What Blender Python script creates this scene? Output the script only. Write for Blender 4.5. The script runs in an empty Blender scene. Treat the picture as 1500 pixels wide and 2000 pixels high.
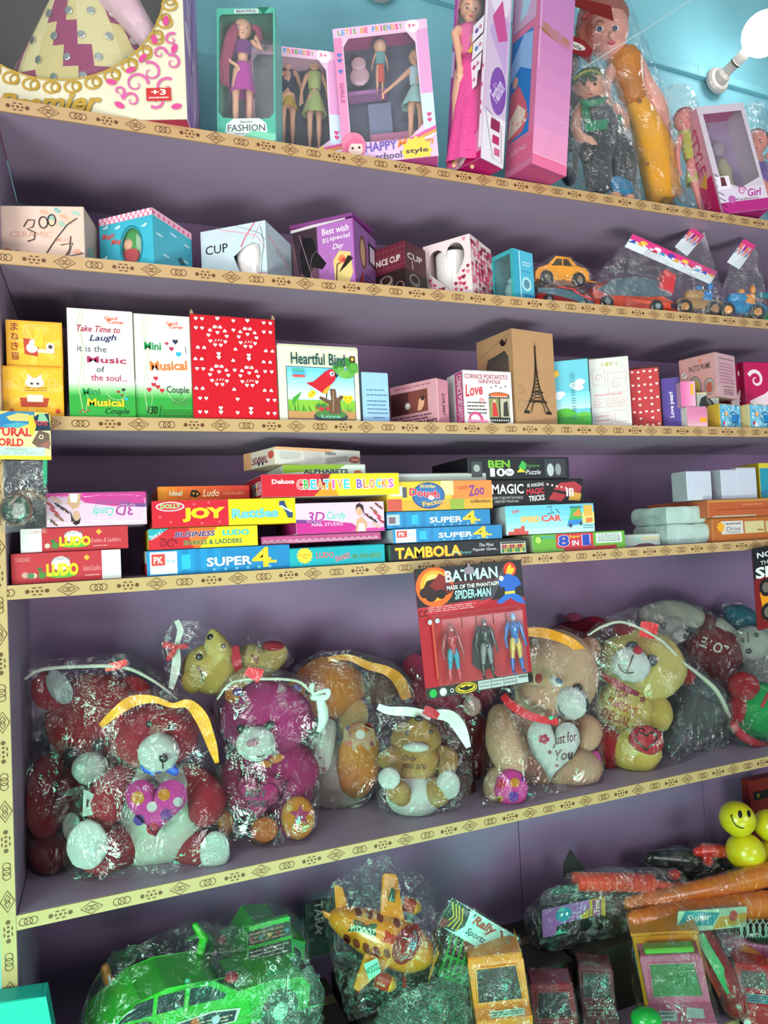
import bpy, bmesh, math, random
from mathutils import Vector, Matrix, noise
from mathutils.geometry import tessellate_polygon
SC = bpy.context.scene; COL = SC.collection
# ---------------------------------------------------------------- camera
FPX = 1396.5
YAW, PITCH, ROLL = 0.3739, 0.0387, -0.0485
CAM = Vector((0, -1.30, 1.50))
_cy, _sy, _cp, _sp = math.cos(YAW), math.sin(YAW), math.cos(PITCH), math.sin(PITCH)
FW = Vector((_sy*_cp, _cy*_cp, _sp)); _r = Vector((_cy, -_sy, 0)); _u = _r.cross(FW)
RT = math.cos(ROLL)*_r + math.sin(ROLL)*_u; UP = -math.sin(ROLL)*_r + math.cos(ROLL)*_u
cd = bpy.data.cameras.new('camera'); cam = bpy.data.objects.new('camera', cd); COL.objects.link(cam)
M = Matrix((RT, UP, -FW)).transposed().to_4x4(); M.translation = CAM; cam.matrix_world = M
cd.sensor_fit = 'HORIZONTAL'; cd.sensor_width = 36; cd.lens = FPX/1500*36; cd.clip_start = .02
SC.camera = cam
# ---------------------------------------------------------------- world, lights, exposure
w = bpy.data.worlds.new('world'); SC.world = w; w.use_nodes = True
w.node_tree.nodes['Background'].inputs[0].default_value = (.80, .82, .88, 1)
w.node_tree.nodes['Background'].inputs[1].default_value = .15
def area(name, loc, target, size, power, color, sy=None):
    l = bpy.data.lights.new(name, 'AREA'); l.energy = power; l.color = color; l.shape = 'RECTANGLE'
    l.size = size; l.size_y = sy or size
    o = bpy.data.objects.new(name, l); COL.objects.link(o); o.location = loc
    o.rotation_euler = (Vector(target)-Vector(loc)).to_track_quat('-Z', 'Y').to_euler()
    return o
area('shop_front_daylight', (-1.7, -2.0, 1.35), (.6, .2, 1.6), 1.3, 46, (1, .965, .955), 1.3)
area('side_window_daylight', (2.0, -2.5, 1.5), (.9, .3, 1.7), 1.1, 15, (.96, .97, 1), 1.0)  # added weak fill from the right; no window is known there
area('ceiling_tube_light', (-.2, -1.9, 2.9), (.5, .2, 1.3), 1.2, 9, (.97, .98, 1), .05)  # added narrow bright light that gives the plastic film its sharp glints
g1 = area('green_awning_daylight', (-.95, -1.25, 1.0), (.25, .1, .85), .5, 3.2, (.04, 1, .50), .5); g1.data.spread = math.radians(75)  # green light from the left front, its source out of view
g2 = area('green_doorway_glow', (-.3, -1.1, .0), (.2, .15, .5), .6, 4.5, (.03, 1, .5), .4); g2.data.spread = math.radians(95)  # more green from low on the left, source out of view
g3 = area('green_floor_glow', (1.0, -1.2, .0), (.95, .2, .5), .6, 3.5, (.05, 1, .6), .4); g3.data.spread = math.radians(95)  # low green from the right onto the bottom toys, source out of view
fb = area('sunlit_floor_bounce', (.5, -2.3, .15), (.75, .1, 2.1), 1.6, 11, (1, .96, .97), .8); fb.data.spread = math.radians(70)  # added fill aimed upwards to brighten the shelf undersides
SC.view_settings.view_transform = 'Standard'; SC.view_settings.look = 'None'
SC.view_settings.exposure = 0.45; SC.view_settings.gamma = 1; SC.view_settings.use_curve_mapping = False
# ---------------------------------------------------------------- picture geometry
ZS = {1: 2.263, 2: 2.0054, 3: 1.7318, 4: 1.4555, 5: .9348, 6: .36}
WALLY = .34
XL = -1
def ray(px, py): return FW + (px-750)/FPX*RT - (py-1000)/FPX*UP
def W(px, py, Y=0.0):
    d = ray(px, py); return CAM + d*((Y-CAM.y)/d.y)
def onz(px, py, z):
    d = ray(px, py); return CAM + d*((z-CAM.z)/d.z)
def mpp(p): return (p-CAM).dot(FW)/FPX
def solvex(P, D, px):
    c = P-CAM; k = (px-750)/FPX
    return (c.dot(RT)-k*c.dot(FW))/(k*D.dot(FW)-D.dot(RT))
def solvey(P, D, py):
    c = P-CAM; k = -(py-1000)/FPX
    return (c.dot(UP)-k*c.dot(FW))/(k*D.dot(FW)-D.dot(UP))
def atz(px, Y, z):            # point at depth Y and height z seen at column px
    P = Vector((0, Y, z)); return P + Vector((1, 0, 0))*solvex(P, Vector((1, 0, 0)), px)
# ---------------------------------------------------------------- materials
def lin(h):
    h = h.lstrip('#'); r = []
    for i in (0, 2, 4):
        c = int(h[i:i+2], 16)/255; r.append(c/12.92 if c <= .04045 else ((c+.055)/1.055)**2.4)
    return r+[1]
_mc = {}
def mat(h, kind='card'):
    k = (h, kind)
    if k in _mc: return _mc[k]
    m = bpy.data.materials.new(kind+'_'+h.strip('#')); m.use_nodes = True; nt = m.node_tree
    N = nt.nodes; L = nt.links; b = N['Principled BSDF']; I = b.inputs; c = lin(h)
    if kind == 'plush': c = [min(x*1.3, .86) for x in c[:3]]+[1]
    I['Base Color'].default_value = c
    def new(t, **kw):
        n = N.new(t)
        for a, v in kw.items(): n.inputs[a].default_value = v
        return n
    def coords(): 
        t = N.new('ShaderNodeTexCoord'); return t.outputs['Object']
    def nz(scale, detail=3, rough=.6):
        n = new('ShaderNodeTexNoise', Scale=scale, Detail=detail, Roughness=rough); L.new(coords(), n.inputs['Vector']); return n
    def mott(n, amt, dark=None):
        mx = N.new('ShaderNodeMix'); mx.data_type = 'RGBA'
        d = [x*(1-amt) for x in c[:3]]+[1] if dark is None else lin(dark)
        mx.inputs[6].default_value = d; mx.inputs[7].default_value = c
        L.new(n.outputs['Fac'], mx.inputs[0]); L.new(mx.outputs[2], I['Base Color']); return mx
    def bump(n, st, dist=.002, out='Fac'):
        bp = new('ShaderNodeBump', Strength=st, Distance=dist); L.new(n.outputs[out], bp.inputs['Height']); L.new(bp.outputs[0], I['Normal'])
    if kind == 'card': I['Roughness'].default_value = .45; I['Specular IOR Level'].default_value = .3; mott(nz(40, 4), .18); bump(nz(25, 2), .15)
    elif kind == 'print': I['Roughness'].default_value = .4; I['Specular IOR Level'].default_value = .35
    elif kind == 'paint': I['Roughness'].default_value = .5; mott(nz(5, 6), .22); bump(nz(30, 5), .25)
    elif kind == 'plush':
        I['Roughness'].default_value = .95; I['Specular IOR Level'].default_value = .1; I['Sheen Weight'].default_value = .08; I['Sheen Roughness'].default_value = .4
        mott(nz(110, 6, .85), .36); bump(nz(260, 5, .85), 1, .006)
    elif kind == 'cloth': I['Roughness'].default_value = .8; I['Sheen Weight'].default_value = .2; bump(nz(60, 4), .5, .003)
    elif kind == 'satin': I['Roughness'].default_value = .35; bump(nz(45, 3), .7, .004)
    elif kind == 'plastic': I['Roughness'].default_value = .28; I['Coat Weight'].default_value = .4; I['Coat Roughness'].default_value = .12
    elif kind == 'vinyl': I['Roughness'].default_value = .4; I['Subsurface Weight'].default_value = .15; I['Subsurface Scale'].default_value = .01; I['Subsurface Radius'].default_value = (1, .4, .25)
    elif kind == 'metal': I['Metallic'].default_value = 1; I['Roughness'].default_value = .28
    elif kind == 'hair': 
        I['Roughness'].default_value = .45
        wv = new('ShaderNodeTexWave', Scale=90, Distortion=6, Detail=2); L.new(coords(), wv.inputs['Vector']); mott(wv, .5); bump(wv, .6, .002)
    elif kind == 'glass': I['Roughness'].default_value = .05; I['Transmission Weight'].default_value = 1
    elif kind == 'emit': I['Emission Color'].default_value = c; I['Emission Strength'].default_value = 11
    elif kind in ('film', 'filmc', 'filmd', 'window'):
        for n in list(N):
            if n.type != 'OUTPUT_MATERIAL': N.remove(n)
        tr = new('ShaderNodeBsdfTransparent'); tr.inputs[0].default_value = c
        gl = new('ShaderNodeBsdfGlossy', Roughness=.07 if kind != 'window' else .1)
        df = new('ShaderNodeBsdfDiffuse'); df.inputs[0].default_value = (.8, .85, .85, 1)
        n1 = nz({'film': 13, 'filmc': 20, 'filmd': 17, 'window': 5}[kind], 5, .5)
        if kind != 'window': n1.inputs['Distortion'].default_value = 1.2
        rp = N.new('ShaderNodeMath'); rp.operation = 'SUBTRACT'; L.new(n1.outputs['Fac'], rp.inputs[0]); rp.inputs[1].default_value = .5
        ab = N.new('ShaderNodeMath'); ab.operation = 'ABSOLUTE'; L.new(rp.outputs[0], ab.inputs[0])
        bp = new('ShaderNodeBump', Strength={'film': 1, 'filmc': 1, 'filmd': 1, 'window': .1}[kind], Distance={'film': .03, 'filmc': .05, 'filmd': .04, 'window': .01}[kind]); L.new(ab.outputs[0], bp.inputs['Height'])
        if kind == 'window': L.new(bp.outputs[0], gl.inputs['Normal'])
        else:      # crinkled film: small flat facets, each tilted its own way
            ds = new('ShaderNodeTexNoise', Scale=9, Detail=2); L.new(coords(), ds.inputs['Vector'])
            mad = N.new('ShaderNodeVectorMath'); mad.operation = 'MULTIPLY_ADD'; L.new(ds.outputs['Color'], mad.inputs[0]); mad.inputs[1].default_value = (.10, .10, .10); L.new(coords(), mad.inputs[2])
            mp = new('ShaderNodeMapping'); mp.inputs['Scale'].default_value = (1, 1, .45); L.new(mad.outputs[0], mp.inputs['Vector'])
            vo = new('ShaderNodeTexVoronoi', Scale={'film': 36, 'filmc': 55, 'filmd': 42}[kind]); L.new(mp.outputs[0], vo.inputs['Vector'])
            v1 = N.new('ShaderNodeVectorMath'); v1.operation = 'SUBTRACT'; L.new(vo.outputs['Color'], v1.inputs[0]); v1.inputs[1].default_value = (.5, .5, .5)
            v2 = N.new('ShaderNodeVectorMath'); v2.operation = 'MULTIPLY_ADD'; L.new(v1.outputs[0], v2.inputs[0]); v2.inputs[1].default_value = (.85, .85, .85); L.new(bp.outputs[0], v2.inputs[2])
            v3 = N.new('ShaderNodeVectorMath'); v3.operation = 'NORMALIZE'; L.new(v2.outputs[0], v3.inputs[0]); L.new(v3.outputs[0], gl.inputs['Normal'])
        lw = new('ShaderNodeLayerWeight', Blend=.5); pw = N.new('ShaderNodeMath'); pw.operation = 'POWER'; L.new(lw.outputs['Facing'], pw.inputs[0]); pw.inputs[1].default_value = 4
        ml = N.new('ShaderNodeMath'); ml.operation = 'MULTIPLY_ADD'; L.new(pw.outputs[0], ml.inputs[0])
        ml.inputs[1].default_value = .22; ml.inputs[2].default_value = {'film': .10, 'filmc': .16, 'filmd': .13, 'window': .05}[kind]; ml.use_clamp = True
        if kind != 'window':   # wrinkles come in patches, smooth film between them
            mk = nz(11, 3, .6); mr = N.new('ShaderNodeMapRange'); L.new(mk.outputs['Fac'], mr.inputs[0]); mr.inputs[1].default_value = .40; mr.inputs[2].default_value = .64; mr.inputs[3].default_value = .30; mr.inputs[4].default_value = 1.6
            mm = N.new('ShaderNodeMath'); mm.operation = 'MULTIPLY'; L.new(ml.outputs[0], mm.inputs[0]); L.new(mr.outputs[0], mm.inputs[1]); mm.use_clamp = True; ml = mm
        m1 = N.new('ShaderNodeMixShader'); m1.inputs[0].default_value = {'film': .006, 'filmc': .018, 'filmd': .008, 'window': .03}[kind]
        L.new(tr.outputs[0], m1.inputs[1]); L.new(df.outputs[0], m1.inputs[2])
        m2 = N.new('ShaderNodeMixShader'); L.new(ml.outputs[0], m2.inputs[0]); L.new(m1.outputs[0], m2.inputs[1]); L.new(gl.outputs[0], m2.inputs[2])
        L.new(m2.outputs[0], [n for n in N if n.type == 'OUTPUT_MATERIAL'][0].inputs[0])
    _mc[k] = m; return m
# ---------------------------------------------------------------- mesh pieces: (verts, faces, face material index)
class Mesh:
    def __init__(s): s.v = []; s.f = []; s.m = []; s.mats = []
    def mi(s, m):
        if m not in s.mats: s.mats.append(m)
        return s.mats.index(m)
    def add(s, vf, m=None):
        o = len(s.v); s.v += [Vector(x) for x in vf[0]]; i = s.mi(m) if m else 0
        for f in vf[1]: s.f.append([a+o for a in f]); s.m.append(i)
        return s
def join(*a):
    v = []; f = []
    for x in a:
        o = len(v); v += list(x[0]); f += [[i+o for i in q] for q in x[1]]
    return v, f
def boxm(O, A, B, C):
    v = [O, O+A, O+A+B, O+B, O+C, O+A+C, O+A+B+C, O+B+C]
    f = [[0, 3, 2, 1], [4, 5, 6, 7], [0, 1, 5, 4], [1, 2, 6, 5], [2, 3, 7, 6], [3, 0, 4, 7]]
    if A.cross(B).dot(C) < 0: f = [q[::-1] for q in f]
    return v, f
def ell(c, X, Y, Z, n=20, m=12, amp=0, seed=0, taper=0):
    v = [c+Z]; f = []
    for j in range(1, m):
        a = math.pi*j/m; s, k = math.sin(a), math.cos(a)
        for i in range(n):
            b = 2*math.pi*i/n; tp = 1-taper*k
            d = (X*math.cos(b)*s+Y*math.sin(b)*s)*tp+Z*k
            if amp: d = d*(1+amp*noise.noise(d.normalized()*2.2+Vector((seed, 0, 0))))
            v.append(c+d)
    v.append(c-Z); e = len(v)-1
    for i in range(n):
        f.append([0, 1+i, 1+(i+1) % n]); f.append([e, e-n+(i+1) % n, e-n+i])
        for j in range(m-2):
            a = 1+j*n; f.append([a+i, a+n+i, a+n+(i+1) % n, a+(i+1) % n])
    return v, f
def tube(P, R, n=10, cap=True):
    P = [Vector(p) for p in P]; R = R if isinstance(R, (list, tuple)) else [R]*len(P)
    v = []; f = []; prev = None; rings = []
    pts = list(zip(P, R))
    if cap:
        d0 = (P[1]-P[0]).normalized(); d1 = (P[-1]-P[-2]).normalized()
        pts = [(P[0]-d0*R[0]*.9, R[0]*.3), (P[0]-d0*R[0]*.55, R[0]*.8)]+pts+[(P[-1]+d1*R[-1]*.55, R[-1]*.8), (P[-1]+d1*R[-1]*.9, R[-1]*.3)]
    ref = None
    for i, (p, r) in enumerate(pts):
        a = pts[max(i-1, 0)][0]; b = pts[min(i+1, len(pts)-1)][0]; t = (b-a).normalized()
        if ref is None: ref = t.orthogonal().normalized()
        ref = (ref-t*ref.dot(t)).normalized(); q = t.cross(ref); rings.append(len(v))
        for k in range(n):
            g = 2*math.pi*k/n; v.append(p+(ref*math.cos(g)+q*math.sin(g))*r)
    for a, b in zip(rings, rings[1:]):
        for k in range(n): f.append([a+k, a+(k+1) % n, b+(k+1) % n, b+k])
    f.append([rings[0]+k for k in range(n)][::-1]); f.append([rings[-1]+k for k in range(n)])
    return v, f
def lathe(c, ax, prof, n=24):       # prof: (dist along axis, radius)
    ax = ax.normalized(); q = ax.orthogonal().normalized(); s = ax.cross(q); v = []; f = []
    for h, r in prof:
        for k in range(n):
            g = 2*math.pi*k/n; v.append(c+ax*h+(q*math.cos(g)+s*math.sin(g))*r)
    for j in range(len(prof)-1):
        for k in range(n): f.append([j*n+k, j*n+(k+1) % n, (j+1)*n+(k+1) % n, (j+1)*n+k])
    f.append(list(range(n))[::-1]); f.append([(len(prof)-1)*n+k for k in range(n)])
    return v, f
def prism(loops, fr, t):            # fr=(O,U,V) unit vectors; loops 2D; thickness t along N=UxV, front face at O
    O, U, V = fr; Nn = U.cross(V).normalized()
    L3 = [[Vector((x, y, 0)) for x, y in lp] for lp in loops]
    tri = tessellate_polygon(L3); flat = [p for lp in L3 for p in lp]; n = len(flat); v = []; f = []
    for p in flat: v.append(O+U*p.x+V*p.y)
    for t3 in tri:
        a, b, c = [flat[i] for i in t3]
        if (b-a).cross(c-a).z < 0: t3 = t3[::-1]
        f.append(list(t3))
    if t:
        for p in flat: v.append(O+U*p.x+V*p.y-Nn*t)
        f += [[i+n for i in q[::-1]] for q in f[:]]
        o = 0
        for lp in L3:
            k = len(lp)
            for i in range(k): f.append([o+i, o+i+n, o+(i+1) % k+n, o+(i+1) % k])
            o += k
    return v, f
def remesh(vf, vox, smooth=4, it=None):
    me = bpy.data.meshes.new('tmp'); me.from_pydata([tuple(x) for x in vf[0]], [], vf[1])
    o = bpy.data.objects.new('tmp', me); COL.objects.link(o)
    r = o.modifiers.new('r', 'REMESH'); r.mode = 'VOXEL'; r.voxel_size = vox
    if smooth: s = o.modifiers.new('s', 'SMOOTH'); s.iterations = smooth; s.factor = .6
    dg = bpy.context.evaluated_depsgraph_get(); e = o.evaluated_get(dg); m2 = e.to_mesh()
    v = [x.co.copy() for x in m2.vertices]; f = [list(p.vertices) for p in m2.polygons]
    e.to_mesh_clear(); bpy.data.objects.remove(o); bpy.data.meshes.remove(me)
    return v, f
def build(name, ms, parent=None, smooth=False, root=None, bevel=0, label=None, weld=False):
    off = root.location if root is not None else Vector()
    me = bpy.data.meshes.new(name); me.from_pydata([tuple(x-off) for x in ms.v], [], ms.f)
    for m in ms.mats: me.materials.append(m)
    me.polygons.foreach_set('material_index', ms.m)
    if bevel:
        bm = bmesh.new(); bm.from_mesh(me)
        bmesh.ops.bevel(bm, geom=bm.edges[:], offset=bevel, segments=1, affect='EDGES', clamp_overlap=True)
        bm.to_mesh(me); bm.free()
    if smooth: me.polygons.foreach_set('use_smooth', [True]*len(me.polygons))
    me.update(); o = bpy.data.objects.new(name, me); COL.objects.link(o)
    if parent: o.parent = parent
    if label: o['label'] = label
    return o
class Thing:
    def __init__(s, name, label, cat, base, group=None, floor=None, back=None, kind=None):
        o = bpy.data.objects.new(name, None); COL.objects.link(o); o.location = base; o.empty_display_size = .03
        if label: o['label'] = label
        if cat: o['category'] = cat
        if group: o['group'] = group
        if kind: o['kind'] = kind
        if floor is None and back is not None: floor = max([z for z in ZS.values() if z < base[2]+.02] or [ZS[6]])
        s.o = o; s.floor = floor; s.back = back; s.allv = []
    def part(s, name, vf, m=None, smooth=False, bevel=0, label=None, parent=None, hull=True, floor=True):
        ms = vf if isinstance(vf, Mesh) else Mesh().add(vf, m)
        for v in ms.v:
            if floor and s.floor is not None and v.z < s.floor+.0006: v.z = s.floor+.0006
            if s.back is not None:
                if v.y > s.back-.001: v.y = s.back-.001
                if v.z < ZS[1] and v.x < XL+.0125: v.x = XL+.0125
        if hull: s.allv += ms.v[::max(1, len(ms.v)//150)]
        o = build(name, ms, parent or s.o, smooth, s.o, bevel, label); return o
    def settle(s, z):   # sink into what lies below by at most a touch, never hover
        ms = [c for c in s.o.children_recursive if c.type == 'MESH']; lo = min((s.o.location.z+v.co.z) for c in ms for v in c.data.vertices)
        if lo < z:
            for c in ms:
                for v in c.data.vertices: v.co.z = max(v.co.z, z-s.o.location.z)
        elif lo-z < .03: s.o.location.z -= lo-z
        s.floor = z
    def rest(s, z):   # let the thing down (or up) so that its lowest point stands at z
        lo = min((s.o.location.z+v.co.z) for c in s.o.children_recursive if c.type == 'MESH' for v in c.data.vertices)
        s.o.location.z += z-lo
# ---------------------------------------------------------------- printed artwork
_tc = {}
def tmesh(s, bold=0.0, shear=0.0):
    k = (s, bold, shear)
    if k not in _tc:
        c = bpy.data.curves.new('t', 'FONT'); c.body = s; c.offset = bold; c.shear = shear; c.resolution_u = 2; c.size = 1
        o = bpy.data.objects.new('t', c); COL.objects.link(o)
        me = bpy.data.meshes.new_from_object(o.evaluated_get(bpy.context.evaluated_depsgraph_get()))
        v = [(x.co.x, x.co.y) for x in me.vertices]; f = [list(p.vertices) for p in me.polygons]
        bpy.data.objects.remove(o); bpy.data.meshes.remove(me); bpy.data.curves.remove(c)
        if not v: v = [(0, 0)]
        xs = [a for a, b in v]; ys = [b for a, b in v]; _tc[k] = (v, f, min(xs), max(xs), min(ys), max(ys))
    return _tc[k]
def heart(cx, cy, w, h=None, rot=0, n=20):
    h = h or w; P = []
    for i in range(n):
        t = 2*math.pi*i/n; x = 16*math.sin(t)**3/32; y = (13*math.cos(t)-5*math.cos(2*t)-2*math.cos(3*t)-math.cos(4*t)+2.5)/29
        c, s = math.cos(rot), math.sin(rot); x, y = x*w, y*h; P.append((cx+x*c-y*s, cy+x*s+y*c))
    return P
def circ(cx, cy, rx, ry=None, n=20, a0=0, a1=2*math.pi, rot=0):
    ry = ry or rx; full = abs(a1-a0-2*math.pi) < 1e-6; P = []
    for i in range(n if full else n+1):
        t = a0+(a1-a0)*i/n; x, y = rx*math.cos(t), ry*math.sin(t); c, s = math.cos(rot), math.sin(rot); P.append((cx+x*c-y*s, cy+x*s+y*c))
    return P
def star(cx, cy, r, k=5, q=.42, rot=math.pi/2):
    return [(cx+(r if i % 2 == 0 else r*q)*math.cos(rot+math.pi*i/k), cy+(r if i % 2 == 0 else r*q)*math.sin(rot+math.pi*i/k)) for i in range(2*k)]
class Art:
    """flat print on a face; all 2D coordinates in fractions of the face"""
    def __init__(s, O, U, V, w, h, proj=None): s.O, s.U, s.V, s.w, s.h = O, U.normalized(), V.normalized(), w, h; s.N = s.U.cross(s.V); s.k = 0; s.ms = Mesh(); s.proj = proj; s.kind = 'print'; s.free = proj is not None
    def _add(s, v2, f, c):
        s.k += 1; off = .0003+s.k*.00004
        if not s.free: v2 = [(min(max(x, 0), s.w), min(max(y, 0), s.h)) for x, y in v2]
        v = [s.O+s.U*x+s.V*y+s.N*off for x, y in v2]
        if s.proj: v = [s.proj(p, off) for p in v]
        s.ms.add((v, f), c if not isinstance(c, str) else mat(c, s.kind))
    def poly(s, P, c, unit=False):
        P2 = P if unit else [(x*s.w, y*s.h) for x, y in P]
        if s.proj:      # finer mesh so that print can follow a curved face
            cx = sum(p[0] for p in P2)/len(P2); cy = sum(p[1] for p in P2)/len(P2); n = len(P2); R = 5
            v = [(cx, cy)]; f = []
            for r in range(1, R+1): v += [(cx+(x-cx)*r/R, cy+(y-cy)*r/R) for x, y in P2]
            for i in range(n):
                f.append([0, 1+i, 1+(i+1) % n])
                for r in range(R-1): a = 1+r*n; f.append([a+i, a+n+i, a+n+(i+1) % n, a+(i+1) % n])
            s._add(v, f, c); return s
        v, f = prism([P2], (Vector(), Vector((1, 0, 0)), Vector((0, 1, 0))), 0)
        s._add([(p.x, p.y) for p in v], f, c); return s
    def rect(s, x0, y0, x1, y1, c): return s.poly([(x0, y0), (x1, y0), (x1, y1), (x0, y1)], c)
    def disc(s, cx, cy, r, c, ry=None, n=20, rot=0):     # r in fraction of width; ry in fraction of height (default round)
        P = circ(cx*s.w, cy*s.h, r*s.w, (ry*s.h if ry else r*s.w), n, rot=rot); return s.poly(P, c, True)
    def ring(s, cx, cy, r, t, c, ry=None, n=20, a0=0, a1=2*math.pi):
        R = r*s.w; Ry = ry*s.h if ry else R; T = t*s.w
        full = abs(a1-a0-2*math.pi) < 1e-6; v = []; f = []; m = n if full else n+1
        for i in range(m):
            a = a0+(a1-a0)*i/n; ca, sa = math.cos(a), math.sin(a)
            v += [(cx*s.w+(R-T/2)*ca, cy*s.h+(Ry-T/2)*sa), (cx*s.w+(R+T/2)*ca, cy*s.h+(Ry+T/2)*sa)]
        for i in range(n):
            a, b = 2*i, 2*((i+1) % m); f.append([a, a+1, b+1, b])
        s._add(v, f, c); return s
    def line(s, P, t, c, taper=False):
        P = [Vector((x*s.w, y*s.h)) for x, y in P]; T = t*s.w; v = []; f = []
        for i, p in enumerate(P):
            d = (P[min(i+1, len(P)-1)]-P[max(i-1, 0)]).normalized(); q = Vector((-d.y, d.x))*T/2*(1 if not taper else 1-.8*i/(len(P)-1)); v += [tuple(p-q), tuple(p+q)]
        for i in range(len(P)-1): f.append([2*i, 2*i+2, 2*i+3, 2*i+1])
        s._add(v, f, c); return s
    def heart(s, cx, cy, r, c, rot=0): return s.poly(heart(cx*s.w, cy*s.h, r*s.w, None, rot), c, True)
    def star(s, cx, cy, r, c, k=5, q=.42, rot=math.pi/2): return s.poly(star(cx*s.w, cy*s.h, r*s.w, k, q, rot), c, True)
    def curl(s, cx, cy, r, c, turns=1.4, a=0, t=.02, flip=1):
        P = []
        for i in range(22):
            q = i/21; g = a+flip*turns*2*math.pi*q; rr = r*s.w*(1-q*.85); P.append((cx+rr*math.cos(g)/s.w, cy+rr*math.sin(g)/s.h))
        return s.line(P, t, c, True)
    def text(s, t, x0, y0, x1, y1, c, bold=.02, shear=0, rot=0, out=None, ow=.05, arc=0):
        """fit the words into the box x0..x1,y0..y1 ; rot in degrees about its centre"""
        bold *= .45; ow *= .55
        for bb, cc in ([(bold+ow, out)] if out else [])+[(bold, c)]:
            v, f, a, b, d, e = tmesh(t, bold, shear); v2, f2 = tmesh(t, bb, shear)[:2]
            cx, cy = (x0+x1)/2*s.w, (y0+y1)/2*s.h; ww, hh = (x1-x0)*s.w, (y1-y0)*s.h
            if rot in (90, -90, 270): ww, hh = hh, ww
            kx, ky = ww/max(b-a, .01), hh/max(e-d, .01); g = math.radians(rot); co, si = math.cos(g), math.sin(g); P = []
            for x, y in v2:
                X = (x-(a+b)/2)*kx; Y = (y-(d+e)/2)*ky+arc*hh*(1-(2*X/ww)**2); P.append((cx+X*co-Y*si, cy+X*si+Y*co))
            s._add(P, f2, cc)
        return s
    def colortext(s, t, x0, y0, x1, y1, cols, **k):
        n = len(t); st = (x1-x0)/n
        for i, ch in enumerate(t):
            e = .34 if ch in "I'!" else .06
            if ch != ' ': s.text(ch, x0+i*st+st*e, y0, x0+(i+1)*st-st*e, y1, cols[i % len(cols)], **k)
        return s
    def small(s, x0, y0, x1, y1, rows, c='555555', words=None):   # rows of tiny unreadable print: broken hairlines
        rnd = random.Random(int(x0*1000+y0*100)); h = (y1-y0)/rows
        for r in range(rows):
            x = x0
            while x < x1-.02*(x1-x0):
                l = (x1-x0)*rnd.uniform(.05, .2); s.rect(x, y1-(r+.65)*h, min(x+l, x1), y1-(r+.3)*h, c); x += l+(x1-x0)*.03
                if x > x1-(x1-x0)*.15 and rnd.random() < .4: break
        return s
    def done(s, thing, name='printed_artwork', parent=None):
        if s.ms.v: return thing.part(name, s.ms, hull=False, parent=parent, floor=False)
# ---------------------------------------------------------------- cartons
Zv = Vector((0, 0, 1))
class Carton:
    """box with its front-bottom-left corner O, face direction U (th degrees about z), width w, depth d, height h"""
    def __init__(s, name, label, cols, O, th, w, d, h, cat='box', group=None, tilt=0, lean=0, hole=None, inner='3a3540', film='window', flap=True, bevel=.0012, wall=.0016, vroll=0, pivot=None):
        a = math.radians(th); U = Vector((math.cos(a), math.sin(a), 0)); B = Vector((-math.sin(a), math.cos(a), 0)); V = Zv.copy()
        if lean: R = Matrix.Rotation(-math.radians(lean), 3, U); B = R @ B; V = R @ V
        if tilt: R = Matrix.Rotation(math.radians(tilt), 3, B); U = R @ U; V = R @ V
        if vroll:
            pv = pivot if pivot is not None else O; ax = Vector((pv.x-CAM.x, pv.y-CAM.y, 0)).normalized(); R = Matrix.Rotation(math.radians(vroll), 3, ax)
            U, B, V = R @ U, R @ B, R @ V; O = pv+R @ (O-pv)
            lo = min((O+U*a_+B*b_).z for a_ in (0, w) for b_ in (0, d)); O.z += max(0, (pv.z-lo))
        s.O, s.U, s.B, s.V, s.w, s.d, s.h = O, U, B, V, w, d, h; s.top = O.z+h
        if isinstance(cols, str): cols = [cols]*4
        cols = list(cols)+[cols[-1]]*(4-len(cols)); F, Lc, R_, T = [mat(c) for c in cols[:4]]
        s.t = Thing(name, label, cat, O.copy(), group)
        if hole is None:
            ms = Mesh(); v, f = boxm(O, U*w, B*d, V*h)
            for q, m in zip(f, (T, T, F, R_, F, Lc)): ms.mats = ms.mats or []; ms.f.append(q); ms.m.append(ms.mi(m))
            ms.v = v; s.body = s.t.part('carton', ms, bevel=bevel)
        else:
            g = wall; ms = Mesh()
            lp = [[(0, 0), (w, 0), (w, h), (0, h)], [(x*w, y*h) for x, y in hole]]
            ms.add(prism(lp, (O, U, V), g), F); ms.add(boxm(O+B*g, U*g, B*(d-g), V*h), Lc); ms.add(boxm(O+U*(w-g)+B*g, U*g, B*(d-g), V*h), R_)
            ms.add(boxm(O+U*g+B*g, U*(w-2*g), B*(d-g), V*g), T); ms.add(boxm(O+U*g+B*g+V*(h-g), U*(w-2*g), B*(d-g), V*g), T)
            ms.add(boxm(O+U*g+B*(d-g)+V*g, U*(w-2*g), B*g, V*(h-2*g)), mat(inner)); s.body = s.t.part('carton', ms)
            if film:
                xs = [p[0] for p in hole]; ys = [p[1] for p in hole]
                x0, x1, y0, y1 = max(min(xs)*w-.004, g), min(max(xs)*w+.004, w-g), max(min(ys)*h-.004, g), min(max(ys)*h+.004, h-g)
                s.t.part('window_film', prism([[(x0, y0), (x1, y0), (x1, y1), (x0, y1)]], (O+B*(g+.0012), U, V), .0002), mat('ffffff', film))
        if flap: s.t.part('tuck_flap', boxm(O+U*(w*.02)+B*(d*.03)+V*(h+.0001), U*w*.96, B*d*.9, V*.0007), T)
    def art(s, face='F'):
        O, U, B, V, w, d, h = s.O, s.U, s.B, s.V, s.w, s.d, s.h
        if face == 'F': return Art(O, U, V, w, h)
        if face == 'L': return Art(O+B*d, -B, V, d, h)
        if face == 'R': return Art(O+U*w, B, V, d, h)
        if face == 'T': return Art(O+V*h+V*.0008, U, B, w, d)
    def done(s, *arts):
        for a in arts: a.done(s.t)
        return s
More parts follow.
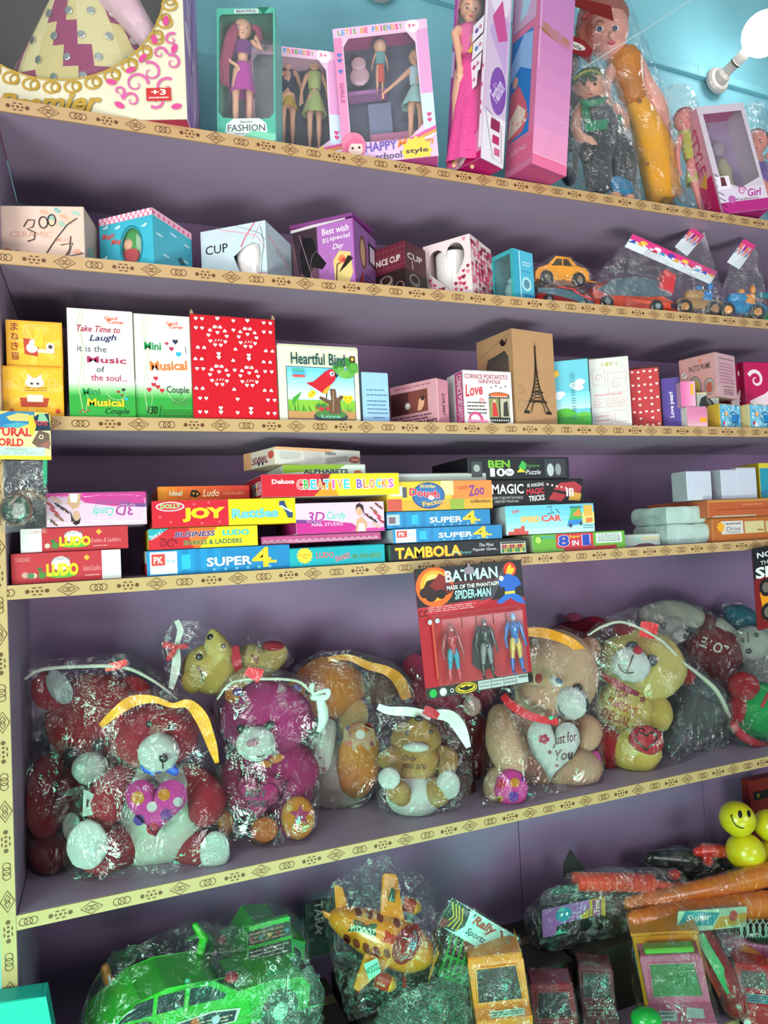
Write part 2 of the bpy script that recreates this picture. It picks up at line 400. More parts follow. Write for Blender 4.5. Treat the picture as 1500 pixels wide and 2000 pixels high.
def cbox(name, label, cols, pxL, pxR, pyT, shelf, Y=.012, th=0, d=.06, z=None, **k):
    """carton standing at height z (or on a shelf) with its front face between columns pxL and pxR, top left corner at row pyT"""
    z = ZS[shelf]+.0005 if z is None else z+.0005
    O = atz(pxL, Y, z); a = math.radians(th); U = Vector((math.cos(a), math.sin(a), 0))
    for _ in range(3):
        h = solvey(O, Zv, pyT); m = O+Zv*h*.5; O = O+Vector((1, 0, 0))*solvex(m, Vector((1, 0, 0)), pxL)
    w = solvex(O+Zv*h*.5, U, pxR)
    return Carton(name, label, cols, O, th, w, d, h, **k)
def cornerbox(name, label, cols, pxL, pxC, pxR, pyT, shelf, Y=.012, al=None, z=None, asp=1.0, **k):
    """carton turned so that its front-right edge (column pxC) is nearest; al = turn in degrees; pyT = row of the top of that edge"""
    z = ZS[shelf]+.0005 if z is None else z+.0005
    C = atz(pxC, Y, z); h = .1
    for _ in range(3):
        h = solvey(C, Zv, pyT); m = C+Zv*h*.5; C = C+Vector((1, 0, 0))*solvex(m, Vector((1, 0, 0)), pxC)
    if al is None: al = math.degrees(math.atan2(C.x-CAM.x, C.y-CAM.y)+math.atan((pxR-pxC)/(pxC-pxL)*asp))
    a = math.radians(-al); U = Vector((math.cos(a), math.sin(a), 0)); B = Vector((-math.sin(a), math.cos(a), 0)); m = C+Zv*h*.6
    w = solvex(m, -U, pxL); d = solvex(m, B, pxR)
    print('cb', name, pxC, 'al %.0f w %.3f d %.3f h %.3f' % (al, w, d, h))
    if d < 0 or d > .6: print('BAD DEPTH', name, d); d = .1
    if w < 0 or w > .6: print('BAD WIDTH', name, w); w = .1
    return Carton(name, label, cols, C-U*w, -al, w, d, h, pivot=C, **k)
# ---------------------------------------------------------------- soft shapes placed by where they stand
def PE(px, py, Y, rx, ry, rd, rot=0, n=22, m=14, amp=0, seed=0, taper=0):
    """ellipsoid centred at column px, row py and depth Y; rx, ry in photo pixels at that depth, rd depth radius relative to rx"""
    c = W(px, py, Y); k = mpp(c); g = math.radians(rot)
    X = (RT*math.cos(g)+UP*math.sin(g))*rx*k; Z = (-RT*math.sin(g)+UP*math.cos(g))*ry*k; D = FW*rx*rd*k
    return ell(c, X, D, Z, n, m, amp, seed, taper)
def PT(pts, n=12, cap=True):
    P = []; R = []
    for px, py, Y, r in pts: c = W(px, py, Y); P.append(c); R.append(r*mpp(c))
    return tube(P, R, n, cap)
def smoothpts(P, k=4):
    out = []
    for i in range(len(P)-1):
        p0 = P[max(i-1, 0)]; p1 = P[i]; p2 = P[i+1]; p3 = P[min(i+2, len(P)-1)]
        for j in range(k):
            t = j/k; out.append(tuple(.5*((2*b)+(-a+c)*t+(2*a-5*b+4*c-d)*t*t+(-a+3*b-3*c+d)*t**3) for a, b, c, d in zip(p0, p1, p2, p3)))
    return out+[P[-1]]
def PC(pts, n=12, k=4, cap=True): return PT(smoothpts(pts, k), n, cap)
def facing(px, py, Y, wpx, hpx, rot=0, nrm=None):
    """Art frame about a centre, for print on soft or curved things"""
    c = W(px, py, Y); k = mpp(c); g = math.radians(rot); U = RT*math.cos(g)+UP*math.sin(g); V = -RT*math.sin(g)+UP*math.cos(g)
    return Art(c-U*wpx*k/2-V*hpx*k/2, U, V, wpx*k, hpx*k)
def bvh(*objs_vf):
    from mathutils.bvhtree import BVHTree
    v, f = join(*objs_vf); return BVHTree.FromPolygons([tuple(x) for x in v], f)
def projector(tree):
    def fn(p, off):
        d = (p-CAM).normalized(); h = tree.ray_cast(p-d*.15, d, .4)
        return (h[0]-d*(off+.0006)) if h[0] else p
    return fn
def bag(T, extra=(), grow=1.07, vox=.007, amp=.006, freq=22, seed=0, kind='film', name='plastic_bag', color='ffffff', pts=None, parent=None, label=None):
    V = [Vector(v) for v in (pts or T.allv)]
    c = sum(V, Vector())/len(V); V = [c+(v-c)*grow for v in V]+[Vector(e) for e in extra]
    bm = bmesh.new()
    for v in V: bm.verts.new(v)
    r = bmesh.ops.convex_hull(bm, input=bm.verts[:]); bmesh.ops.delete(bm, geom=[g for g in r['geom_interior'] if isinstance(g, bmesh.types.BMVert)], context='VERTS')
    bm.verts.index_update(); used = [v for v in bm.verts if v.link_faces]; ix = {v: i for i, v in enumerate(used)}
    vf = ([v.co.copy() for v in used], [[ix[v] for v in f.verts] for f in bm.faces]); bm.free()
    v, f = remesh(vf, vox, 2); s = Vector((seed*3.1, seed*1.7, seed))
    for p in v:
        d = (p-c).normalized(); q = p*freq+s; a = 1-abs(noise.noise(q))*2.4; b = noise.noise(q*2.7); p += d*amp*(a*.8+b*.7-.2)
    me = T.part(name, (v, f), mat(color, kind), smooth=True, hull=False, parent=parent, label=label)
    return me

def RIB(pts, th=.0015, k=5, wave=0, per=9):
    """flat ribbon through photo points (px, py, Y, half width px)"""
    P = smoothpts(pts, k); v = []; f = []; n = len(P)
    for i, (x, y, Y, w) in enumerate(P):
        a = P[max(i-1, 0)]; b = P[min(i+1, n-1)]; dx, dy = b[0]-a[0], b[1]-a[1]; l = math.hypot(dx, dy) or 1; nx, ny = -dy/l, dx/l
        Yw = Y+wave*math.sin(i*2*math.pi/per)
        for q, o in ((-1, 0), (1, 0), (1, th), (-1, th)): v.append(W(x+nx*w*q, y+ny*w*q, Yw+o+(wave*.4 if q > 0 else 0)))
    for i in range(n-1):
        a, b = 4*i, 4*i+4
        for q in range(4): f.append([a+q, a+(q+1) % 4, b+(q+1) % 4, b+q])
    f += [[0, 3, 2, 1], [4*n-4, 4*n-3, 4*n-2, 4*n-1]]
    return v, f
def PADP(T, name, px, py, Y, w, h, rot, over, drawfn, m=None, free=True, parent=None):
    """print or sewn patch following the soft surface 'over' (a list of meshes)"""
    A = facing(px, py, Y, w, h, rot); A.proj = projector(bvh(*over)); A.free = True
    if m: A.kind = m
    drawfn(A); return A.done(T, name, parent)

def prop(T, px, py, Y, r, col, name='stem', z=None):
    p = W(px, py, Y); q = Vector((p.x, p.y, (z or ZS[6]+.0006)+r*mpp(p))); T.part(name, tube([p, (p+q)/2, q], r*mpp(p), 10), mat(col, 'plastic'), smooth=True)
# ================================================================ SETTING
def struct(name, vf, m, **k):
    ms = vf if isinstance(vf, Mesh) else Mesh().add(vf, m); o = build(name, ms, **k); o['kind'] = 'structure'; return o
XL = W(31, 1740).x-.011; XR = 2.35
BW = mat('84c6d2', 'paint'); LIL = mat('a08fa6', 'paint'); PUR = mat('8a6d92', 'paint'); TEAL = mat('1fa58f', 'paint')
WX0, WX1, WY0 = -3.0, 3.4, -3.6
struct('floor', boxm(Vector((WX0, WY0, -.05)), Vector((WX1-WX0, 0, 0)), Vector((0, .45-WY0, 0)), Vector((0, 0, .05))), mat('7d7a76', 'paint'))
struct('wall_back', boxm(Vector((WX0, WALLY+.012, 0)), Vector((WX1-WX0, 0, 0)), Vector((0, .1, 0)), Vector((0, 0, 3.8))), BW)
struct('ceiling', boxm(Vector((WX0, WY0, 3.8)), Vector((WX1-WX0, 0, 0)), Vector((0, .45-WY0, 0)), Vector((0, 0, .05))), mat('d5dde0', 'paint'))
struct('wall_left', boxm(Vector((WX0-.1, WY0, 0)), Vector((.1, 0, 0)), Vector((0, .45-WY0, 0)), Vector((0, 0, 3.8))), TEAL)
struct('wall_right', boxm(Vector((WX1, WY0, 0)), Vector((.1, 0, 0)), Vector((0, .45-WY0, 0)), Vector((0, 0, 3.8))), BW)
# ---- shelving unit
SU = Thing('shelving_unit', 'lilac painted built-in shelving with patterned wood-look edging strips along every shelf', 'shelving', (XL, 0, 0))
TAPE = mat('b8976a', 'print'); BR = mat('5f3a1c', 'print')
TH = .022
def motifs(ms, O, U, V, L, h, start=0, seed=0):
    Nn = U.cross(V).normalized(); x = start; i = 0; rnd = random.Random(seed)
    def put(P2): 
        for v, f in P2: ms.add(([O+U*a+V*b+Nn*.0007 for a, b in v], f), BR)
    def ringp(cx, cy, rx, ry, t, n=14, k=14):
        v = []; f = []
        for j in range(n): a = 2*math.pi*j/n; c, s = math.cos(a), math.sin(a); v += [(cx+(rx-t)*c, cy+(ry-t)*s), (cx+rx*c, cy+ry*s)]
        for j in range(n): f.append([2*j, 2*j+1, 2*((j+1) % n)+1, 2*((j+1) % n)])
        return v, f
    def disc(cx, cy, r, n=10, ry=None): return [(cx+r*math.cos(2*math.pi*j/n), cy+(ry or r)*math.sin(2*math.pi*j/n)) for j in range(n)], [list(range(n))]
    y = h/2
    while x < L-.02:
        if i % 3 == 0: put([ringp(x+q, y, .0065, .0062, .0011) for q in (-.0075, 0, .0075)])
        elif i % 3 == 1: put([disc(x-.0145, y, .0034), disc(x+.0145, y, .0034), disc(x, y, .0022), disc(x-.007, y, .0019), disc(x+.007, y, .0019)]+[disc(x+a*.0045, y+b*.0055, .0032, 8, .0011) for a in (-1, 1) for b in (-1, 1)])
        else: put([ringp(x+q, y, r, r*.62, t, 4) for q, r, t in ((0, .0175, .0014), (-.0035, .0075, .0013), (.0035, .0075, .0013))])
        x += .0465; i += 1
seeds = {1: .012, 2: .03, 3: .0, 4: .02, 5: .04, 6: .01}
for k, z in ZS.items():
    t = TH if k != 6 else .03
    b = SU.part('shelf_board', boxm(Vector((XL+.012, 0, z-t)), Vector((XR-XL-.012, 0, 0)), Vector((0, WALLY-.001, 0)), Vector((0, 0, t))), LIL, bevel=.001)
    ms = Mesh().add(boxm(Vector((XL-.012, -.0035, z-t-.001)), Vector((XR-XL+.012, 0, 0)), Vector((0, .0033, 0)), Vector((0, 0, t+.001))), TAPE)
    motifs(ms, Vector((XL-.012, -.0035, z-t-.001)), Vector((1, 0, 0)), Zv, XR-XL, t, seeds[k])
    SU.part('edging_strip', ms, parent=b)
pz = ZS[1]-TH
side = SU.part('side_panel', boxm(Vector((XL-.012, 0, .02)), Vector((.023, 0, 0)), Vector((0, WALLY+.008, 0)), Vector((0, 0, pz-.0203))), LIL, label='left side panel of the shelving')
ms = Mesh().add(boxm(Vector((XL-.012, -.0045, .02)), Vector((.0225, 0, 0)), Vector((0, .004, 0)), Vector((0, 0, pz-.025))), TAPE)
motifs(ms, Vector((XL+.0105, -.0045, .02)), Zv, Vector((-1, 0, 0)), pz-.03, .0225, .01)
SU.part('edging_strip', ms, parent=side)
SU.part('side_panel', boxm(Vector((XR, 0, .02)), Vector((.023, 0, 0)), Vector((0, WALLY-.001, 0)), Vector((0, 0, pz-.022))), LIL)
xs = W(1016, 1680, WALLY).x
for a, b_, z0, z1 in ((XL+.011, XR, ZS[2], ZS[1]-TH), (XL+.011, XR, ZS[3], ZS[2]-TH), (XL+.011, XR, ZS[4], ZS[3]-TH), (XL+.011, XR, ZS[5], ZS[4]-TH),
                      (XL+.011, xs-.0012, ZS[6], ZS[5]-TH), (xs+.0012, xs+.62, ZS[6], ZS[5]-TH), (xs+.6224, XR, ZS[6], ZS[5]-TH)):
    SU.part('back_panel', boxm(Vector((a, WALLY, z0+.0005)), Vector((b_-a, 0, 0)), Vector((0, .008, 0)), Vector((0, 0, z1-z0-.001))), PUR)
SU.part('plinth', boxm(Vector((XL+.012, .03, .0)), Vector((XR-XL-.014, 0, 0)), Vector((0, .3, 0)), Vector((0, 0, ZS[6]-.032))), LIL, label='closed cupboard base under the lowest shelf')
# turquoise card lying in front of the post at the bottom left
c0 = W(-12, 2030, -.03); c1 = W(110, 2030, -.03); c2 = W(92, 1932, -.028); c3 = W(-14, 1948, -.028)
t = Thing('turquoise_carton', 'plain turquoise carton standing in front of the post at the lower left', 'box', (c0.x, -.05, ZS[6]-.03))
P = [(0, 0), (c1.x-c0.x, 0), (c2.x-c0.x, c2.z-c1.z), (0, c3.z-c1.z)]
t.part('carton', prism([P], (Vector((c0.x, -.048, c1.z)), Vector((1, 0, 0)), Zv), .04), mat('27b6a4'))
t.part('lid_flap', boxm(Vector((c0.x+.002, -.0465, c3.z+.0002)), Vector((c1.x-c0.x-.02, 0, c2.z-c3.z)), Vector((0, .035, 0)), Vector((0, 0, .001))), mat('27b6a4'))
t.part('counter_block', boxm(Vector((c0.x-.02, -.06, c1.z-.35)), Vector((c1.x-c0.x+.03, 0, 0)), Vector((0, .05, 0)), Vector((0, 0, .3495))), mat('27b6a4'))
# ---- conduit on the wall and lamps
def onwall(px, py, off=.0): return W(px, py, WALLY+.012-off)
cond = Thing('wiring_conduit', 'blue painted square wiring conduit running along the wall above the top shelf', 'conduit', onwall(1400, 165))
a = onwall(1170, 92); b = onwall(1560, 205); d = (b-a); zz = .026
a0 = a-d*1.45; b0 = b+d*.6
cond.part('conduit_run', boxm(a0-Vector((0, .018, zz/2)), b0-a0, Vector((0, .0175, 0)), Zv*zz), BW, bevel=.002)
for q in (.25, .62, .9): cond.part('conduit_joint', boxm(a0+(b0-a0)*q-Vector((0, .0195, zz/2+.0015)), d.normalized()*.03, Vector((0, .0188, 0)), Zv*(zz+.003)), BW, bevel=.001)
WH = mat('b5aea6', 'plastic')
def lampholder(name, label, base, tip, bulb, br, lit):
    T = Thing(name, label, 'lamp', base)
    ax = (tip-base).normalized(); n = Vector((0, -1, 0))
    T.part('mounting_plate', lathe(base+Vector((0, -.0005, 0)), n, [(0, .040), (.010, .040), (.018, .034), (.02, .022)], 28), WH, smooth=False)
    for g in (0.6, 3.7): T.part('screw', lathe(base+Vector((.03*math.cos(g), -.0145, .03*math.sin(g))), n, [(0, .004), (.003, .004), (.0035, .002)], 10), mat('8a8a88', 'metal'))
    L = (tip-base).length
    T.part('socket', lathe(base+n*.012, ax, [(0, .026), (.02, .023), (.03, .016), (L*.55, .0155), (L*.56, .0172), (L*.62, .0172), (L*.63, .016), (L, .017), (L+.001, .014)], 28), WH)
    T.part('collar', lathe(base+n*.012+ax*L*.57, ax, [(0, .0178), (L*.045, .0178)], 28), mat('4a4238', 'plastic'))
    if lit:
        T.part('bulb_base', lathe(tip+n*.012, ax, [(0, .014), (.02, .016), (.035, .022)], 24), mat('f2f2f2', 'plastic'))
        T.part('bulb', ell(bulb, Vector((br, 0, 0)), Vector((0, br, 0)), Vector((0, 0, br)), 32, 20), mat('ffffff', 'emit'), smooth=True)
    return T
bs = onwall(1398, 160, .018); bulb = W(1492, 66, .17); tip = bs+(bulb-bs)*.62
lampholder('bulb_lamp', 'lit round bulb in a white angled holder on the wall conduit', bs, tip, bulb, 40*mpp(bulb), True)
bs = onwall(738, -28, .018)
T = Thing('ceiling_rose', 'white round fitting on the wall above the three-doll box, cut by the picture top', 'fitting', bs)
T.part('cover', lathe(bs, Vector((0, -1, 0)), [(0, .045), (.012, .045), (.024, .036), (.03, .02)], 28), WH)
T.part('screw', lathe(bs+Vector((.02, -.024, -.01)), Vector((0, -1, 0)), [(0, .004), (.003, .003)], 10), mat('8a8a88', 'metal'))
# cotton thread from the doll bag up to the ceiling
T = Thing('thread', 'thin white thread running up from the capped doll to the ceiling', 'thread', W(1140, 132, .06))
a = W(1140, 132, .02); b = W(1352, -2, .10); e = b+(b-a).normalized()*(b-a).length*6; e = b+(e-b)*min(1, (3.798-b.z)/(e-b).z)
T.part('strand', tube([a, (a+b)/2+Vector((0, 0, -.002)), b, e], .0007, 6), mat('e8e8e4', 'cloth'))
# ================================================================ SECOND SHELF: gift mug boxes
K = '2a2226'; WHT = 'f2efea'
b = cornerbox('mug_box', 'cream mug box with pastel leaves and a hand-written price, far left of the second shelf', ['e3c6b4', 'e3c6b4', 'cdb4a4', 'd8c2b0'], -2, 165, 192, 403, 2, Y=.02, asp=1.6)
A = b.art(); A.text('CERAMIC', .12, .44, .62, .54, 'c99a80', .0); A.text('MUG', .66, .36, .84, .44, 'd7a58c')
for i, (x, y, c) in enumerate([(.52, .9, 'e8a58a'), (.6, .8, '8ab8a8'), (.68, .93, '7fb3a6'), (.75, .82, 'e7a887'), (.83, .75, 'e8b89c'), (.62, .68, 'd9c9a0'), (.9, .88, '9cc4b4'), (.2, .18, 'd98f6c'), (.32, .14, 'e0a07c'), (.1, .22, 'cf8f76'), (.9, .2, 'e89f84'), (.73, .68, '9ac0ae')]):
    A.poly(circ(x, y, .045, .028, 10, rot=i), c); A.poly(circ(x+.03, y-.03, .035, .018, 10, rot=i*2), c)
A.line([(.29, .62), (.34, .74), (.42, .74), (.40, .62), (.33, .58), (.42, .52), (.41, .40), (.33, .36)], .014, K)
A.ring(.52, .70, .05, .014, K, .1); A.ring(.62, .74, .045, .014, K, .1)
A.line([(.55, .16), (.66, .40), (.80, .66), (.92, .78)], .012, K)
A.line([(.72, .30), (.86, .34), (.80, .10), (.98, .16)], .012, K); A.line([(.84, .46), (.82, .22), (.76, .08)], .012, K)
L_ = b.art('R'); L_.poly(circ(.4, .3, .2, .1), '9db8a8'); b.done(A, L_)
hole = [(.60+.19*math.cos(t*2*math.pi/26), .42+.32*math.sin(t*2*math.pi/26)) for t in range(26)]
b = cornerbox('mug_box', 'sky blue mug box with an oval window and pink checked rim', ['43b7cd', '43b7cd', '4fb9cb', 'e0dcd6'], 195, 299, 375, 405, 2, Y=.012, hole=hole, inner='1b3a22', film='window')
A = b.art(); A.rect(0, .88, 1, 1, 'e88aa8')
for i in range(11):
    A.rect(i/11, .94, i/11+.045, 1, 'f7dbe3'); A.rect(i/11+.045, .88, i/11+.09, .94, 'f7dbe3')
A.ring(.60, .42, .205, .02, '1c7f93', .345, 30)
A.text('Magic', .05, .60, .30, .72, 'e2554a', .03, .3); A.text('Mug', .22, .48, .42, .6, 'e2554a', .03, .3)
for x, y in ((.12, .82), (.35, .78), (.85, .72), (.1, .3), (.26, .2)): A.poly(circ(x, y, .05, .02, 12), 'bfe8ee'); A.poly(circ(x+.03, y+.02, .03, .02, 12), 'bfe8ee')
A.star(.3, .15, .03, '2c6d4a'); A.poly([(0, 0), (.35, 0), (.2, .07), (.05, .05)], '48a06a')
R = b.art('R'); R.rect(0, .88, 1, 1, 'f0b9c9'); [R.rect(i/8, .9, i/8+.06, .96, 'd86f90') for i in range(8)]
for x, y in ((.15, .6), (.5, .75), (.8, .4), (.3, .3), (.6, .2), (.85, .7)): R.poly(circ(x, y, .09, .025, 12), 'a8dde6')
R.poly([(.6, .38), (.68, .3), (.8, .34), (.7, .44)], '2a5a68'); R.poly([(0, 0), (1, 0), (1, .05), (.6, .1), (.2, .06)], '5aa98c'); b.done(A, R)
def cylmug(name, label, box, u, v, r, h, col, dz=.02):
    c = box.O+box.U*(box.w*u)+box.B*(r+.008)+Zv*(.003+dz*0)
    T = Thing(name, label, 'mug', c)
    T.part('cup', lathe(c, Zv, [(0, r*.9), (.004, r), (h-.003, r), (h, r*.98), (h, r*.9), (.006, r*.88)], 28), mat(col, 'plastic'), smooth=False)
    e = c+Zv*h*.5; s = box.B; T.part('handle', tube([e+s*(r*.97)+Zv*h*.28, e+s*(r*1.5)+Zv*h*.26, e+s*(r*1.7), e+s*(r*1.5)-Zv*h*.26, e+s*(r*.97)-Zv*h*.28], .004, 8), mat(col, 'plastic'), smooth=True)
    return T
T = cylmug('mug', 'green mug behind the oval window of the sky blue box', b, .5, 0, b.w*.33, b.h*.8, '2f9a3c')
c = T.o.location; r = b.w*.33
T.part('printed_artwork', ell(c-b.B*(r*.9)+Zv*.030, b.U*.02, b.B*.006, Zv*.017, 12, 8), mat('c8303c', 'print'), smooth=True)
T.part('printed_artwork', ell(c-b.B*(r*.93)+Zv*.052-b.U*.003, b.U*.011, b.B*.006, Zv*.011, 12, 8), mat('e2ab86', 'print'), smooth=True)
# CUP box
hole = [(.70-.30*.9+0.02, .30), (.48, .50), (.84, .74), (.98-.03, .55), (.955, .02+.05), (.68, .07), (.60, .22)]
hole = [(.50, .46), (.66, .60), (.80, .66), (.90, .60), (.92, .42), (.88, .10), (.62, .10), (.56, .24)]
b = cornerbox('mug_box', 'white CUP box with red and black crossing lines and a heart-shaped window', ['c9dbe0', 'c9dbe0', 'b3c4ca', 'd7dcdc'], 393, 520, 578, 430, 2, Y=.012, hole=hole, inner='120f12', film=None)
A = b.art(); A.text('CUP', .07, .56, .42, .72, '1c1a1c', .01)
A.line([(.62, .60), (.70, .78), (.84, 1)], .02, 'd6617c'); A.line([(.94, .98), (.80, .7)], .006, 'd6617c'); A.line([(.30, .98), (.62, .86), (.86, .76), (1, .5)], .012, 'e59aa8'); A.line([(.55, 1), (.9, .8), (.99, .66)], .005, '333333')
A.line([(.93, .9), (.97, .6), (.93, .3), (.9, .02)], .007, '444444'); A.line([(.8, .09), (.95, .05), (1, .0)], .012, 'd6617c'); A.line([(.72, .02), (.88, .1), (.99, .08)], .008, 'd6617c')
R = b.art('R'); R.line([(.1, .78), (.4, .66), (.9, .4)], .02, 'e59aa8'); R.small(.3, .55, .8, .7, 3, '9aa6ac'); R.small(.5, .1, .8, .2, 2, '8a969c'); b.done(A, R)
cylmug('mug', 'white mug seen through the window of the white CUP box', b, .66, 0, b.w*.25, b.h*.8, 'f0ece8')
# purple gift box
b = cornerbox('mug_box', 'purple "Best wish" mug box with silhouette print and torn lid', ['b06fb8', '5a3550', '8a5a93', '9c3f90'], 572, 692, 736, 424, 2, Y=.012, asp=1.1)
A = b.art(); A.rect(0, 0, .42, 1, '6a4a58'); A.poly([(0, .95), (.40, 1), (.42, .6), (.3, .4), (.1, .3)], '3a2a34'); A.poly([(.18, .85), (.34, .82), (.40, .6), (.55, .4), (.48, .32), (.33, .38), (.25, .2), (.16, .3), (.12, .6)], '141014')
A.ring(.45, .42, .16, .006, '9a6a80', .2); A.line([(.12, .9), (.36, .05)], .006, 'c9a0b0'); A.disc(.14, .14, .12, '7a3038'); A.disc(.2, .1, .06, '2a1216')
A.poly([(.68, .1), (.66, .42), (.76, .55), (.94, .50), (.97, .2), (.9, .05)], 'd9c07a'); A.line([(.70, .1), (.72, .35), (.95, .44)], .022, '5a3a2a'); A.disc(.80, .42, .06, 'e8804a'); A.disc(.82, .40, .035, 'c84040')
A.poly([(.74, .22), (.9, .46), (.98, .4), (.86, .3)], '2a1a1a'); A.text('Best wish', .50, .82, .93, .92, 'f4e4f0', .03); A.text('special', .62, .70, .94, .79, 'f4e4f0', .02); A.text('on a', .5, .70, .6, .77, 'f4e4f0', .02); A.text('Day', .66, .56, .84, .66, 'f4e4f0', .02, .3)
R = b.art('R'); R.poly(circ(.38, .6, .15, .26), '6a4030'); R.poly(circ(.36, .6, .1, .2), 'b08a6a'); R.rect(.62, .5, .95, .85, '2a2028'); R.rect(.68, .56, .9, .8, 'b8a8b8'); R.small(.4, .06, .9, .3, 4, '5a3060'); R.poly([(.1, 0), (.4, 0), (.3, .3)], '9a3030')
b.done(A, R)
b.t.part('lid_flap', boxm(b.O+Zv*(b.h+.0012)-b.U*.002-b.B*.004, b.U*(b.w+.003), b.B*(b.d*.9)+Zv*.01, Zv*.006-b.B*.002), mat('7a2f78'))
b.t.part('torn_edge', boxm(b.O+Zv*(b.h-.007)-b.U*.002-b.B*.0022, b.U*(b.w*.9)+Zv*.006, b.B*.001, Zv*.006), mat('d8cdd2'))
# maroon
b = cornerbox('mug_box', 'dark maroon mug box with a coffee cup photograph', ['6a2434', '5c1f2c', '4f2a30', '5c2430'], 733, 792, 833, 468, 2, Y=.03)
A = b.art(); [A.rect(0, i/9, 1, i/9+.012, '8a4450') for i in range(5, 9)]; [A.rect(i/7, .55, i/7+.012, 1, '8a4450') for i in range(7)]
A.text('NICE CUP', .05, .64, .85, .76, 'e0d8d4', .04); A.rect(0, 0, 1, .48, '2a1a1a'); A.disc(.35, .3, .26, '5a4a44', .14); A.disc(.35, .32, .2, 'a89a90', .1); A.disc(.36, .34, .15, '3a201a', .07); A.disc(.8, .16, .16, '7a6a60', .1); A.disc(.8, .18, .1, '2a1410', .06); [A.line([(.02, i*.06+.04), (.25, i*.06)], .01, '6a7a5a') for i in range(5)]
R = b.art('R'); R.rect(0, 0, 1, .45, '241a1c'); R.text('CUP', .1, .68, .8, .8, 'c8c0c0', .03); R.disc(.4, .3, .25, '7a6c66', .12); R.disc(.4, .32, .18, '201210', .07); R.rect(.3, .5, .34, .66, 'b8a0a0'); b.done(A, R)
# heart box with real heart hole
hp = heart(.50, .52, .80, .78, .12, 40)
b = cornerbox('mug_box', 'pink heart-patterned mug box with a heart-shaped window showing a white mug', ['efdcdc', 'efdcdc', 'e4d0d0', 'd8c8cc'], 828, 920, 961, 456, 2, Y=.012, hole=hp, inner='2a0d12', film=None)
rnd = random.Random(5)
def inpoly(x, y, P):
    r = False; n = len(P)
    for i in range(n):
        x1, y1 = P[i]; x2, y2 = P[(i+1) % n]
        if (y1 > y) != (y2 > y) and x < (x2-x1)*(y-y1)/(y2-y1)+x1: r = not r
    return r
HC = ['b03050', 'd05a78', 'e08a9c', '8a1f38', 'c84468']
def scatter(A, nx, ny, r, cols, avoid=None, jit=.25, mar=.06, shape='heart'):
    for i in range(nx):
        for j in range(ny):
            x = (i+.5+rnd.uniform(-jit, jit))/nx; y = (j+.5+rnd.uniform(-jit, jit))/ny
            rr = r*rnd.uniform(.8, 1.2)
            if avoid and any(inpoly(x+dx*r, y+dy*r, avoid) for dx in (-.6, 0, .6) for dy in (-.6, 0, .6)): continue
            if mar < x < 1-mar and mar < y < 1-mar: A.heart(x, y, rr, rnd.choice(cols), rnd.uniform(-.3, .3))
A = b.art(); scatter(A, 11, 11, .075, HC, hp); R = b.art('R'); scatter(R, 7, 11, .12, HC); b.done(A, R)
cylmug('mug', 'white mug inside the pink heart-patterned box', b, .44, 0, b.w*.34, b.h*.84, 'e8e4e0')
# turquoise window box with glass block gift
hole = [(.12, .08), (.88, .08), (.88, .92), (.12, .92)]
b = cornerbox('gift_box', 'turquoise open-fronted gift box with a blue printed side, right of the heart mug box', ['3fb3b8', '3fb3b8', '55b6d2', '4ab8bd'], 960, 1003, 1042, 484, 2, Y=.016, hole=hole, inner='1f6f74', film='window')
R = b.art('R'); R.rect(.02, .02, .3, .98, '3a9fb8'); R.rect(.3, .02, .34, .98, 'c8e8ee'); R.disc(.62, .36, .24, 'a8d8dc', .14); R.disc(.62, .36, .15, '5a8a9a', .09); R.small(.45, .7, .9, .8, 2, 'd8f0f4'); R.rect(.45, .1, .95, .16, '2c86b0'); [R.disc(.45+i*.12, .6, .025, '2c6f98') for i in range(4)]; b.done(R)
c = b.O+b.U*b.w*.5+b.B*b.d*.45+Zv*.003; T = Thing('figurine', 'pale turquoise glazed figurine inside the turquoise window box', 'figurine', c)
T.part('body', lathe(c, Zv, [(0, .014), (.004, .016), (.012, .012), (.03, .017), (.042, .014), (.047, .008)], 18), mat('7fd0cc', 'plastic'), smooth=True); T.part('head', ell(c+Zv*.053, Vector((.009, 0, 0)), Vector((0, .009, 0)), Zv*.009, 14, 10), mat('8fdcd6', 'plastic'), smooth=True)

# ================================================================ THIRD SHELF
def cat(A):
    A.rect(0, 0, 1, 1, 'e8a020'); A.rect(.03, .04, .97, .96, 'eeb02c')
    for i in range(7): A.poly([(.5, .5), (math.cos(i*.9)*.48+.5, math.sin(i*.9)*.44+.5), (math.cos(i*.9+.3)*.48+.5, math.sin(i*.9+.3)*.44+.5)], 'f2bc48')
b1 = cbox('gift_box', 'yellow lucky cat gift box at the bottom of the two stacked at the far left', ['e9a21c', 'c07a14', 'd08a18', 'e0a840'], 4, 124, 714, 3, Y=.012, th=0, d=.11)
A = b1.art(); cat(A)
for i in range(9): A.ring(.12+.1*i, .62+.08*math.sin(i*2), .06, .015, 'f0c468')
A.poly([(.3, .2), (.72, .2), (.76, .38), (.28, .38)], 'b8462c'); A.rect(.40, .30, .66, .44, 'e8dcc4'); A.disc(.53, .68, .16, 'e4dcc8', .1); A.poly([(.4, .72), (.42, .86), (.5, .78)], 'e4dcc8'); A.poly([(.66, .72), (.64, .86), (.56, .78)], 'e4dcc8'); A.small(.36, .50, .72, .60, 2, 'a86a18'); A.rect(.46, .64, .5, .68, '3a2a2a'); A.rect(.56, .64, .6, .68, '3a2a2a'); A.star(.15, .12, .05, 'c83a28', 8); A.star(.9, .12, .06, 'c83a28', 8); b1.done(A)
b = cbox('gift_box', 'yellow lucky cat gift box with red characters, upper one at the far left', ['e9a21c', 'c07a14', 'd08a18', 'e0a840'], 12, 122, 624, 3, Y=.02, th=0, d=.10, z=b1.O.z+b1.h)
A = b.art(); cat(A)
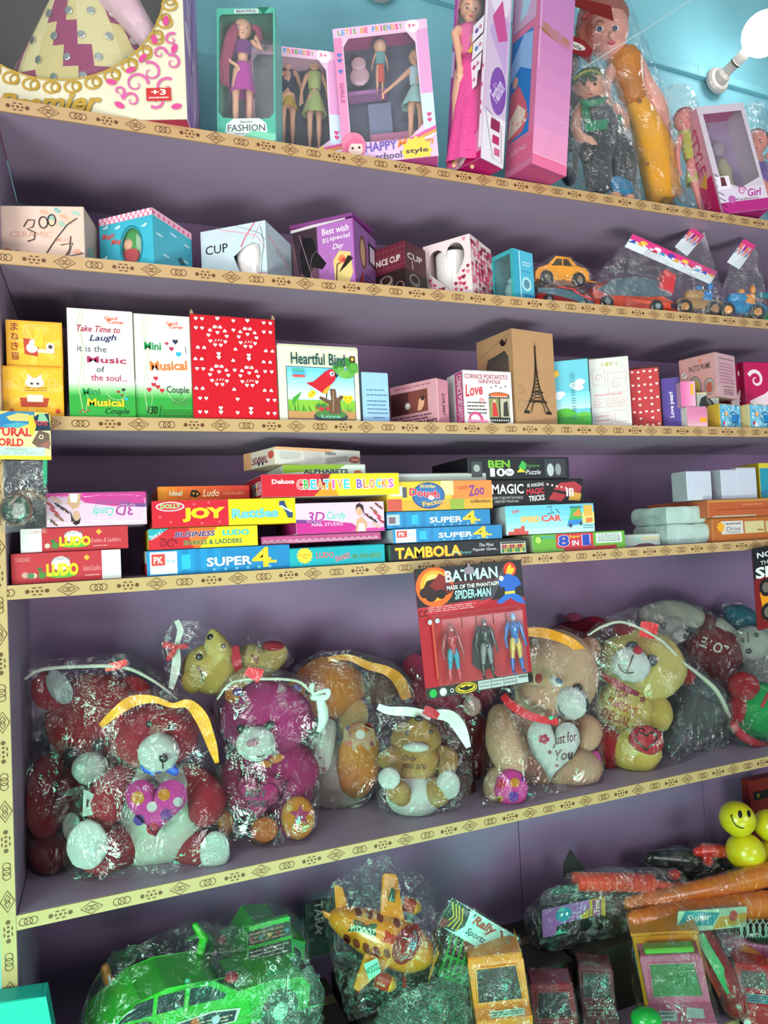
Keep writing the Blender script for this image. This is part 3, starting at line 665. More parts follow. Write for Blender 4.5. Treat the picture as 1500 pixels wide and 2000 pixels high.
for i, ch in enumerate('まねき猫'): A.text(ch, .08, .78-i*.21, .22, .95-i*.21, '8a1f28', .02)
A.poly([(.32, .28), (.55, .24), (.58, .6), (.30, .62)], 'b8402c'); A.disc(.45, .42, .1, 'e6decc'); A.disc(.47, .53, .07, 'e6decc'); A.disc(.78, .46, .08, 'ddd6c6'); A.disc(.78, .46, .04, '4a4038'); A.rect(.55, .32, .85, .4, 'd8d0c0'); A.rect(.5, .45, .66, .88, 'f0c030'); A.small(.35, .8, .7, .92, 3, 'f4d070'); A.ring(.45, .76, .14, .012, 'f6d27c'); b.done(A)
SPI = 'b9c69a'
def musicbox(A):
    A.rect(0, 0, 1, .20, '2f9a3a'); 
    for i in range(8): A.rect(0, .20+i*.02, 1, .22+i*.02, ['4aa84e', '66b565', '84c17e', '9fcc98', 'b7d6b0', 'cbdfc5', 'd8e6d3', 'e2ebde'][i])
    A.line([(.20, .98), (.14, .85), (.22, .7), (.2, .5), (.14, .3), (.2, .04)], .012, SPI); A.line([(.25, .98), (.19, .82), (.25, .6), (.22, .4), (.28, .2), (.24, .04)], .008, SPI)
    A.curl(.72, .55, .26, 'd9e0c8', 1.2, 1, .01); A.curl(.3, .82, .22, 'd9e0c8', 1.1, 2, .008, -1); A.curl(.75, .25, .2, 'c4dcb4', 1, 3, .008)
    A.text('Cecil', .56, .905, .76, .94, 'd8502c', .03); A.text('Corner', .62, .87, .86, .905, 'd8502c', .04); A.disc(.62, .905, .03, 'e0703c')
b = cbox('gift_box', 'tall white and green musical couple box reading Take Time to Laugh', [WHT, 'b9bca8', 'c8ccb8', 'd8d8cc'], 133, 262, 600, 3, Y=.004, d=.13, bevel=.001)
A = b.art(); musicbox(A)
A.text('Take Time to', .14, .785, .80, .845, 'a8284c', .03, .3); A.text('Laugh', .32, .69, .74, .765, '1d2a5c', .03, .35, rot=4); A.text('it is the', .14, .60, .58, .66, '4a5058', .0); A.text('Music', .28, .50, .88, .56, 'a83058', .05); A.text('of', .42, .415, .54, .47, '3a4448', .0); A.text('the soul...', .33, .335, .88, .395, 'b03a64', .03)
A.text('Mini', .20, .20, .46, .265, '178a4a', .05, rot=3); A.text('Musical', .27, .10, .82, .17, 'e8c428', .05, out='c88a1c', ow=.03); A.text('Couple', .53, .015, .90, .085, '1a2f24', .01, .3)
A.heart(.82, .255, .06, '22303c'); A.heart(.74, .235, .05, 'a8283c'); A.heart(.79, .205, .04, 'a8283c'); A.heart(.86, .17, .06, '2ab0c8'); [A.heart(.16+i*.04, .04+.02*(i % 2), .035, 'b04a3c') for i in range(4)]; b.done(A)
b = cbox('gift_box', 'tall white and green box reading Mini Musical Couple with a hand-written price', [WHT, 'b9bca8', 'c8ccb8', 'b8c4a4'], 263, 376, 611, 3, Y=.010, d=.12, bevel=.001)
A = b.art(); musicbox(A); A.text('Mini', .17, .655, .46, .73, '128a48', .06); A.text('Musical', .26, .465, .90, .555, 'd8743c', .05, rot=3, out='e8b070', ow=.03)
A.heart(.56, .72, .07, 'b0384c'); A.heart(.64, .67, .085, 'b0284c'); A.heart(.71, .74, .10, '24304a'); A.heart(.76, .62, .10, '1fa8c8')
for x, y in ((.35, .38), (.31, .32), (.38, .30), (.23, .27), (.45, .265)): A.heart(x, y, .085, 'c0283c')
A.text('Couple', .53, .23, .92, .315, '24223a', .01); A.line([(.88, .7), (.9, .63)], .01, '333333'); A.small(.6, .12, .9, .2, 4, '6a8a5a'); A.small(.45, .02, .95, .09, 3, '3a6a2c'); A.text('130', .18, .04, .36, .115, '141414', .03, .2); A.line([(.39, .02), (.43, .12)], .012, '141414'); b.done(A)
# red heart box
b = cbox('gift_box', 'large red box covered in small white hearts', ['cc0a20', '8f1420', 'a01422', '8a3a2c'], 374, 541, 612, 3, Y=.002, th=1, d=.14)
A = b.art(); RW = 'f4e4e0'
for cx in (.31, .66):
    for cy in (.80, .42):
        for i in range(10):
            a = 2*math.pi*i/10; x, y = cx+.105*math.cos(a), cy+.095*math.sin(a)
            if y > .03: A.heart(x, y, .045, RW, 0 if math.sin(a) < .3 else math.pi)
        A.heart(cx, cy+.03, .045, RW, 0); A.text('JLL', cx-.05, cy+.07, cx+.05, cy+.10, RW, .0, .3); A.text('J.H', cx-.05, cy-.06, cx+.05, cy-.03, RW, .0, .3)
for x in (.06, .13, .49, .93, .85):
    for y in (.06, .19, .29, .47, .57, .68, .86, .95): A.heart(x+.02*math.sin(y*40), y, .045, RW, 0 if int(y*50) % 2 else math.pi)
for cx in (.31, .66):
    for y in (.10, .06, .62, .585, .96): A.heart(cx, y, .05, RW, 0)
b.done(A)
for x in (0, .955): b.t.part('torn_corner', prism([[(0, 0), (.007, 0), (.005, .006), (.002, .008)]], (b.O+b.U*(b.w*x)+Zv*b.h, b.U, Zv), .004), mat('a08468'))
# heartful bird
b = cbox('gift_box', 'cream box with a red parrot picture and the words Heartful Bird', ['e3e1c8', 'b8b79a', 'c9c8ac', 'cfceb4'], 543, 702, 672, 3, Y=.008, d=.10)
A = b.art(); A.rect(.10, .02, .94, .72, '222a30'); A.rect(.108, .028, .932, .712, 'a8d8ee')
for i in range(7): A.rect(.108, .65-i*.06, .932, .712-i*.06, ['6cc0e4', '7cc8e8', '8ed0ea', 'a0d8ec', 'b4e0f0', 'c8e8f2', 'd8eff4'][i])
A.rect(.108, .028, .932, .28, '86b83c'); A.poly([(.108, .028), (.932, .028), (.932, .14), (.7, .17), (.3, .12), (.108, .15)], 'b98a58')
for i in range(26):
    x = .12+i*.031
    if .36 < x < .8 and i % 2: continue
    A.poly([(x, .13), (x+.02, .13), (x+.02*math.sin(i*3), .26+.05*math.sin(i*7))], ['3f8f34', '6aae3c', '2f7a30'][i % 3])
for x, y in ((.16, .3), (.2, .33), (.15, .26)): A.poly([(x, y), (x+.08, y+.06), (x+.02, y-.06)], '4a9a3c')
for i in range(22): A.disc(.72+.011*i % .25+.02*math.sin(i*5), .70+.09*math.sin(i*3.3)+.02, .05, ['3f8a34', '5aa040', '2f7430', '74b050'][i % 4])
A.disc(.62, .06, .21, '39424a', .08); A.disc(.62, .09, .19, '4a7a3c', .06); A.text('Love', .5, .045, .74, .085, '7ac0c8', .03)
A.poly([(.60, .1), (.74, .1), (.73, .26), (.80, .33), (.75, .35), (.70, .30), (.69, .43), (.62, .43), (.63, .27), (.50, .33), (.48, .30), (.60, .22)], '6a4a38'); A.line([(.65, .12), (.66, .4)], .012, 'a88468')
A.poly([(.53, .62), (.58, .67), (.66, .665), (.70, .61), (.69, .55), (.62, .47), (.54, .36), (.44, .43), (.33, .50), (.42, .52)], 'c4202c'); A.poly([(.55, .42), (.64, .50), (.58, .36), (.52, .37)], 'e8a030'); A.disc(.64, .635, .055, 'd4283a'); A.disc(.655, .635, .028, 'f4f0ec'); A.disc(.66, .635, .012, '141414'); A.poly([(.685, .655), (.73, .62), (.705, .575), (.69, .61)], '2a2a30')
A.line([(.58, .37), (.57, .30)], .012, '3a2a2a')
for x, y in ((.38, .34), (.41, .37), (.84, .28), (.81, .31), (.87, .31)): A.disc(x, y, .035, 'f0c81c'); A.disc(x, y, .013, 'e08a1c')
for i in range(8): A.disc(.46+.03*i % .14, .18+.03*math.sin(i*3), .025, ['b83a3c', '3a7a3c'][i % 2])
A.text('Heartful Bird', .16, .745, .82, .90, '1c3038', .01, out='7fb0a0', ow=.03); A.rect(.17, .655, .31, .685, '4ab090'); A.rect(.17, .615, .32, .645, '4ab4d8'); A.rect(.17, .572, .32, .602, 'd4504c'); A.rect(.88, .80, .95, .88, '4a2c24'); A.disc(.915, .84, .02, 'd0b040'); b.done(A)
b.t.part('lid_flap', prism([[(0, 0), (b.w*.98, 0), (b.w, -.006), (b.w*.05, -.004)]], (b.O+Zv*(b.h+.0012)-b.B*.0012, b.U, Zv), .0008), mat('cac9ae'))
# light blue booklet
b = cbox('gift_box', 'pale blue slim box with lines of small print, beside the parrot box', ['9cc4e4', '8fb4d0', '8fb4d0', 'b0cce0'], 708, 760, 726, 3, Y=.015, d=.09, th=2)
A = b.art(); [A.small(.15, y, .92, y+.055, 1, '4a6a8c') for y in (.62, .52, .40, .32, .24, .16)]; A.small(.35, .08, .8, .12, 1, '3a5a84'); b.done(A)
# pink love pearl
b = cornerbox('gift_box', 'pink Love Pearl box with a brown picture of a hand holding a pearl', ['d79aa4', 'd79aa4', 'd894a4', 'd4a4ac'], 762, 855, 876, 738, 3, Y=.010, asp=3)
A = b.art(); A.rect(.02, .32, .80, .82, '7a3f36'); A.rect(.02, .32, .40, .82, '552c2c'); A.disc(.38, .50, .06, 'c8b8b0'); A.disc(.375, .51, .03, 'f0e8e4'); A.poly([(.58, .36), (.62, .6), (.70, .66), (.74, .60), (.72, .46), (.66, .36)], 'd89c7c'); A.disc(.70, .62, .04, '3a2a28'); A.text('Love Pearl', .52, .03, .96, .13, '2a1c20', .05, rot=180); A.small(.05, .14, .9, .28, 2, '5a3038'); A.small(.1, .88, .9, .95, 1, 'b06070')
R = b.art('R'); R.text('Love pearl', .28, .15, .8, .68, '3a2028', .03, .2, rot=-90) if False else R.text('Love pearl', .3, .2, .72, .68, '3a2028', .03, .2, rot=-90); b.done(A, R)
# cornice portafoto
b = cornerbox('gift_box', 'white and magenta Cornice Portafoto box', ['e9e4e0', 'e9e4e0', 'd8d0d0', 'c9c0c4'], 874, 886, 1000, 722, 3, Y=.004) if False else None
b = cbox('gift_box', 'white and magenta Cornice Portafoto box', ['ebe6e0', 'e2dcdc', 'd8d0d0', 'c9c0c4'], 906, 1001, 722, 3, Y=.006, th=0, d=.075)
A = b.art(); PK = 'c8407c'; A.text('CORNICE PORTAFOTO', .03, .84, .92, .93, '9c2c50', .04); A.text('GIREVOLE', .30, .76, .76, .83, '9c2c50', .04); A.text('Love', .02, .52, .38, .74, 'c8303c', .03, .3, rot=8, out='e89098', ow=.03)
A.rect(.50, .06, .93, .54, '3a3a38'); A.disc(.715, .54, .215, '2a2a28', .06); A.disc(.715, .545, .19, 'd8602c', .045); A.disc(.715, .06, .215, '1c1c1c', .055); [A.rect(.51+i*.045, .50, .53+i*.045, .53, 'e8e8e0') for i in range(9)]; [A.rect(.51+i*.045, .05, .53+i*.045, .08, 'e8e8e0') for i in range(9)]
A.rect(.50, .12, .70, .48, '8a8a58'); A.rect(.73, .12, .92, .48, 'b8b098'); A.poly([(.56, .14), (.68, .14), (.64, .36), (.60, .44), (.57, .36)], 'c83434'); A.disc(.61, .43, .03, 'e0b090'); A.poly([(.78, .14), (.90, .14), (.88, .44), (.80, .4)], '3a3430'); A.small(.05, .16, .45, .42, 4, '4a3a40'); A.curl(.18, .06, .16, PK, 1, 0, .05); A.rect(.05, .02, .45, .06, 'd87ca4'); A.curl(.34, .42, .05, 'e07080'); [A.disc(.55+i*.1, .68+.03*(i % 2), .015, '4a4a4a') for i in range(4)]
L_ = b.art('L'); L_.rect(.52, .02, .96, .98, PK); L_.text('CORNICE PORTAFOTO', .62, .06, .90, .94, 'f6e8f0', .03, rot=-90) ; b.done(A, L_)
# eiffel
hole = [(.20, .10), (.88, .10), (.88, .72), (.78, .80), (.30, .76), (.20, .62)]
b = cornerbox('gift_box', 'tall brown kraft box with a black iron tower printed on its side', ['b98e66', 'b98e66', 'b98e66', 'c79a6e'], 934, 1004, 1083, 641, 3, Y=.008, hole=hole, inner='3a1420', film='window')
A = b.art('F'); A.poly([(.66, .90), (.74, .93), (.80, .885), (.88, .93), (.84, .87), (.78, .845), (.70, .86)], '2a1c16'); A.line([(.02, .8), (.98, .97)], .006, '8a6444')
R = b.art('R'); D = '2c2119'
def tower(R, cx, y0, y1, w):
    H = y1-y0; f = lambda q: w*(.5*(1-q)**3.2+.045*(1-q)+.006)
    for s in (-1, 1):
        P = [(cx+s*f(q/20), y0+H*q/20) for q in range(21)]; Q = [(cx+s*(f(q/20)-.035*w*(1-q/26)*4*.25-.02*w), y0+H*q/20) for q in range(21)]
        for i in range(20): R.poly([P[i], P[i+1], Q[i+1], Q[i]], D)
        R.poly([(cx+s*w*.56, y0-.01), (cx+s*w*.32, y0-.01), (cx+s*w*.34, y0+.02), (cx+s*w*.53, y0+.02)], D)
    for i in range(19):
        q, r = i/20, (i+1)/20
        if q > .12: R.line([(cx-f(q), y0+H*q), (cx+f(r), y0+H*r)], .012, D); R.line([(cx+f(q), y0+H*q), (cx-f(r), y0+H*r)], .012, D)
    for q, t in ((.155, .02), (.30, .016), (.60, .008)): R.rect(cx-f(q)-.02, y0+H*q, cx+f(q)+.02, y0+H*(q+t), D)
    R.ring(cx, y0, w*.27, .018, D, .13, 20, 0, math.pi); R.line([(cx, y1-.02), (cx, y1+.03)], .012, D); R.rect(cx-.02, y1-.03, cx+.02, y1-.015, D)
tower(R, .52, .13, .84, .60); R.curl(.12, .2, .12, '9a7450', 1.2, 0, .01); R.curl(.12, .35, .10, '9a7450', 1.2, 2, .01, -1); b.done(A, R)
# blue / green scenic box with cap, white line-drawn box
b = cbox('gift_box', 'sky blue and grass green box with a sun picture and white clouds', ['6cc2d4', '4a9ab0', '58b4c8', '2f6a50'], 1080, 1152, 706, 3, Y=.06, th=-33, d=.09)
A = b.art(); A.rect(0, 0, 1, .2, '3f9a3a'); A.disc(.3, .13, .35, '56b03c', .14); A.disc(.8, .1, .28, '64b444', .12); [A.rect(0, .27+i*.06, 1, .33+i*.06, c) for i, c in enumerate(['b4e0e4', 'a0dae2', '8ed2de', '7ccadb'])]; A.disc(.3, .15, .36, '56b03c', .14); A.rect(0, 0, 1, .16, '3f9a3a')
for x, y in ((.6, .62), (.75, .66), (.7, .58), (.2, .5), (.1, .46)): A.poly(circ(x, y, .14, .045), 'e4f2f4')
[A.small(.50, .1+i*.12, .62, .2+i*.12, 3, '4a7a8c') for i in range(6)]; A.star(.1, .8, .12, 'e0b030', 12, .6); A.disc(.1, .8, .08, 'f0c030', .045); b.done(A)
b = cbox('gift_box', 'off-white carton printed with thin pink line drawings', ['dcdcd4', 'b0b0a8', 'c4c4bc', 'cfc8bc'], 1153, 1231, 702, 3, Y=.055, th=-33, d=.09)
A = b.art(); PL = 'd99aa0'
for x0, y0, x1, y1 in ((.08, .62, .38, .84), (.46, .5, .92, .78), (.08, .3, .36, .42), (.42, .3, .66, .42), (.7, .3, .92, .42), (.08, .06, .5, .22), (.58, .08, .92, .24)):
    A.line([(x0, y0), (x1, y0), (x1, y1), (x0, y1), (x0, y0)], .012, PL)
[A.text(c, .3+i*.12, .88, .38+i*.12, .93, 'c0b070', .02) for i, c in enumerate('GIFT')]; A.curl(.22, .72, .1, PL, 1.4, 0, .02); A.curl(.68, .62, .14, PL, 1.5, 1, .015); A.ring(.18, .36, .06, .012, PL); A.ring(.54, .36, .06, .012, PL); A.ring(.8, .36, .05, .012, PL); A.small(.1, .44, .9, .5, 1, PL); A.small(.12, .08, .46, .2, 2, PL); b.done(A)
# little red heart box
b = cbox('gift_box', 'small red box with white hearts and a bent cardboard lid', ['bf3c40', '8a2828', '9a2c30', '7a4a44'], 1232, 1290, 722, 3, Y=.055, th=-36, d=.08)
A = b.art(); [A.heart((i % 5+.5+.5*(j % 2)*0)/5, (j+.5)/9, .10, 'f0d8d0', (math.pi if (i+j) % 2 else 0)) for i in range(5) for j in range(9) if (i+j) % 2 == 0 or i % 2]; b.done(A)
b.t.part('bent_flap', tube([b.O+Zv*(b.h+.001)+b.B*.01, b.O+Zv*(b.h+.007)+b.U*b.w*.5+b.B*.012, b.O+Zv*(b.h+.001)+b.U*b.w+b.B*.01], .0022, 8), mat('6a3a38'))
b = cbox('gift_box', 'slim purple Love Pearl box standing upright', ['5c4a9c', '9a8cc0', '4a3c84', '7a6cb0'], 1293, 1329, 740, 3, Y=.045, th=-36, d=.08)
A = b.art(); A.text('Love pearl', .40, .22, .68, .72, 'f0ecf4', .04, rot=90); b.done(A)
p1 = cbox('gift_box', 'small pink box with an orange tab, lower of the two beside the horse box', ['d880a8', 'e4e0d8', 'c870a0', 'd8a0b8'], 1342, 1381, 794, 3, Y=.001, th=-6, d=.035)
A = p1.art(); [A.rect(0, i*.12, 1, i*.12+.12, c) for i, c in enumerate(['d8a4b0', 'd898ac', 'd88ca8', 'd884a8', 'd87ca8'])]; A.rect(.62, .22, .98, .45, 'e09a20'); p1.done(A)
p2 = cbox('gift_box', 'small pink box with an orange strip, upper of the two pink ones', ['dc74a8', 'e8b0cc', 'c870a0', 'd8a0b8'], 1330, 1358, 746, 3, Y=.003, th=-20, d=.035, z=p1.O.z+p1.h)
A = p2.art(); [A.rect(i*.2, 0, i*.2+.2, 1, c) for i, c in enumerate(['d866a0', 'd870a4', 'd880ac', 'd890b4', 'd8a0bc'])]; A.rect(.68, .45, .88, .9, 'e0a030'); p2.done(A)
b = cbox('gift_box', 'small picture box with a dark horse drawing, behind the lower pink box', ['b8c0bc', 'a09a80', 'a8a8a0', 'd8c898'], 1362, 1406, 767, 3, Y=.052, th=-20, d=.05)
A = b.art(); A.rect(0, .96, 1, 1, 'd8c890'); A.poly([(.2, .85), (.45, .92), (.7, .75), (.95, .5), (.92, .3), (.75, .2), (.8, .04), (.7, .04), (.62, .3), (.5, .06), (.42, .06), (.5, .4), (.42, .58), (.25, .6), (.1, .5), (.08, .62)], '1f2624'); A.poly([(.4, .85), (.6, .75), (.7, .6), (.55, .65)], '6a7270'); A.disc(.75, .22, .14, '9a9a50'); A.line([(.1, .1), (.9, .05)], .03, '7a8a94'); b.done(A)
pf_z = p1.O.z+p1.h
q1 = cbox('gift_box', 'small blue box with a bucket picture and yellow side, left of the pair', ['3c9ac4', 'd8b040', 'd8ac30', 'd8b448'], 1406, 1447, 788, 3, Y=.010, th=8, d=.06)
q2 = cbox('gift_box', 'small blue box with a bucket picture, right of the pair at the edge', ['3c9ac4', 'd8c890', 'd8ac30', 'd8c070'], 1464, 1512, 789, 3, Y=.004, th=4, d=.06)
for q in (q1, q2):
    A = q.art(); A.rect(.04, .04, .96, .96, '6ab4d4'); rnd = random.Random(3)
    for i in range(26): A.disc(rnd.uniform(.1, .9), rnd.uniform(.1, .9), rnd.uniform(.03, .07), rnd.choice(['c4d8e4', '2c8ab8', 'e0e8ec', '9ac8dc']))
    A.poly([(.5, .55), (.92, .6), (.86, .22), (.6, .2)], '1f78b8'); A.ring(.62, .45, .18, .02, '2a2a3a', .22); A.disc(.28, .58, .07, 'e08c3c'); A.disc(.28, .58, .03, 'e8d8c0'); A.disc(.15, .2, .05, 'c83c5c'); A.line([(.7, .2), (.68, .05)], .02, '3a3a3a'); A.curl(.2, .85, .1, 'e8f0f4'); A.curl(.6, .85, .1, 'e8f0f4'); q.done(A)
m1 = cbox('gift_box', 'magenta box with white swirls, partly hidden behind the photo frame box', ['8c1440', '7a1038', '7a1038', '5a1830'], 1424, 1456, 708, 3, Y=.10, th=2, d=.08)
m2 = cbox('gift_box', 'crimson pink damask box at the right end of the third shelf', ['c01c58', '9a1444', '9a1444', '7a1838'], 1456, 1530, 706, 3, Y=.085, th=-4, d=.08)
for q, s in ((m1, 1), (m2, -1)):
    A = q.art(); W_ = 'ecd8dc'
    for x, y, r in ((.3, .75, .2), (.7, .5, .22), (.35, .3, .2), (.75, .85, .14), (.8, .15, .14)): A.curl(x, y, r, W_, 1.2, x*9, .09, s)
    A.poly([(.1, .45), (.5, .55), (.9, .72), (.6, .45), (.7, .3), (.4, .4), (.2, .3)], W_); q.done(A)
b = cornerbox('gift_box', 'pale pink Photo Frame box perched on the small boxes at the right', ['d8a09c', 'd8a09c', 'd0a4ac', 'b89a94'], 1327, 1399, 1437, 687, 3, Y=.016, z=pf_z+.012+.018)
b.done()
A = b.art(); A.text('PHOTO FRAME', .28, .66, .86, .80, '3a2a28', .01, rot=2); A.disc(.42, .30, .16, '9a9a94', .24); A.disc(.42, .28, .14, 'b8a050', .2); A.disc(.80, .26, .12, 'a8a8a0', .18); A.disc(.80, .24, .09, 'b86050', .13); A.ring(.42, .30, .165, .012, '5a4a44', .25); A.ring(.80, .26, .125, .012, '5a4a44', .19); A.disc(.14, .62, .08, 'e4d4d0'); A.line([(.1, .6), (.2, .66)], .02, '4a3a3a'); A.disc(.6, .88, .045, 'd87c58'); A.poly([(.1, .45), (.2, .48), (.16, .35)], 'b84a58')
R = b.art('R'); R.small(.15, .84, .9, .92, 1, '8a6a74'); R.small(.15, .3, .85, .8, 7, 'b8788c'); R.small(.3, .05, .8, .2, 3, '6a5060'); R.rect(.25, .24, .8, .25, '3a3030'); b.done(A, R)
PFB = b
# ================================================================ FOURTH SHELF: board games and toys in flat boxes
def gb(label, cols, pxL, pxR, pyT, on=None, Y=.02, th=0, d=.18, name='game_box', gap=0, **k):
    z = ZS[4]+.0003 if on is None else max(o.O.z+o.h+.0012 for o in (on if isinstance(on, (list, tuple)) else [on]))
    return cbox(name, label, cols, pxL, pxR, pyT, 4, Y, th, d, z=z, **k)
RED = 'b8202e'
def ludo(A, flip):
    A.rect(0, 0, 1, 1, 'b4303a')
    if flip: A.rect(.82, 0, 1, 1, 'd8d8d4'); o = 0
    else: A.rect(0, 0, .19, 1, 'd8d8d4'); A.text('STANDARD', .08, .8, .24, .93, 'd88080', .02); o = .04
    A.disc(.44+o, .62, .085, 'e8e4dc', .24); A.text('JUNIOR', .36+o, .68, .53+o, .82, '5a6a7a', .02, arc=.1); A.poly(circ(.45+o, .25, .14, .12), '5aa83a')
    A.text('LUDO', .31+o, .20, .60+o, .62, 'e8d820', .10, out='8a8a20', ow=.02); A.star(.68+o, .78, .03, 'f0a03c', 4, .7)
    A.text('Snakes & Ladders', .64, .32, .93 if not flip else .81, .52, 'e89098', .0, .4); A.disc(.25+o, .45, .02, '3a6a3a'); A.disc(.27+o, .25, .035, '4a7a3a'); A.disc(.2+o, .25, .025, 'c8b8a8'); A.small(.66, .12, .8, .22, 1, 'e0a0a0')
    if flip: A.text('STANDARD', .03, .72, .17, .88, 'd88080', .02); A.disc(.12, .28, .03, 'c09088'); A.disc(.17, .25, .03, '507a50')
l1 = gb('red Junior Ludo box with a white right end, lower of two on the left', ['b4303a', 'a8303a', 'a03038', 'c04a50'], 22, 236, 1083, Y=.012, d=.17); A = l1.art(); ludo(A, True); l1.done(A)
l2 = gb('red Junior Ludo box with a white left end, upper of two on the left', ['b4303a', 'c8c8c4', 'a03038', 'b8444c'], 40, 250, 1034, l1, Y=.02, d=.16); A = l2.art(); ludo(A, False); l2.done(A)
b = gb('upside-down pink and white nail studio box in wrap on the left stack', ['d8b4c8', 'c8b8c4', 'c0b0bc', 'd0c4cc'], 90, 286, 964, l2, Y=.016, d=.16); A = b.art()
def nail(A, flip):
    r = 180 if flip else 0; f = (lambda x: 1-x) if flip else (lambda x: x)
    def R(x0, y0, x1, y1, c): A.rect(min(f(x0), f(x1)), min(f(y0), f(y1)), max(f(x0), f(x1)), max(f(y0), f(y1)), c)
    def P(pts, c): A.poly([(f(x), f(y)) for x, y in pts], c)
    def T(t, x0, y0, x1, y1, c, **k): A.text(t, min(f(x0), f(x1)), min(f(y0), f(y1)), max(f(x0), f(x1)), max(f(y0), f(y1)), c, rot=r, **k)
    R(0, .32, 1, 1, 'dcb4cc'); P([(0, 0), (.75, 0), (.62, .30), (.35, .42), (0, .48)], 'c02884'); P([(0, .48), (.3, .42), (.25, .34), (0, .36)], '6a3a80'); R(.62, 0, 1, .12, 'c83890')
    T('3D', .12, .38, .32, .72, 'a83a90', bold=.06, shear=.2, out='f4e8f4', ow=.03); T('Candy', .34, .38, .56, .72, '38b0b4', bold=.02, shear=.3, out='f0f0d0', ow=.02); T('NAIL STUDIO', .17, .24, .52, .35, 'e8d0e8' if not flip else '7a4a90', bold=.01)
    P([(.66, .02), (.68, .42), (.74, .5), (.80, .3), (.78, .02)], 'c89878'); P([(.69, .02), (.70, .28), (.76, .28), (.77, .02)], 'ece4e0'); A.disc(f(.71), f(.70), .035, 'cc9c80', .17); P([(.665, .72), (.68, .92), (.72, .97), (.76, .88), (.77, .5), (.745, .72), (.72, .84), (.69, .82)], '2a1a1c')
    for i, (x, y) in enumerate(((.82, .5), (.87, .4), (.92, .55), (.88, .72), (.94, .85), (.90, .2), (.96, .35))): A.poly(circ(f(x), f(y), .02, .13, 14, rot=(.35 if not flip else .35)), ['5a2030', '2a2a2a', 'b83048', '8a5a40', '6a3a2a', 'c8a088', 'a03040'][i]); A.disc(f(x+.003), f(y+.03), .006, 'e8d8d0')
nail(A, True); b.done(A); NU = b
bag(b.t, grow=1.03, vox=.006, amp=.0025, freq=30, seed=2, kind='window', name='plastic_wrap')
def super4(A, pk):
    A.rect(0, 0, 1, 1, '1878b0')
    for i in range(6): A.rect(i*.09, 0, i*.09+.05, 1, '1c84bc')
    if pk: A.rect(.02, .05, .20, .95, 'd8dce0'); A.rect(.03, .4, .12, .86, 'c84038'); A.text('PK', .045, .48, .105, .76, 'f0e8e0', .04); A.text('SPECIAL', .125, .5, .19, .62, '4a8aa0', .02)
    A.rect(.23, .2, .29, .8, '28a8cc'); A.text('SUPER', .40, .25, .72, .62, 'e4eaee', .06, out='2c6a94', ow=.03); A.text('4', .72, .10, .86, .95, 'e8b428', .05); A.rect(.8, .27, .90, .38, 'e8b428'); [A.disc(.45+i*.08, .12, .012, '60a8d0') for i in range(6)]
s1 = gb('blue SUPER 4 game box at the bottom left, white logo panel with PK', ['1878b0', 'c84a44', '145c8c', '2a80b0'], 287, 566, 1077, Y=.008, d=.2); A = s1.art(); super4(A, True); L_ = s1.art('L'); L_.rect(0, .5, 1, 1, 'd8d4d0'); s1.done(A, L_)
b = gb('orange Ideal Ludo box lying on top of the rattles box', ['c85a28', 'b04a20', 'a84420', 'cc6030'], 307, 480, 950, None, Y=.05, d=.2, ) if False else None
b1 = gb('red and yellow Business Ludo snakes and ladders box', ['c02030', 'd8b828', 'b8a020', 'c8b850'], 290, 503, 1034, s1, Y=.012, d=.19)
A = b1.art(); A.poly([(0, 0), (.58, 0), (.48, 1), (0, 1)], 'c42430'); A.poly([(.40, 0), (1, 0), (1, 1), (.36, 1), (.36, .5)], 'd8682c'); A.poly([(.45, 0), (1, 0), (1, 1), (.62, 1)], 'e4c81c'); A.poly([(0, .45), (.18, 1), (0, 1)], '2a98a8'); A.text('Three in 1', .005, .60, .13, .84, 'e0eef0', .0, .2, rot=32)
A.text('BUSINESS', .23, .56, .60, .82, '2a2a70', .06, .2, out='e0d8e0', ow=.04); A.text('LUDO', .67, .56, .92, .84, '1ca8b0', .08, out='c0e0c0', ow=.02); A.text('SNAKES & LADDERS', .31, .16, .85, .40, '1a5a30', .06, out='e8e090', ow=.03); A.curl(.2, .25, .05, '8a1828', 1.3, 0, .02); A.curl(.12, .3, .04, '8a1828', 1.3, 2, .02, -1); b1.done(A)
l3 = gb('turquoise Ludo Snake Business box on the shelf', ['12a0b0', '0e8c9c', '1898a8', '20a8b4'], 566, 752, 1072, None, Y=.005, d=.2)
A = l3.art(); A.poly(star(.15*l3.w, .6*l3.h, .085*l3.w, 14, .8), 'e8c838', True); A.text('Three in', .08, .58, .21, .72, 'a85a1c', .02); A.text('One', .12, .44, .18, .56, 'a85a1c', .02); A.text('LUDO', .27, .42, .45, .72, 'a82838', .04, out='e8e0d8', ow=.03); A.text('SNAKE', .46, .26, .62, .56, 'b02c40', .04, rot=14, out='f0e0e0', ow=.03); A.text('BUSINESS', .65, .28, .95, .54, '1a6a30', .04, out='c8e8c0', ow=.02); l3.done(A)
tm = gb('black Tambola game box with yellow lettering', ['24262c', '50806c', '1a1c20', '2a2c30'], 763, 1030, 1064, None, Y=.003, d=.2)
A = tm.art(); A.text('TAMBOLA', .03, .10, .50, .78, 'd87c20', .10); A.text('TAMBOLA', .03, .14, .49, .80, 'ecc028', .04); A.text('Deluxe', .42, .22, .57, .42, '60b8a8', .0, .4); A.text('The Most', .63, .60, .74, .80, 'e0e0e0', .0, .3); A.text('Popular Game...', .58, .30, .77, .52, 'e0e0e0', .0, .3)
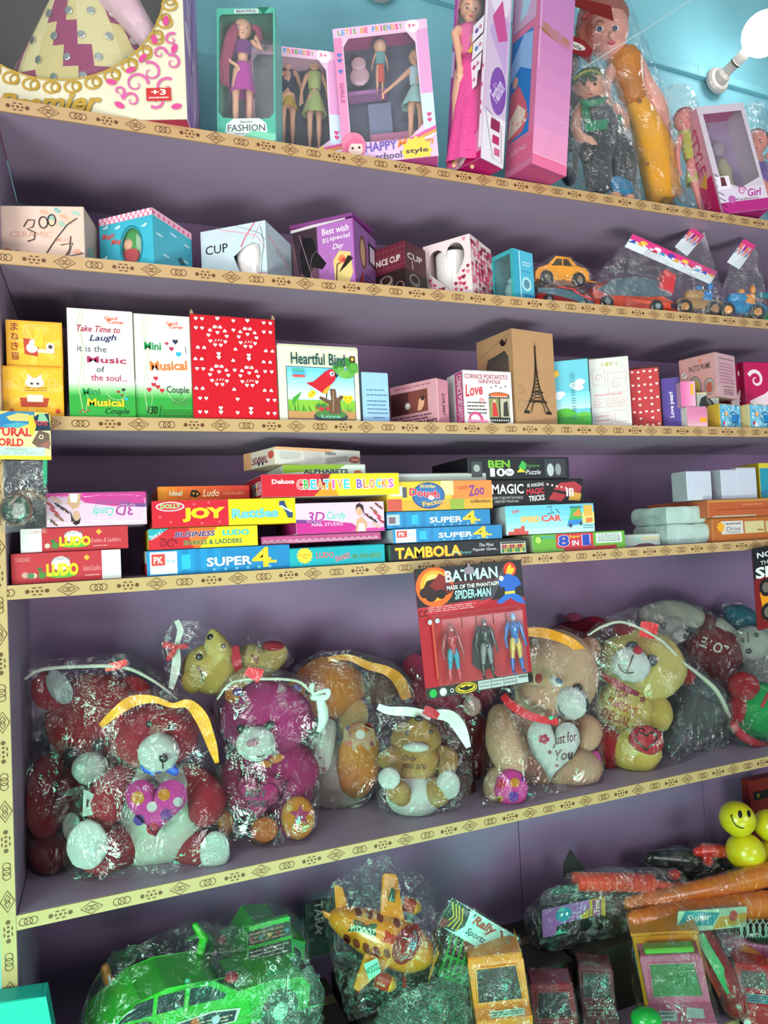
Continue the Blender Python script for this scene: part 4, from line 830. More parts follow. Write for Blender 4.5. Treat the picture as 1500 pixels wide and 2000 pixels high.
A.rect(.79, .10, .985, .80, 'c4ccc0'); A.rect(.795, .68, .98, .78, '30342c'); [A.rect(.80+i*.02, .40, .817+i*.02, .64, ['b03030', 'a82828', 'c8a028'][i % 3]) for i in range(9)]; [A.rect(.80+i*.02, .14, .817+i*.02, .38, ['3a7a3c', 'c8b030', '4a8a3c'][i % 3]) for i in range(9)]; [A.rect(.795, y, .98, y+.02, '26261e') for y in (.26, .39, .52)]; tm.done(A)
e8 = gb('green 8 in 1 magnetic game box with large blue and red numbers', ['68a83c', 'b8c8a0', '5a9434', '74a84c'], 1041, 1221, 1045, None, Y=.012, d=.16)
A = e8.art(); A.rect(0, 0, 1, .22, '6cae3c'); A.rect(.32, .0, .9, .2, 'b02c2c'); A.rect(.24, .16, .64, .98, 'c02c3c'); A.text('MAGNETIC', .08, .74, .23, .90, '38a0b0', .04); A.text('8', .26, .26, .38, .90, '2440a8', .08, out='e8e0e8', ow=.04); A.text('IN', .41, .28, .48, .58, 'f0f0f0', .04, out='20202c', ow=.03); A.text('1', .52, .26, .60, .88, '2440a8', .0, out='e8e0e8', ow=.015); A.rect(.525, .26, .62, .34, '2440a8'); A.text('Super', .38, .68, .50, .90, 'e8c030', .03)
A.rect(.67, .34, .96, .92, 'd0dcd4'); A.small(.69, .40, .94, .88, 5, '4a5a54'); A.disc(.05, .7, .03, 'a8c858'); e8.done(A)
b = gb('small pale mint box with faint print, right of the 8 in 1 box', ['c8d8cc', 'b8c8bc', 'b8c8bc', 'd0dcd0'], 1214, 1290, 1046, None, Y=.05, d=.1, th=-6)
A = b.art(); A.poly([(.3, .0), (.9, .0), (.7, .22), (.45, .2)], '6a3450'); A.rect(.5, .5, .95, .8, 'd8d0a8'); A.rect(.3, .4, .5, .8, 'a8d0c4'); b.done(A)
pk = gb('flat pink box with scalloped lace print, under the nail studio box', ['c05088', '8a3060', '9a3868', 'b85890'], 510, 744, 1049, [s1, l3], Y=.022, d=.17)
A = pk.art(); A.rect(0, .0, 1, .42, 'a83c74')
for i in range(19): 
    x = .03+i*.051; [A.ring(x, .10, r, .005, 'd8a8bc', None, 14, 0, math.pi) for r in (.024, .016, .008)]
pk.done(A)
nd = gb('pink and magenta 3D Candy nail studio box facing forward', ['dcb4cc', 'b02878', 'c8b8c4', 'e4d0dc'], 578, 750, 984, pk, Y=.006, d=.17); A = nd.art(); nail(A, False); nd.done(A)
jy = gb('red and yellow Joy Rattles box', ['c01c30', 'a01828', 'c8b010', 'd0a818'], 297, 577, 979, b1, Y=.006, d=.2)
A = jy.art(); A.rect(0, 0, .515, 1, 'c41c30'); A.rect(.515, 0, 1, 1, 'e4c410'); A.poly(circ(.12, .78, .095, .18), 'e8e4dc'); A.poly(circ(.12, .78, .085, .15), 'c8384c'); A.text('DOLLY', .055, .71, .19, .88, '7ab850', .06, out='f0e8e0', ow=.03); A.text('JOY', .20, .18, .49, .72, 'f0d020', .12, out='c88c10', ow=.02); A.text('Rattles', .54, .26, .87, .62, '70c0dc', .06, out='2a80b0', ow=.04)
for x, y in ((.28, .85), (.38, .9), (.05, .4), (.45, .15), (.12, .2), (.33, .12)): A.star(x, y, .014, 'd8606c')
A.poly([(.88, .88), (.92, .9), (.93, .7), (.95, .52), (.98, .4), (.975, .2), (.94, .22), (.93, .4), (.91, .58), (.88, .7)], '28406c'); A.line([(.89, .7), (.97, .45)], .012, 'e8e4e0'); A.poly([(.87, .72), (.92, .64), (.97, .5), (.94, .5)], 'c8d0d8'); jy.done(A)
idl = gb('orange Ideal Ludo box on the rattles box', ['c4561c', 'a8481c', 'a84420', 'c86028'], 308, 487, 951, jy, Y=.04, d=.17)
A = idl.art(); [A.rect(i*.1, 0, i*.1+.1, 1, c) for i, c in enumerate(['d07c28', 'd07024', 'cc6424', 'c85c24', 'c45424', 'c04c24', 'bc4424', 'b83c24', 'b43424', 'b03028'])]; A.text('Ideal', .12, .36, .26, .70, 'f0e4c8', .04, .1, out='5a2418', ow=.03); A.poly([(.34, .3), (.40, .2), (.46, .4), (.42, .72), (.36, .74)], '221a18'); A.disc(.38, .5, .012, 'd89030'); A.disc(.42, .45, .012, 'd89030'); A.text('Ludo', .48, .26, .66, .76, 'f0d8b0', .02, .3); A.text('Snakes & Ladders', .70, .36, .94, .60, 'e09870', .0, .3); idl.done(A)
cr = gb('red and yellow Deluxe Creative Blocks box sticking out at the top of the pile', ['c01828', 'b4182a', 'e0b810', 'd8d0c8'], 511, 779, 927, [jy, nd], Y=.002, d=.15)
A = cr.art(); A.poly([(0, 0), (.55, 0), (.45, 1), (0, 1)], 'c41c2e'); A.poly([(.37, 0), (.48, .4), (.5, 1), (.42, 1)], '8a1c24'); A.poly([(.36, 0), (.56, 0), (.56, 1), (.49, 1), (.44, .5)], 'e08c1c'); A.poly([(.54, 0), (1, 0), (1, 1), (.49, 1), (.48, .9)], 'eac414'); A.text('Deluxe', .07, .58, .225, .78, 'f4ecec', .06)
A.colortext('CREATIVE BLOCKS', .24, .32, .96, .74, ['d04c4c', '40a048', '38b0d0', 'e8803c', '38b0c8', 'c848a0', 'e8803c', '38b4c8', 'fff', '7a50b0', 'd88030', 'e07050', '38b0c8', 'e87838', 'd858b0'], bold=.07, out='f4e8e8', ow=.09)
L_ = cr.art('L'); L_.colortext('OCKS', .40, .15, .98, .7, ['40a048', '38b0c8', 'e8a058', 'd858b0'], bold=.07, out='f4e8e8', ow=.08); cr.done(A, L_)
s3 = gb('blue SUPER 4 box with PK panel on top of the black box', ['1878b0', 'c0c8d0', '145c8c', '2a80b0'], 768, 980, 1034, tm, Y=.010, d=.2); A = s3.art(); super4(A, True); s3.done(A)
s2 = gb('blue SUPER 4 box under the dough box, no red logo', ['1870a8', '145c8c', '145c8c', '2a80b0'], 755, 957, 1001, s3, Y=.018, d=.2); A = s2.art(); super4(A, False); A.rect(0, .2, .12, .85, 'a8b8c4'); A.rect(.02, .3, .08, .7, '7a5a68'); s2.done(A)
dg = gb('yellow Dough Factory box with an oval blue logo and red lettering', ['e0c038', 'c8a030', 'd0a838', 'd8c060'], 756, 961, 941, s2, Y=.010, d=.16)
A = dg.art(); A.rect(0, 0, 1, .36, 'd89c34'); A.rect(.6, .36, 1, 1, 'd8803c'); A.rect(.5, .5, .62, 1, 'e8d090'); A.rect(0, 0, .13, .4, 'c05040'); A.rect(.58, .0, .72, .36, '8aa038'); A.rect(.14, .45, .18, .8, '50505a'); A.rect(.03, .5, .14, .85, 'd8d8d0'); A.disc(.38, .50, .155, '285088', .46); A.disc(.38, .50, .14, '3468a0', .40); A.text('Dough', .20, .38, .48, .72, 'c8283c', .08, rot=-6, out='f4e0d0', ow=.04); A.text('Factory', .32, .14, .58, .36, 'e8b048', .06, rot=8, out='3a4a7a', ow=.03); A.text('Wonder', .30, .74, .45, .88, 'e8c858', .02, arc=.2); A.text('with', .66, .68, .76, .84, 'c84838', .02); A.text('Zoo', .76, .46, .92, .84, '7a3088', .04, .2, rot=6); A.text('collection', .78, .20, .98, .34, '4a3a28', .02); dg.done(A)
b = gb('thin white board lying on the dough box', ['b8c0bc', 'a8b0ac', 'a8b0ac', 'c0c8c4'], 742, 950, 926, dg, Y=.03, d=.15); b.done()
sc = gb('pale turquoise Speed Car construction box with a hand-written mark', ['58b4c8', 'c0d0d4', '4898b0', 'a8d0d4'], 988, 1160, 989, e8, Y=.020, d=.1, th=-3)
A = sc.art(); [A.rect(0, i*.2, 1, i*.2+.2, c) for i, c in enumerate(['b0d8dc', '94ccd6', '7cc2d2', '68bacf', '5cb4cc'])]; A.text('SPEED', .16, .42, .38, .62, 'd8a030', .08, out='f0e0c0', ow=.03); A.text('CAR', .39, .42, .62, .64, 'c84038', .08, out='f4dcd8', ow=.03); A.poly([(.02, 0), (.02, .12), (.08, .12), (.08, .22), (.16, .22), (.16, .30), (.2, .30), (.2, .12), (.24, .12), (.24, 0)], 'c04840'); A.text('new', .07, .74, .15, .86, 'c84838', .03, rot=10); A.line([(.46, .92), (.52, .95), (.50, .8), (.54, .72), (.46, .68)], .008, '30303c'); A.line([(.56, .85), (.6, .7)], .008, '30303c'); A.poly([(.72, .6), (.74, .9), (.84, .92), (.86, .5), (.82, .4), (.7, .44)], '38a048'); A.poly([(.74, .6), (.83, .85), (.85, .55)], 'e08030'); A.poly([(.68, .22), (.84, .28), (.88, .45), (.7, .44)], '2878c0'); A.disc(.72, .24, .02, '303a48'); A.disc(.84, .3, .018, '303a48'); A.rect(.72, .86, .86, .92, '2a6a88'); A.rect(.86, .3, 1, .7, 'c8d078'); A.rect(.88, .55, .98, .95, 'd8a040'); A.poly([(.9, .3), (.98, .34), (.98, .5), (.9, .5)], 'd87030'); A.small(.86, .1, .98, .26, 2, '3a6a78'); sc.done(A)
mg = gb('black Magic tricks box with white and red lettering', ['1c1a1e', '141216', '201c20', '242024'], 959, 1140, 938, [sc, s2], Y=.035, d=.12)
A = mg.art(); A.text('MAGIC', -.0+.01, .46, .34, .84, 'e8e4e0', .04); A.text('LEARN TO BECOME THE WORLDS', .01, .26, .33, .36, 'c0bcc0', .0); A.text('GREATEST MAGICIAN', .03, .12, .28, .22, 'c0bcc0', .0); A.text('85 AMAZING', .38, .72, .56, .86, 'd8d4d0', .03, rot=4); A.text('MAGIC', .37, .42, .56, .66, 'c8303c', .05, rot=4); A.text('TRICKS', .39, .16, .56, .38, 'e8e4e0', .05, rot=4)
A.poly([(.60, .20), (.74, .10), (.80, .36), (.66, .50)], 'a82c34'); A.poly([(.66, .6), (.74, .85), (.9, .9), (.98, .7), (.95, .3), (.78, .5)], 'a8303a'); A.poly([(.82, .15), (.95, .12), (.97, .4), (.85, .5)], 'c89838'); [A.disc(.6+i*.05, .8-.04*i, .012, 'd8b0a8') for i in range(6)]; [A.rect(.80+i*.03, .3, .82+i*.03, .62, 'e0d8d0') for i in range(3)]; mg.done(A)
bt = gb('black puzzle box with green and white title, topmost on the right pile', ['22242a', '1a1a1e', '1c1c20', '2c2c30'], 914, 1112, 893, mg, Y=.03, d=.17, th=1)
A = bt.art(); A.text('BEN', .19, .52, .40, .86, '74b030', .08, out='183c14', ow=.03); A.text('1', .205, .12, .25, .50, 'e0e4e0', .0); A.text('0', .265, .12, .35, .50, 'e0e4e0', .06); A.disc(.39, .31, .045, 'd8dcd8', .17); A.text('Alien', .36, .24, .42, .40, '2a2a2a', .02); A.poly([(.48, .5), (.52, .85), (.56, .7), (.55, .4)], '3ca848'); A.poly([(.46, .3), (.5, .5), (.56, .3)], 'c8b830'); A.text('Jigsaw', .55, .48, .70, .70, '50804c', .02, .3); A.text('Puzzle', .55, .20, .70, .42, 'e0e4e0', .0, .3); A.rect(.74, .06, .96, .92, '34363c'); A.disc(.8, .4, .035, 'b0b4b8', .3); A.disc(.88, .42, .03, '8a8e94', .28); A.rect(.03, .1, .13, .8, '3c4248'); A.disc(.08, .5, .03, '9aa09a'); bt.done(A)
gw = gb('green and white box squeezed between the creative blocks and transport boxes', ['c8d4c8', 'c0ccc0', 'c0ccc0', 'd0d8cc'], 552, 714, 908, cr, Y=.02, d=.14)
A = gw.art(); A.poly([(0, .1), (.66, .5), (.76, 1), (0, 1)], '7a9a28'); A.text('ALPHABETS', .24, .02, .78, .52, '2a3a34', .08, out='d8e4cc', ow=.02); A.poly(circ(.9, .12, .05, .25), 'b06040'); gw.done(A)
tr = cornerbox('game_box', 'white and peach Transport box, upside down, highest on the left pile', ['d8c4b8', 'c8a48c', 'd4d0c8', 'd8c0a8'], 476, 537, 704, 872, 4, Y=.02, z=gw.O.z+gw.h+.001, asp=.62)
L_ = tr.art('F'); L_.rect(0, 0, .25, 1, 'c8926c'); L_.text('TRANSPORT', .26, .2, .78, .62, '7a2438', .06, rot=180); L_.poly(circ(.88, .6, .09, .22), 'b84c40'); L_.disc(.5, .2, .03, '2a3a5a'); L_.disc(.62, .2, .03, '2a3a5a')
R = tr.art('R'); R.poly([(0, 1), (.7, 1), (.6, .8), (0, .84)], 'd8a478'); R.small(.05, .3, .28, .75, 4, 'a8a8a4'); R.small(.32, .3, .52, .75, 4, 'b8b8b4'); R.text('PUZZLE', .56, .66, .68, .8, '3a3a40', .04, rot=180); R.text('TRANSPORT', .56, .22, .84, .54, 'b0aca4', .08, rot=186, out='6a6864', ow=.02); R.poly(circ(.92, .42, .07, .2), 'a85040'); R.text('FRICK', .87, .34, .97, .48, 'e8d8d0', .02, rot=180); tr.done(L_, R)
# ---- right end
def wrapped(label, pxL, pxR, pyT, on, Y, d, seed):
    z = ZS[4]+.0008 if on is None else on+.001
    O = atz(pxL, Y, z); h = solvey(O, Zv, pyT); w_ = solvex(O+Zv*h*.5, Vector((1, 0, 0)), pxR)
    T = Thing('wrapped_package', label, 'package', O, 'paper-wrapped packs at the right of the games')
    bm = bmesh.new(); v, f = boxm(O, Vector((w_, 0, 0)), Vector((0, d, 0)), Vector((0, 0, h))); vs = [bm.verts.new(x) for x in v]; [bm.faces.new([vs[i] for i in q]) for q in f]
    bmesh.ops.subdivide_edges(bm, edges=bm.edges[:], cuts=9, use_grid_fill=True); bm.verts.ensure_lookup_table(); bm.verts.index_update()
    c = O+Vector((w_/2, d/2, h/2))
    for v in bm.verts:
        dd = v.co-c; k = 1-.10*(abs(dd.z)/(h/2))**3*((abs(dd.x)/(w_/2))**3+(abs(dd.y)/(d/2))**3)*.5; nn = noise.noise(v.co*28+Vector((seed, 0, 0)))*.0035
        v.co = Vector((c.x+dd.x*k, c.y+dd.y*k, c.z+dd.z))+Vector((nn, nn, 0)); v.co.z = max(v.co.z+(nn*.6 if dd.z > 0 else 0), O.z)
    vf = ([v.co.copy() for v in bm.verts], [[v.index for v in q.verts] for q in bm.faces]); bm.free()
    T.part('paper_wrap', vf, mat('a9bfb8', 'satin'), smooth=False)
    T.part('fold', prism([[(0, h*.12), (d*.32, h*.45), (d*.68, h*.45), (d, h*.1), (d*.68, h*.5), (d*.32, h*.5)]], (O+Vector((-.0035, d, 0)), Vector((0, -1, 0)), Zv), .0015), mat('9db3ac', 'satin'))
    return O.z+h
p1z = wrapped('white paper-wrapped pack, lower of two right of the games', 1304, 1388, 1026, None, .02, .115, 1)
wrapped('white paper-wrapped pack with crushed end, upper of two', 1302, 1381, 990, p1z, .028, .12, 5)
o1 = gb('orange-brown box with cream picture panels, lower of two at the right', ['b4642c', 'c07040', 'a85c30', 'c07840'], 1392, 1530, 1013, None, Y=.008, d=.16)
A = o1.art(); A.rect(.12, .3, .42, .86, 'c8c4c0'); A.rect(.44, .3, .72, .82, 'c8b888'); A.rect(.74, .3, .98, .8, 'c4b080'); A.poly(star(.11*o1.w, .62*o1.h, .06*o1.w, 8, .7), 'e09c20', True); A.text('Drive', .18, .44, .38, .62, '5a4a5a', .0, .3); A.small(.18, .66, .4, .82, 1, '6a5a68'); A.small(.18, .33, .38, .42, 1, '6a5a68'); A.rect(.62, .38, .7, .46, 'a87838'); o1.done(A)
o2 = gb('orange box with pale lettering, upper of two at the right', ['b85830', 'b86040', 'a85030', 'b87840'], 1383, 1530, 977, o1, Y=.002, d=.2)
A = o2.art(); A.rect(0, .86, 1, 1, 'b88040'); A.small(.45, .62, .75, .76, 1, 'd89868'); A.rect(.05, .02, .62, .10, 'b0a098'); A.line([(.1, .42), (.7, .46), (1, .42)], .006, '8a3820'); o2.done(A)
for i, (a, c, y, lab) in enumerate(((1342, 1390, 921, 'small plain white box on the orange boxes, left of three'), (1409, 1440, 918, 'small plain white box on the orange boxes, middle of three'), (1440, 1478, 914, 'small plain white box on the orange boxes, right of three'))):
    b = gb(lab, ['c4c8d8', 'a8acb8' if i else 'a4aab0', 'a8acb8', 'c8ccd8'], a, c, y, o2, Y=.02+.0*i, d=(.05, .045, .02)[i], name='white_box', group='small white boxes on the orange boxes'); A = b.art('L'); A.line([(.9, 0), (.9, 1)], .01, 'd8dce4'); b.done(A)
b = gb('teal and yellow box behind the small white boxes, cut by the picture edge', ['1888a0', 'b8a020', '186a80', 'c8a828'], 1484, 1540, 905, o2, Y=.03, d=.1, th=-10, name='white_box' if False else 'game_box'); A = b.art(); A.rect(0, .86, 1, 1, 'c8b028'); A.poly([(0, .2), (1, .4), (1, .3), (0, .1)], '1c6a90'); b.done(A)
# ================================================================ FIFTH SHELF: soft toys in clear bags
Z5 = ZS[5]
def bear(name, label, px, Y, group=None, cat='soft toy'):
    b = atz(px, Y, Z5); return Thing(name, label, cat, b, group, floor=Z5, back=WALLY-.002)
def eyes(T, pts, r=6, c='141214', on=None):
    for x, y, Y, *q in pts: T.part('eye', PE(x, y, Y, q[0] if q else r, (q[1] if len(q) > 1 else (q[0] if q else r)), .7, n=14, m=10), mat(c, 'plastic'), smooth=True)
def limb(T, name, col, *a, label=None, **k): v = PC(*a, **k); T.part(name, v, mat(col, 'plush'), smooth=True, label=label); return v
def blob(T, name, col, *a, kind='plush', label=None, parent=None, **k): k.setdefault('amp', .07); v = PE(*a, **k); T.part(name, v, mat(col, kind), smooth=True, label=label, parent=parent); return v
def pillow(px, py, Y, w, h, dep, rot=0, shape=None, n=40, R=7):
    """stuffed heart or patch bulging towards the viewer"""
    P = (shape or (lambda: heart(0, 0, 1, 1, 0, n)))(); c = W(px, py, Y); k = mpp(c); g = math.radians(rot)
    X = RT*math.cos(g)+UP*math.sin(g); V = -RT*math.sin(g)+UP*math.cos(g); v = []; f = []; n = len(P)
    for s in (-1, 1):
        v.append(c+FW*dep*k*s)
        for r in range(1, R+1):
            q = r/R; b = math.sqrt(max(0, 1-q**2.6))*dep*s
            v += [c+X*x*w*k*q+V*y*h*k*q+FW*b*k for x, y in P]
    H = 1+n*R
    for s, o in ((-1, 0), (1, H)):
        for i in range(n):
            t = [[o, o+1+i, o+1+(i+1) % n]]
            for r in range(1, R): a = o+1+(r-1)*n; t.append([a+i, a+n+i, a+n+(i+1) % n, a+(i+1) % n])
            f += t if s < 0 else [q[::-1] for q in t]
    return v, f
DOTS = lambda A, bg: None
def dotpad(bg, dots):
    def fn(A):
        A.poly(circ(.5, .5, .5, .5, 28), bg)
        for x, y, r, c in dots: A.disc(x, y, r, c)
    return fn
DR = '8e1426'
# ---- large dark red bear at the back left
T = bear('teddy_bear', 'large dark red teddy bear slumped in the back left corner of the bear shelf', 120, .2)
blob(T, 'body', DR, 112, 1600, .235, 62, 112, .75, amp=.05); h1 = blob(T, 'head', 'a01626', 185, 1405, .20, 92, 88, .68)
blob(T, 'ear', 'a41828', 262, 1348, .20, 34, 26, .5, rot=-20); e = blob(T, 'ear', 'a01626', 98, 1350, .19, 36, 40, .5, rot=30); blob(T, 'ear_lining', 'b8bcc0', 116, 1342, .165, 22, 36, .3, rot=30)
blob(T, 'muzzle', 'c8ccc8', 176, 1500, .128, 34, 31, .8); eyes(T, [(137, 1472, .145, 15, 12), (192, 1456, .130, 13, 12)], c='1c1c1e'); T.part('nose', PE(181, 1528, .115, 7, 6, .7), mat('141214', 'plastic'), smooth=True)
limb(T, 'arm', '7a1020', [(95, 1500, .2, 30), (75, 1560, .17, 32), (90, 1610, .15, 28)]); limb(T, 'arm', '6a0f1c', [(225, 1505, .2, 26), (215, 1560, .17, 28)])
limb(T, 'leg', '6a0f1c', [(90, 1650, .2, 40), (100, 1670, .14, 38)]); blob(T, 'foot_pad', 'c4c4bc', 140, 1615, .13, 18, 28, .4)
T.part('bow', join(RIB([(176, 1535, .118, 3), (165, 1560, .118, 9), (150, 1575, .12, 4)]), RIB([(176, 1535, .118, 3), (150, 1545, .118, 8), (120, 1552, .12, 3)])), mat('1a1216', 'satin'))
T.part('bag_tag', RIB([(205, 1305, .14, 7), (228, 1300, .135, 8), (248, 1292, .135, 5)]), mat('d42030', 'satin'))
T.part('bag_seam', PT(smoothpts([(50, 1325, .15, 3), (80, 1308, .14, 4), (150, 1302, .14, 4), (240, 1303, .14, 4), (300, 1330, .15, 3), (345, 1365, .15, 2)], 4), 6), mat('b8b8ac', 'satin'), smooth=True)
bag(T, [W(50, 1320, .16), W(245, 1298, .16)], seed=1)
# ---- white bellied red bear with spotted heart, front left
T = bear('teddy_bear', 'red and white teddy bear holding a spotted pink heart, front left', 300, .09)
b2 = blob(T, 'body', 'd8d6cc', 303, 1598, .125, 94, 118, .62, amp=.03); ch = blob(T, 'shoulders', 'd4d6cc', 302, 1530, .115, 72, 34, .75, amp=.03)
h = blob(T, 'head', 'a82036', 303, 1438, .12, 83, 62, .72); blob(T, 'ear', 'a02034', 234, 1428, .125, 26, 40, .5, rot=14); blob(T, 'ear', 'a82036', 372, 1412, .125, 26, 28, .5)
eyes(T, [(291, 1414, .052, 7, 7), (334, 1421, .052, 7, 7)]); mz = blob(T, 'muzzle', 'e0e0da', 310, 1470, .05, 40, 37, .8, amp=.02); T.part('nose', PE(319, 1481, .016, 9, 8, .6), mat('121014', 'plastic'), smooth=True)
T.part('mouth', PT([(318, 1487, .0175, 1.3), (318, 1501, .024, 1.3)], 6), mat('221a1c'), smooth=True)
T.part('bow', join(pillow(293, 1503, .045, 30, 36, 6, 30), pillow(332, 1500, .045, 36, 30, 6, -70), PE(310, 1502, .04, 8, 8, .8)), mat('2848b0', 'satin'), smooth=True)
hp_ = pillow(305, 1578, .048, 122, 112, 26); T.part('heart', hp_, mat('e0389c', 'plush'), smooth=True)
def dots(A):
    for x, y, r, c in ((.20, .74, .11, 'e88a1c'), (.63, .80, .10, 'e8801c'), (.43, .57, .085, 'd8c4cc'), (.86, .66, .08, 'd0c4cc'), (.22, .32, .09, '5a3a98'), (.67, .42, .10, '7a2a90'), (.45, .16, .105, 'c82048')): A.disc(x, y, r, c)
PADP(T, 'printed_dots', 305, 1583, .02, 120, 104, 0, [hp_], dots, 'plush')
limb(T, 'arm', 'a82036', [(238, 1520, .11, 28), (208, 1556, .08, 36), (205, 1585, .065, 32)]); limb(T, 'arm', 'a42034', [(372, 1518, .11, 28), (402, 1560, .08, 38), (400, 1582, .065, 34)])
PADP(T, 'arm_patch', 180, 1565, .05, 60, 66, 10, [PC([(238, 1520, .11, 28), (208, 1556, .08, 36), (205, 1585, .065, 32)])], lambda A: A.poly([(.1, .1), (.3, .9), (.6, .7), (.45, .1)], 'c8d8cc'), 'plush')
for nm, P, pad in (('leg', [(250, 1650, .13, 40), (205, 1655, .095, 48), (196, 1657, .075, 46)], (171, 1650, .030, 40, 48)), ('leg', [(345, 1665, .13, 34), (380, 1662, .095, 42), (392, 1664, .075, 40)], (420, 1664, .034, 29, 41))):
    v = PC(P, 18); T.part(nm, v, mat('a81f36', 'plush'), smooth=True); x, y, Y, rx, ry = pad; T.part('foot_pad', PE(x, y, Y, rx, ry, .45, amp=.05, rot=-6), mat('dfe0d8', 'plush'), smooth=True)
T.part('fringe_ribbon', RIB([(196, 1418, .06, 5), (225, 1392, .05, 9), (258, 1370, .05, 11), (300, 1366, .05, 7), (336, 1378, .05, 5), (368, 1375, .05, 9), (392, 1400, .05, 13), (407, 1435, .05, 11), (416, 1462, .05, 9), (424, 1490, .05, 4)], wave=.004), mat('e8a01c', 'satin'))
bag(T, [W(190, 1415, .06), W(300, 1368, .06), W(400, 1390, .06), W(140, 1730, .02), W(440, 1690, .03)], seed=3, grow=1.04)
# ---- yellow bear lying on top
T = Thing('teddy_bear', 'yellow teddy bear lying on its back on top of the other bears', 'soft toy', W(440, 1345, .22), back=WALLY-.002)
YE = 'd6b55e'
blob(T, 'head', YE, 412, 1306, .21, 54, 47, .9, rot=-15); blob(T, 'muzzle', 'd8b866', 424, 1265, .19, 25, 38, .9, rot=18, taper=.35); T.part('nose', PE(413, 1245, .185, 9, 8, .8), mat('141012', 'plastic'), smooth=True)
eyes(T, [(389, 1283, .165, 7, 7), (436, 1262, .168, 5, 5)]); blob(T, 'ear', 'caa850', 375, 1330, .19, 20, 24, .6); T.part('mouth', PT(smoothpts([(384, 1303, .163, 1.6), (394, 1315, .158, 1.8), (395, 1330, .16, 1.8)]), 6), mat('5a2a1c'), smooth=True)
by = blob(T, 'body', 'c9ae6a', 492, 1300, .22, 44, 42, .9); T.part('collar', RIB([(458, 1262, .18, 8), (462, 1290, .175, 9), (468, 1330, .18, 7)]), mat('a81828', 'satin'))
limb(T, 'leg', 'cbb06a', [(505, 1300, .2, 22), (528, 1290, .19, 24), (542, 1275, .18, 22)]); T.part('foot_pad', PE(534, 1262, .178, 22, 10, .9, rot=-5), mat('a8142c', 'plush'), smooth=True)
limb(T, 'arm', 'cbb06a', [(480, 1320, .17, 18), (462, 1335, .15, 16)]); PADP(T, 'lettering', 505, 1288, .15, 40, 30, -60, [by], lambda A: A.text('Love', .1, .2, .9, .8, '7a2a3a', .05, .3))
T.part('white_ribbon', RIB([(345, 1212, .2, 5), (352, 1232, .2, 6), (346, 1258, .2, 5), (344, 1300, .19, 9), (334, 1345, .19, 5)]), mat('c8d4c8', 'satin'))
T.part('red_bow', join(RIB([(345, 1263, .19, 3), (325, 1260, .188, 7), (318, 1256, .19, 3)]), RIB([(345, 1263, .19, 3), (362, 1262, .188, 5), (367, 1259, .19, 2)]), RIB([(345, 1263, .19, 3), (333, 1280, .188, 6), (326, 1290, .19, 2)])), mat('b01424', 'satin'))
bag(T, [W(350, 1205, .2), W(372, 1210, .2), W(575, 1290, .2), W(545, 1240, .2)], seed=4, grow=1.05)
# ---- magenta bear
T = bear('teddy_bear', 'magenta teddy bear with white muzzle and heart lettered BEST WISHES', 530, .12)
MG = 'a82468'
bd = blob(T, 'body', MG, 528, 1530, .15, 84, 105, .62, amp=.04); blob(T, 'head', 'b02a74', 522, 1402, .14, 90, 72, .68)
blob(T, 'muzzle', 'd6dcd4', 500, 1452, .072, 38, 33, .8); eyes(T, [(471, 1424, .078, 9, 9), (528, 1417, .072, 10, 9)], c='1c2420'); T.part('nose', PE(492, 1452, .04, 11, 8, .5), mat('c8889c', 'plush'), smooth=True)
T.part('mouth', PT(smoothpts([(502, 1478, .045, 1.2), (514, 1476, .046, 1.2), (522, 1464, .05, 1.2), (521, 1450, .052, 1.2)]), 6), mat('20201e'), smooth=True)
for x, y, r in ((458, 1358, 16), (572, 1352, 20)): T.part('ear', PE(x, y, .14, r*1.15, r, .6, amp=.1), mat('c87a2c', 'plush'), smooth=True); T.part('ear_patch', PE(x+6, y-6, .125, r*.6, r*.5, .5), mat('6a4090', 'plush'), smooth=True)
limb(T, 'arm', MG, [(582, 1478, .15, 26), (592, 1510, .12, 32), (572, 1548, .09, 26)]); limb(T, 'arm', '8c1e50', [(462, 1490, .15, 22), (450, 1530, .12, 26), (466, 1562, .09, 22)])
hb = pillow(506, 1562, .082, 88, 92, 20); T.part('heart', hb, mat('b0286c', 'plush'), smooth=True)
def bw(A): A.text('BEST', .18, .60, .66, .76, '1c1420', .06); A.text('WISHES', .16, .38, .72, .54, '1c1420', .06); P = [(x*.9+.5, y*.9+.5) for x, y in heart(0, 0, 1, 1, 0, 30)]; A.line(P+[P[0]], .018, '1c1018')
PADP(T, 'lettering', 506, 1566, .05, 88, 84, -3, [hb], bw)
def stardraw(A): A.star(.55, .5, .36, 'b83a6c', 5, .45); A.disc(.2, .7, .1, 'd8b058')
lg = PC([(560, 1590, .12, 34), (578, 1598, .08, 38)], 16); T.part('leg', lg, mat(MG, 'plush'), smooth=True); fp = PE(582, 1597, .055, 33, 42, .55); T.part('foot_pad', fp, mat('e07c18', 'plush'), smooth=True); PADP(T, 'patch_star', 584, 1592, .03, 62, 70, 0, [fp], stardraw, 'plush')
lg = PC([(520, 1605, .12, 30), (512, 1622, .08, 26)], 16); T.part('leg', lg, mat('8c3a30', 'plush'), smooth=True); T.part('foot_pad', PE(517, 1620, .052, 26, 24, .5), mat('b8581c', 'plush'), smooth=True); T.part('foot_pad', PE(440, 1608, .11, 16, 25, .7), mat('d08828', 'plush'), smooth=True)
T.part('bow_tie', join(PE(540, 1482, .066, 16, 8, .5, rot=20), PE(520, 1492, .06, 12, 7, .5)), mat('d87a3c', 'plush'), smooth=True)
T.part('bag_tag', RIB([(490, 1325, .07, 16), (498, 1312, .07, 16), (500, 1305, .072, 16)]), mat('d8202c', 'satin'))
